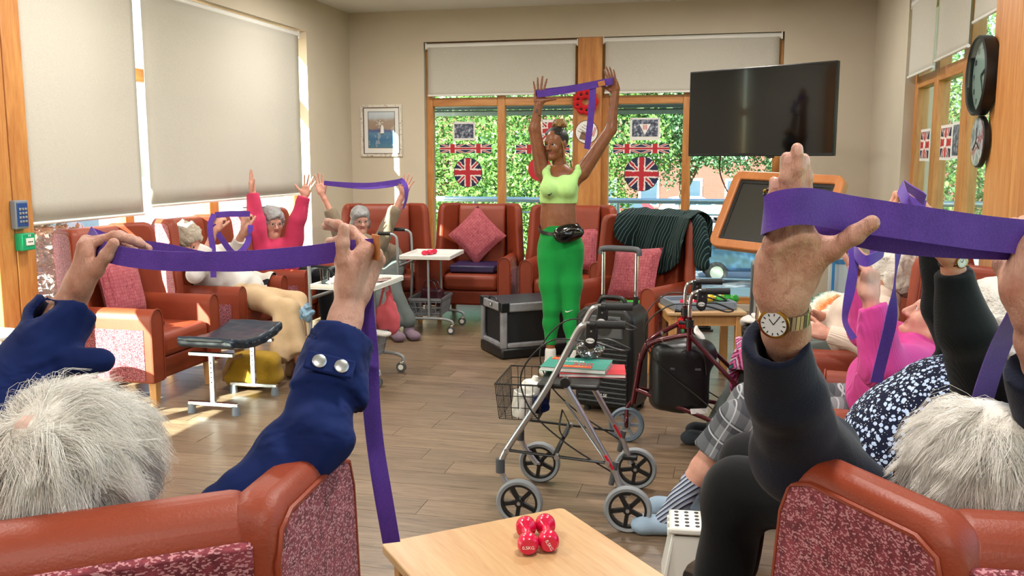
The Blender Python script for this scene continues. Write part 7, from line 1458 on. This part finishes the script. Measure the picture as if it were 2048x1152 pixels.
band('exercise_strap', 'purple strap looped round the hand with the gold bangle', [([gd(1708, 478, 3.05), gd(1712, 505, 2.97), gd(1730, 522, 2.93), gd(1755, 512, 2.95), gd(1768, 500, 3.02), gd(1740, 505, 3.08)], vv(0.1, 1, 0)), ([gd(1700, 478, 3.04), gd(1708, 520, 2.98), gd(1700, 580, 2.98), gd(1690, 640, 2.99), gd(1708, 678, 2.98)], [vv(1, 0.2, 0), vv(1, 0, 0.3), vv(1, 0, 0.2), vv(0.7, 0, 0.7), vv(0.6, 0.2, 0.6)])], 0.036)

# ------------------------------------------------------------------ 5: cream jumper
hc = gd(1782, 548, 4.55); F5 = Vector((-1, 0.12, -0.06))
p5 = Person('person with white hair in a cream ribbed jumper, hands in lap', (CH['H'] @ Vector((0, -0.08, 0.47))), 'skin_face')
sN, eN, wN = gd(1765, 625, 4.35), gd(1735, 690, 4.28), gd(1655, 668, 4.38); sF, eF, wF = gd(1745, 605, 4.75), gd(1715, 655, 4.8), gd(1640, 632, 4.7)
nb = (sN + sF) / 2 + Vector((0.03, 0, 0.03)); p5.parts.append(head_sdf(hc, F5, neck=nb, h=0.004)); p5.parts.append(hand_sdf(wN, vv(-1, 0.25, 0.2), vv(0, -0.6, 0.8), vv(0, 0.8, 0.6), (25, 30, 20), sc=0.9, h=0.004, fore=wN + (eN - wN) * 0.5)); p5.parts.append(hand_sdf(wF, vv(-1, 0.1, -0.2), vv(0, -0.8, -0.6), vv(0, 0.8, -0.6), (30, 40, 20), sc=0.9, h=0.004, fore=wF + (eF - wF) * 0.5))
pel = CH['H'] @ Vector((0, -0.02, 0.58)); chs = gd(1730, 640, 4.55); S = SDF(); torso(S, pel, chs, sN, sF, (0.17, 0.165, 0.15), 0.85, F5, bust=(0.09, 0.075), belly=(0.07, 0.13)); limb_pair(S, sN, eN, wN, 0.075, 0.06, 0.042, 0.95); limb_pair(S, sF, eF, wF, 0.075, 0.06, 0.042, 0.95); S.cone(chs, 0.1, nb, 0.075, 0.04); p5.wear('jumper', S.mesh(0.008, wob(0.004, 30, 9)), 'creamknit', 'cream ribbed jumper')
hp, kn, an, fd = seat_legs('H'); an = [gd(1432, 868, 5.0), gd(1440, 850, 5.15)]; S = SDF()
for i in (0, 1): an[i].z = 0.1; kn[i] = an[i] * 0.75 + hp[i] * 0.25; kn[i].z = 0.50; S.cone(hp[i], 0.095, kn[i], 0.075, 0.05).cone(kn[i], 0.072, an[i] + Vector((0, 0, 0.03)), 0.055, 0.04)
p5.wear('trousers', S.mesh(0.01, wob(0.003, 26, 4)), 'slate'); fdn = (an[0] - hp[0]); p5.wear('slippers', [foot_sdf(an[i], fdn) for i in (0, 1)], 'slipperdark'); p5.wear('hair', hair_sdf(hc, F5, sc=1.06, vol=1.05, low=0.01, seed=15, amp=0.008), 'hair_white', 'white hair'); p5.under(pel, chs, nb, ((sN, eN, wN), (sF, eF, wF)), [(hp[i_], kn[i_], an[i_]) for i_ in (0, 1)]); p5.finish(); spectacles(p5.obj, hc, F5, CU, 1.0, 'black', p5.base)
# crocheted blankets over the knees
k0, k1 = kn[0], kn[1]; ctr = (k0 + k1) / 2; dirn = (an[0] - hp[0]); dirn.z = 0; dirn.normalize(); sid = Vector((-dirn.y, dirn.x, 0)); mb = MB()
def gb(i, j):
    s = (i - 0.5) * 0.62; w1 = 0.012 * math.sin(i * 11 + j * 6); q = j * 0.9
    if q < 0.45: p = ctr - dirn * (0.28 - q * 0.85) + Vector((0, 0, 0.075))
    else: p = ctr + dirn * (0.10 + 0.02 * math.sin(q * 5)) + Vector((0, 0, 0.075 - (q - 0.45) * 0.95))
    e = max(0, abs(s) - 0.19); return p + sid * (s - math.copysign(e * 0.6, s)) - Vector((0, 0, e * 0.9 + 0.02 * abs(s))) + dirn * w1 + Vector((0, 0, w1))
mb.grid(gb, 26, 26); o = mb.build('granny_square_blanket', 'granny', solid=0.01); tag(o, 'dark crocheted granny-square blanket over the knees in the right row', 'blanket')
pb = gd(1672, 600, 5.15); q = SDF().ell((0, 0, 0), (0.23, 0.20, 0.045), k=0.02).mesh(0.007, wob(0.007, 80, 31)); o = smesh('crocheted_round', [q], 'crochet'); o.location = CH['H'] @ Vector((0.33, 0.10, 0.66)); o.rotation_euler = (R(48), R(0), R(10)); tag(o, 'round crocheted cushion in white, orange and green rings', 'cushion')

# ------------------------------------------------------------------ 6: white top and beige skirt
hc = gd(374, 482, 6.98); F6 = Vector((0.85, -0.10, -0.45))
p6 = Person('person slumped in a white openwork top and beige skirt, holding strap', (CH['B'] @ Vector((0, -0.08, 0.47))), 'skin_face')
sN, eN, wN = gd(400, 528, 6.82), gd(392, 548, 6.60), gd(430, 462, 6.62); sF, eF, wF = gd(432, 508, 7.15), gd(468, 502, 6.95), gd(490, 458, 6.85)
nb = (sN + sF) / 2; p6.parts.append(head_sdf(hc, F6, neck=nb, h=0.0045))
for w_, tg_, e_ in ((wN, gd(440, 432, 6.62), eN), (wF, gd(491, 430, 6.85), eF)): p6.parts.append(hand_sdf(w_, tg_ - w_, vv(0.5, 0, 0.8), vv(0.7, 0, -0.7), (70, 85, 40), thumb=(0.3, 0.8, 0.6), sc=0.95, h=0.0042, fore=w_ + (e_ - w_) * 0.7, fr=0.036))
pel = CH['B'] @ Vector((0, -0.02, 0.60)); chs = gd(432, 545, 6.98); S = SDF(); fr6 = Vector((0.5, 0, 0.9)); torso(S, pel, chs, sN, sF, (0.175, 0.17, 0.15), 0.8, fr6, belly=(0.03, 0.15)); limb_pair(S, sN, eN, wN, 0.078, 0.066, 0.054, 0.62); limb_pair(S, sF, eF, wF, 0.078, 0.06, 0.052, 0.55); S.cone(pel, 0.17, CH['B'] @ Vector((0, 0.20, 0.58)), 0.12, 0.06); p6.wear('knitted_top', S.mesh(0.008, wob(0.006, 34, 16)), 'whiteknit', 'white openwork knitted top')
hp, kn, an, fd = seat_legs('B', fwd=0.42, ay=0.52); kn = [gd(578, 622, 6.62), gd(590, 605, 6.9)]; an = [gd(600, 728, 6.50), gd(618, 722, 6.7)]; S = SDF()
for i in (0, 1): an[i].z = 0.12; S.cone(hp[i], 0.10, kn[i], 0.078, 0.05).cone(kn[i], 0.078, an[i] + Vector((0, 0, 0.06)), 0.066, 0.05, 0, None, True)
S.cone(kn[0] - Vector((0.06, 0, 0.02)), 0.06, gd(556, 722, 6.46), 0.065, 0.06, 0, None, True); p6.wear('skirt', S.mesh(0.008, wob(0.006, 30, 19)), 'beige', 'long beige skirt'); p6.parts += [SDF().cone(kn[i], 0.05, an[i], 0.035).mesh(0.008) for i in (0, 1)]; p6.wear('shoes', [foot_sdf(an[i], Vector((1, -0.25, 0))) for i in (0, 1)], 'slipperwine', 'wine red slipper'); p6.wear('hair', hair_sdf(hc, F6, sc=1.06, vol=1.05, seed=22, amp=0.010), 'hair_ash', 'curly ash-grey hair'); p6.under(pel, chs, nb, ((sN, eN, wN), (sF, eF, wF)), [(hp[i_], kn[i_], an[i_]) for i_ in (0, 1)]); p6.finish()
band('exercise_strap', 'purple strap dangling from the fists of the person in white', [([gd(430, 430, 6.6), gd(460, 428, 6.68), gd(500, 428, 6.8)], vv(0, 1, 0)), ([gd(428, 428, 6.6), gd(420, 455, 6.58), gd(426, 500, 6.58), gd(427, 555, 6.58)], vv(1, 0, 0)), ([gd(426, 450, 6.6), gd(445, 480, 6.62), gd(470, 508, 6.68), gd(494, 488, 6.74), gd(502, 450, 6.78)], [vv(1, 0.4, 0), vv(0.7, 0.7, 0), vv(0.1, 1, 0), vv(-0.7, 0.7, 0), vv(1, 0, 0)])], 0.042)

# ------------------------------------------------------------------ 7: rose cardigan, arms up
hc = gd(545, 445, 7.86); F7 = Vector((0.72, -0.68, -0.10))
p7 = Person('person with grey hair in a rose cardigan, both arms thrown up', (CH['C'] @ Vector((0, -0.08, 0.47))), 'skin_face')
sN, eN, wN = gd(522, 500, 7.80), gd(513, 440, 7.72), gd(505, 384, 7.70); sF, eF, wF = gd(584, 492, 7.92), gd(596, 438, 7.86), gd(609, 392, 7.84)
nb = (sN + sF) / 2 + Vector((-0.02, 0, 0.03)); p7.parts.append(head_sdf(hc, F7, neck=nb, h=0.004, full=1.1)); p7.parts.append(hand_sdf(wN, gd(500, 335, 7.7) - wN, vv(1, 0, -0.1), vv(0.1, 0, -1), (4, 4, 4), sc=0.95, thumb=(0.5, 0.75, 0.5), h=0.0042, fore=wN + (eN - wN) * 0.4)); p7.parts.append(hand_sdf(wF, gd(622, 352, 7.84) - wF, vv(0.1, 0, -1), vv(-1, 0.1, 0), (4, 4, 4), spread=0.28, sc=0.95, thumb=(0.95, 0.4, 0.1), h=0.0042, fore=wF + (eF - wF) * 0.4))
pel = CH['C'] @ Vector((0, -0.02, 0.58)); chs = gd(553, 530, 7.9); S = SDF(); torso(S, pel, chs, sN, sF, (0.18, 0.175, 0.155), 0.85, F7, bust=(0.08, 0.08), belly=(0.05, 0.14)); limb_pair(S, sN, eN, wN, 0.085, 0.072, 0.05, 0.97); limb_pair(S, sF, eF, wF, 0.085, 0.072, 0.05, 0.97); p7.wear('cardigan', S.mesh(0.008, wob(0.005, 34, 23)), 'rosepink', 'rose pink buttoned cardigan')
hp, kn, an, fd = seat_legs('C'); S = SDF()
for i in (0, 1): S.cone(hp[i], 0.10, kn[i], 0.08, 0.05).cone(kn[i], 0.078, an[i], 0.058, 0.04)
p7.wear('trousers', S.mesh(0.01, wob(0.003, 26, 24)), 'blackcloth'); p7.wear('shoes', [foot_sdf(a, fd) for a in an], 'slipperdark'); p7.wear('hair', hair_sdf(hc, F7, sc=1.06, vol=1.03, fringe=0.01, seed=25, amp=0.008), 'hair_grey', 'wavy grey hair'); p7.under(pel, chs, nb, ((sN, eN, wN), (sF, eF, wF)), [(hp[i_], kn[i_], an[i_]) for i_ in (0, 1)]); p7.finish(); spectacles(p7.obj, hc, F7, CU, 1.0, 'alu', p7.base)
for k in range(4): MB().ball(chs + (pel - chs) * (0.2 * k) + F7.normalized() * 0.165 - p7.base, 0.008, n=8, m=6).build('button', 'burgundy', p7.obj)

# ------------------------------------------------------------------ 8: taupe jumper, strap overhead
hc = gd(721, 440, 8.62); F8 = Vector((0.55, -0.83, -0.12))
p8 = Person('person with grey bob in a taupe jumper, strap held overhead in the corner', (CH['D'] @ Vector((0, -0.08, 0.47))), 'skin_face')
sN, eN, wN = gd(688, 490, 8.58), gd(664, 430, 8.55), gd(644, 388, 8.52); sF, eF, wF = gd(760, 488, 8.64), gd(788, 424, 8.60), gd(806, 388, 8.58)
nb = (sN + sF) / 2 + Vector((0, 0, 0.03)); p8.parts.append(head_sdf(hc, F8, neck=nb, h=0.004, full=1.08)); p8.parts.append(hand_sdf(wN, gd(634, 352, 8.52) - wN, vv(0.1, 0, -1), vv(1, 0, 0), (6, 6, 6), spread=0.25, sc=0.98, h=0.0042, fore=eN, fr=0.034)); p8.parts.append(hand_sdf(wF, gd(820, 352, 8.58) - wF, vv(0.1, 0, -1), vv(-1, 0, 0), (4, 4, 4), spread=0.30, sc=0.98, h=0.0042, fore=eF, fr=0.034))
pel = CH['D'] @ Vector((0, -0.02, 0.58)); chs = gd(728, 525, 8.62); S = SDF(); torso(S, pel, chs, sN, sF, (0.165, 0.155, 0.14), 0.85, F8, bust=(0.07, 0.07)); limb_pair(S, sN, eN, wN, 0.075, 0.062, 0.048, 0.25); limb_pair(S, sF, eF, wF, 0.075, 0.062, 0.048, 0.22); S.cone(nb, 0.07, nb + Vector((0, 0, -0.08)), 0.1, 0.04); p8.wear('jumper', S.mesh(0.008, wob(0.004, 34, 26)), 'taupe', 'taupe ribbed jumper')
hp, kn, an, fd = seat_legs('D', fwd=0.42, ay=0.5); kn = [gd(740, 582, 8.10), gd(784, 575, 8.15)]; an = [gd(788, 640, 8.0), gd(818, 636, 8.05)]; S = SDF()
for i in (0, 1): an[i].z = 0.12; S.cone(hp[1 - i], 0.10, kn[i], 0.082, 0.05).cone(kn[i], 0.08, an[i] + Vector((0, 0, 0.02)), 0.066, 0.04)
p8.wear('trousers', S.mesh(0.008, wob(0.005, 30, 27)), 'slate', 'grey-green trousers'); p8.wear('slippers', [foot_sdf(a, Vector((0.6, -0.8, 0)), 0.24, 0.05) for a in an], 'slippermauve', 'mauve slipper'); p8.wear('hair', hair_sdf(hc, F8, sc=1.05, low=0.03, fringe=0.014, seed=28, amp=0.004), 'hair_grey', 'grey bob with a fringe'); p8.under(pel, chs, nb, ((sN, eN, wN), (sF, eF, wF)), [(hp[1 - i_], kn[i_], an[i_]) for i_ in (0, 1)]); p8.finish(); spectacles(p8.obj, hc, F8, CU, 1.0, 'alu', p8.base)
band('exercise_strap', 'purple strap held overhead by the person in taupe', [([gd(648, 366, 8.48), gd(690, 369, 8.47), gd(740, 370, 8.47), gd(790, 364, 8.5), gd(806, 360, 8.52)], vv(0, 1, 0)), ([gd(648, 366, 8.52), gd(700, 372, 8.53), gd(745, 376, 8.55), gd(790, 368, 8.56), gd(806, 360, 8.54)], [vv(0, 1, 0), vv(0, 1, 0.3), vv(0, 0.5, 1), vv(0, 1, 0.3), vv(0, 1, 0)]), ([gd(804, 360, 8.5), gd(812, 375, 8.48), gd(812, 398, 8.48), gd(806, 418, 8.48)], [vv(1, 0.5, 0), vv(1, 0, 0.3), vv(0.6, 0, 1), vv(0.3, 0, 1)])], 0.042)

# ------------------------------------------------------------------ 9: the exercise leader
D9 = 6.75; hc = gd(1112, 287, D9 - 0.03); F9 = vv(-0.62, -0.08, -0.78); BF = vv(-0.28, 0, -0.96)
MT['tattoo'] = mat('tattooed_skin', '#4A2A1E', 0.4, var=0.3, vscale=60)
p9 = Person('standing exercise leader in lime top and green leggings, strap raised overhead', gz(1112, 735, 0), 'skin_dark', ['skin_dark', 'lips_dark', 'eyewhite', 'iris', 'nail', 'tattoo'])
sR, eR, wR = gd(1084, 342, D9), gd(1069, 258, D9 - 0.08), gd(1078, 207, D9 - 0.12); sL, eL, wL = gd(1164, 345, D9), gd(1222, 258, D9 - 0.03), gd(1231, 184, D9 - 0.06)
nb = gd(1120, 338, D9 + 0.02); p9.parts.append(head_sdf(hc, F9, sc=0.96, neck=nb, h=0.0035, full=0.96))
p9.parts.append(hand_sdf(wR, gd(1080, 155, D9 - 0.12) - wR, vv(0.1, 0, -1), vv(1, -0.1, 0), (4, 4, 4), spread=0.22, thumb=(0.95, 0.15, 0.15), thumb_bend=0.0, sc=0.98, h=0.0036, fore=wR + (eR - wR) * 0.5, fr=0.036)); p9.parts.append(hand_sdf(wL, gd(1216, 132, D9 - 0.08) - wL, vv(-0.5, 0, -0.85), vv(-0.8, 0, 0.5), (2, 2, 2), spread=0.10, thumb=(0.7, 0.6, 0.4), sc=0.96, h=0.0036, fore=wL + (eL - wL) * 0.5, fr=0.036))
S = SDF(); waist = gd(1116, 438, D9 + 0.02); hips = gd(1121, 500, D9 + 0.03); chest = gd(1119, 378, D9 + 0.02)
S.cone(hips, 0.155, waist, 0.118, 0.05, 0, (BF, 0.72)).cone(waist, 0.118, chest, 0.138, 0.05, 0, (BF, 0.74)).cone(gd(1094, 352, D9), 0.055, gd(1152, 352, D9), 0.055, 0.06).cone(nb, 0.05, chest, 0.09, 0.06)
S.cone(sR, 0.056, eR, 0.043, 0.03).cone(eR, 0.042, wR, 0.028, 0.02)
for k_, (f1, o1) in enumerate(((0.35, -0.008), (0.5, 0.01), (0.62, -0.004), (0.75, 0.008))): S.ell(wR + (eR - wR) * f1 - CF * 0.024 + CR * o1, (0.011, 0.0115, 0.018), None, 0.002, 5)
S.cone(sL, 0.058, eL, 0.043, 0.03).cone(eL, 0.042, wL, 0.028, 0.02); p9.parts.append(S.mesh(0.006))
bL = BF.cross(CU).normalized()
S = SDF(); S.cone(gd(1117, 396, D9 + 0.02), 0.139, gd(1119, 374, D9 + 0.02), 0.143, 0.03, 0, (BF, 0.76)).cone(gd(1117, 400, D9 + 0.02), 0.136, gd(1117, 396, D9 + 0.02), 0.139, 0.01, 0, (BF, 0.77))
for u in (1098, 1134): S.ball(gd(u, 377, D9 - 0.085), 0.068, 0.045)
for u0, u1, s_ in ((1096, 1092, 0), (1144, 1155, 1)): S.path([gd(u0, 366, D9 - 0.09), gd(u1, 345, D9 - 0.07), gd(u1 + 2, 336, D9 - 0.02), gd(u1, 345, D9 + 0.06), gd(1121, 372, D9 + 0.11)], [0.034, 0.022, 0.02, 0.02, 0.03], 0.03)
S.rbox(gd(1117, 452, D9), (0.3, 0.3, 0.165), 0.002, None, 0.004, 0, '-'); p9.wear('sports_top', S.mesh(0.0055), 'lime', 'lime green sports top')
kR, aR, kL, aL = gd(1103, 618, D9 - 0.02), gd(1101, 690, D9 + 0.0), gd(1142, 622, D9 - 0.02), gd(1146, 700, D9 - 0.05)
S = SDF(); hR, hL = gd(1101, 520, D9 + 0.02), gd(1140, 518, D9 + 0.02); S.cone(gd(1118, 456, D9 + 0.02), 0.130, hips, 0.162, 0.04, 0, (BF, 0.74)).cone(hips, 0.160, gd(1121, 515, D9 + 0.03), 0.15, 0.05, 0, (BF, 0.78))
for h_, k_, a_, s in ((hR, kR, aR, -1), (hL, kL, aL, 1)): S.cone(h_, 0.095, h_ + (k_ - h_) * 0.5, 0.085, 0.03).cone(h_ + (k_ - h_) * 0.5, 0.085, k_, 0.059, 0.03).cone(k_, 0.058, k_ + (a_ - k_) * 0.4 + CF * 0.015, 0.058, 0.03).cone(k_ + (a_ - k_) * 0.4 + CF * 0.015, 0.058, a_, 0.038, 0.03, 0, None, True)
S.rbox(gd(1118, 415, D9), (0.3, 0.3, 0.125), 0.002, None, 0.004, 0, '-'); p9.wear('leggings', S.mesh(0.006), 'greenleg', 'bright green leggings'); p9.parts += [SDF().cone(a_ + Vector((0, 0, 0.05)), 0.032, Vector((a_.x, a_.y, 0.07)), 0.034).mesh(0.006) for a_ in (aR, aL)]
p9.wear('trainers', [foot_sdf(Vector((a_.x, a_.y, 0.1)), vv(-0.25, 0, -1), 0.25, 0.044, 0.005) for a_ in (aR, aL)], 'whiteshoe', 'white trainer'); p9.wear('socks', [SDF().cone(Vector((a_.x, a_.y, 0.155)), 0.040, Vector((a_.x, a_.y, 0.07)), 0.042).mesh(0.006) for a_ in (aR, aL)], 'whiteshoe')
r_, f_, u_ = fr_(F9); P_ = lambda x, y, z: hc + (r_ * x + f_ * y + u_ * z) * 0.96
S = SDF(); M9 = np.array([[r_[i], f_[i], u_[i]] for i in range(3)]); S.ell(P_(0, -0.022, 0.036), (0.077, 0.093, 0.083), M9, 0.01).ell(P_(0, 0.116, -0.038), (0.066, 0.07, 0.098), M9, 0.012, 0, '-')
for k in range(11): x = -0.066 + 0.0132 * k; S.path([P_(x, 0.055 - 4 * x * x, 0.075), P_(x * 0.9, 0.0, 0.118 - 3 * x * x), P_(x * 0.6, -0.05, 0.118)], 0.0075, 0.004)
p9.wear('braided_hair', S.mesh(0.0045), 'braid_dark', 'dark braids drawn back'); S = SDF(); rs = np.random.RandomState(5)
for k in range(22): a = k * 0.2856 * 3; S.path([P_(0.03 * math.cos(a), -0.055 + 0.03 * math.sin(a), 0.115), P_(0.052 * math.cos(a + 0.5), -0.055 + 0.048 * math.sin(a + 0.5), 0.14 + 0.01 * math.sin(k * 2)), P_(0.034 * math.cos(a + 1.2), -0.055 + 0.03 * math.sin(a + 1.2), 0.175), P_(0.0, -0.055, 0.165)], [0.0075, 0.0085, 0.008, 0.007], 0.0008)
p9.wear('topknot', S.mesh(0.003, None, 0), 'braid_gold', 'golden braided topknot'); S = SDF()
for s, L_ in ((1, 0.11), (1, 0.08), (-1, 0.09)): S.path([P_(s * 0.07, 0.02, 0.02), P_(s * 0.082, 0.015, -0.04), P_(s * 0.078, 0.01, -0.04 - L_)], 0.0055, 0.004)
p9.wear('loose_braids', S.mesh(0.004), 'braid_gold'); p9.parts.append(SDF().cone(hips, 0.1, hR, 0.07).cone(hips, 0.1, hL, 0.07).cone(hR, 0.06, kR, 0.045).cone(hL, 0.06, kL, 0.045).cone(kR, 0.045, aR, 0.03).cone(kL, 0.045, aL, 0.03).mesh(0.011)); p9.finish()
# waist bag
wb = Vector(gd(1136, 467, D9 - 0.14)); t_ = thing('waist_bag', 'shiny black waist bag on the green leggings', 'bag', wb); q = SDF().ell((0, 0, 0), (0.112, 0.04, 0.07), np.array(Matrix.Rotation(YAW + 0.25, 3, 'Z') @ Matrix.Rotation(R(-8), 3, 'Y')), 0.01).mesh(0.006, wob(0.004, 60, 2)); smesh('pouch', [q], 'blackgloss', t_)
wst = [gd(1118, 462, D9 + 0.02) + (BF * (0.115 * math.cos(a)) + bL * (0.152 * math.sin(a))) + Vector((0, 0, -0.035 * math.cos(a) + 0.02)) - wb for a in [2 * math.pi * k / 28 for k in range(29)]]; mb = MB(); ribbon(mb, wst, [CU] * 29, 0.026, 2); mb.build('belt', 'bagblack', t_, fix=False)
for k in range(5): MB().tube(catmull([vv(-0.06 + 0.03 * k, 0.01 + 0.008 * k, -0.045), vv(-0.02 + 0.03 * k, 0.035, -0.055), vv(0.03 + 0.02 * k, 0.05 - 0.01 * k, -0.04)], 5), 0.003, 6).build('cord', 'chrome' if k % 2 else 'black', t_)
# marks on the clothes
def mark(pts, c, nrm, m, nm):
    n_ = Vector(nrm).normalized(); r2 = CU.cross(n_).normalized() ; r2 = r2 if r2.dot(CR) > 0 else -r2; u2 = CU; c = Vector(c); k = len(pts); vs = [c + r2 * a + u2 * b + n_ * o - p9.base for o in (0, 0.004) for a, b in pts]
    return MB().add(vs, [tuple(range(k)), tuple(range(2 * k - 1, k - 1, -1))] + [(i, (i + 1) % k, k + (i + 1) % k, k + i) for i in range(k)]).build(nm, m, p9.obj, smooth=False)
mark([(-0.02, 0.012), (-0.01, 0.004), (0.012, 0.008), (0.022, 0.02), (0.018, 0.004), (0.006, -0.002), (0.002, -0.012), (-0.004, -0.002), (-0.012, 0.002)], gd(1098, 390, D9 - 0.158), vv(0, 0, -1), 'print_black', 'chest_logo'); mark([(-0.03, 0.004), (-0.024, -0.008), (-0.012, -0.010), (0.03, 0.008), (-0.012, -0.003), (-0.022, -0.001)], gd(1138, 622, D9 - 0.085), vv(0, 0, -1), 'print_white', 'leg_logo')
b9_ = band('exercise_strap', 'purple strap held overhead by the standing leader, one end hanging', [([gd(1074, 188, D9 - 0.17), gd(1110, 184, D9 - 0.16), gd(1150, 177, D9 - 0.14), gd(1190, 169, D9 - 0.12), gd(1222, 163, D9 - 0.12)], vv(0.1, 1, 0)), ([gd(1072, 187, D9 - 0.15), gd(1090, 184, D9 - 0.08), gd(1150, 176, D9 - 0.07), gd(1226, 161, D9 - 0.05)], vv(0.1, 1, 0)), ([gd(1186, 170, D9 - 0.11), gd(1184, 205, D9 - 0.10), gd(1180, 250, D9 - 0.09), gd(1174, 298, D9 - 0.09)], [vv(1, 0, 0), vv(1, 0, 0.1), vv(1, 0, 0.2), vv(1, 0, 0.5)]), ([gd(1222, 163, D9 - 0.12), gd(1228, 161, D9 - 0.07), gd(1224, 160, D9 - 0.02)], vv(0, 1, 0))], 0.048)
lt = MB().box(gd(1203, 167, D9 - 0.128) - Vector(b9_.location), (0.05, 0.005, 0.036), rot=(0, R(-12), YAW)).build('leather_label', bpy.data.materials['tan_leather'], b9_, bevel=0.001); lt['label'] = 'tan leather label'
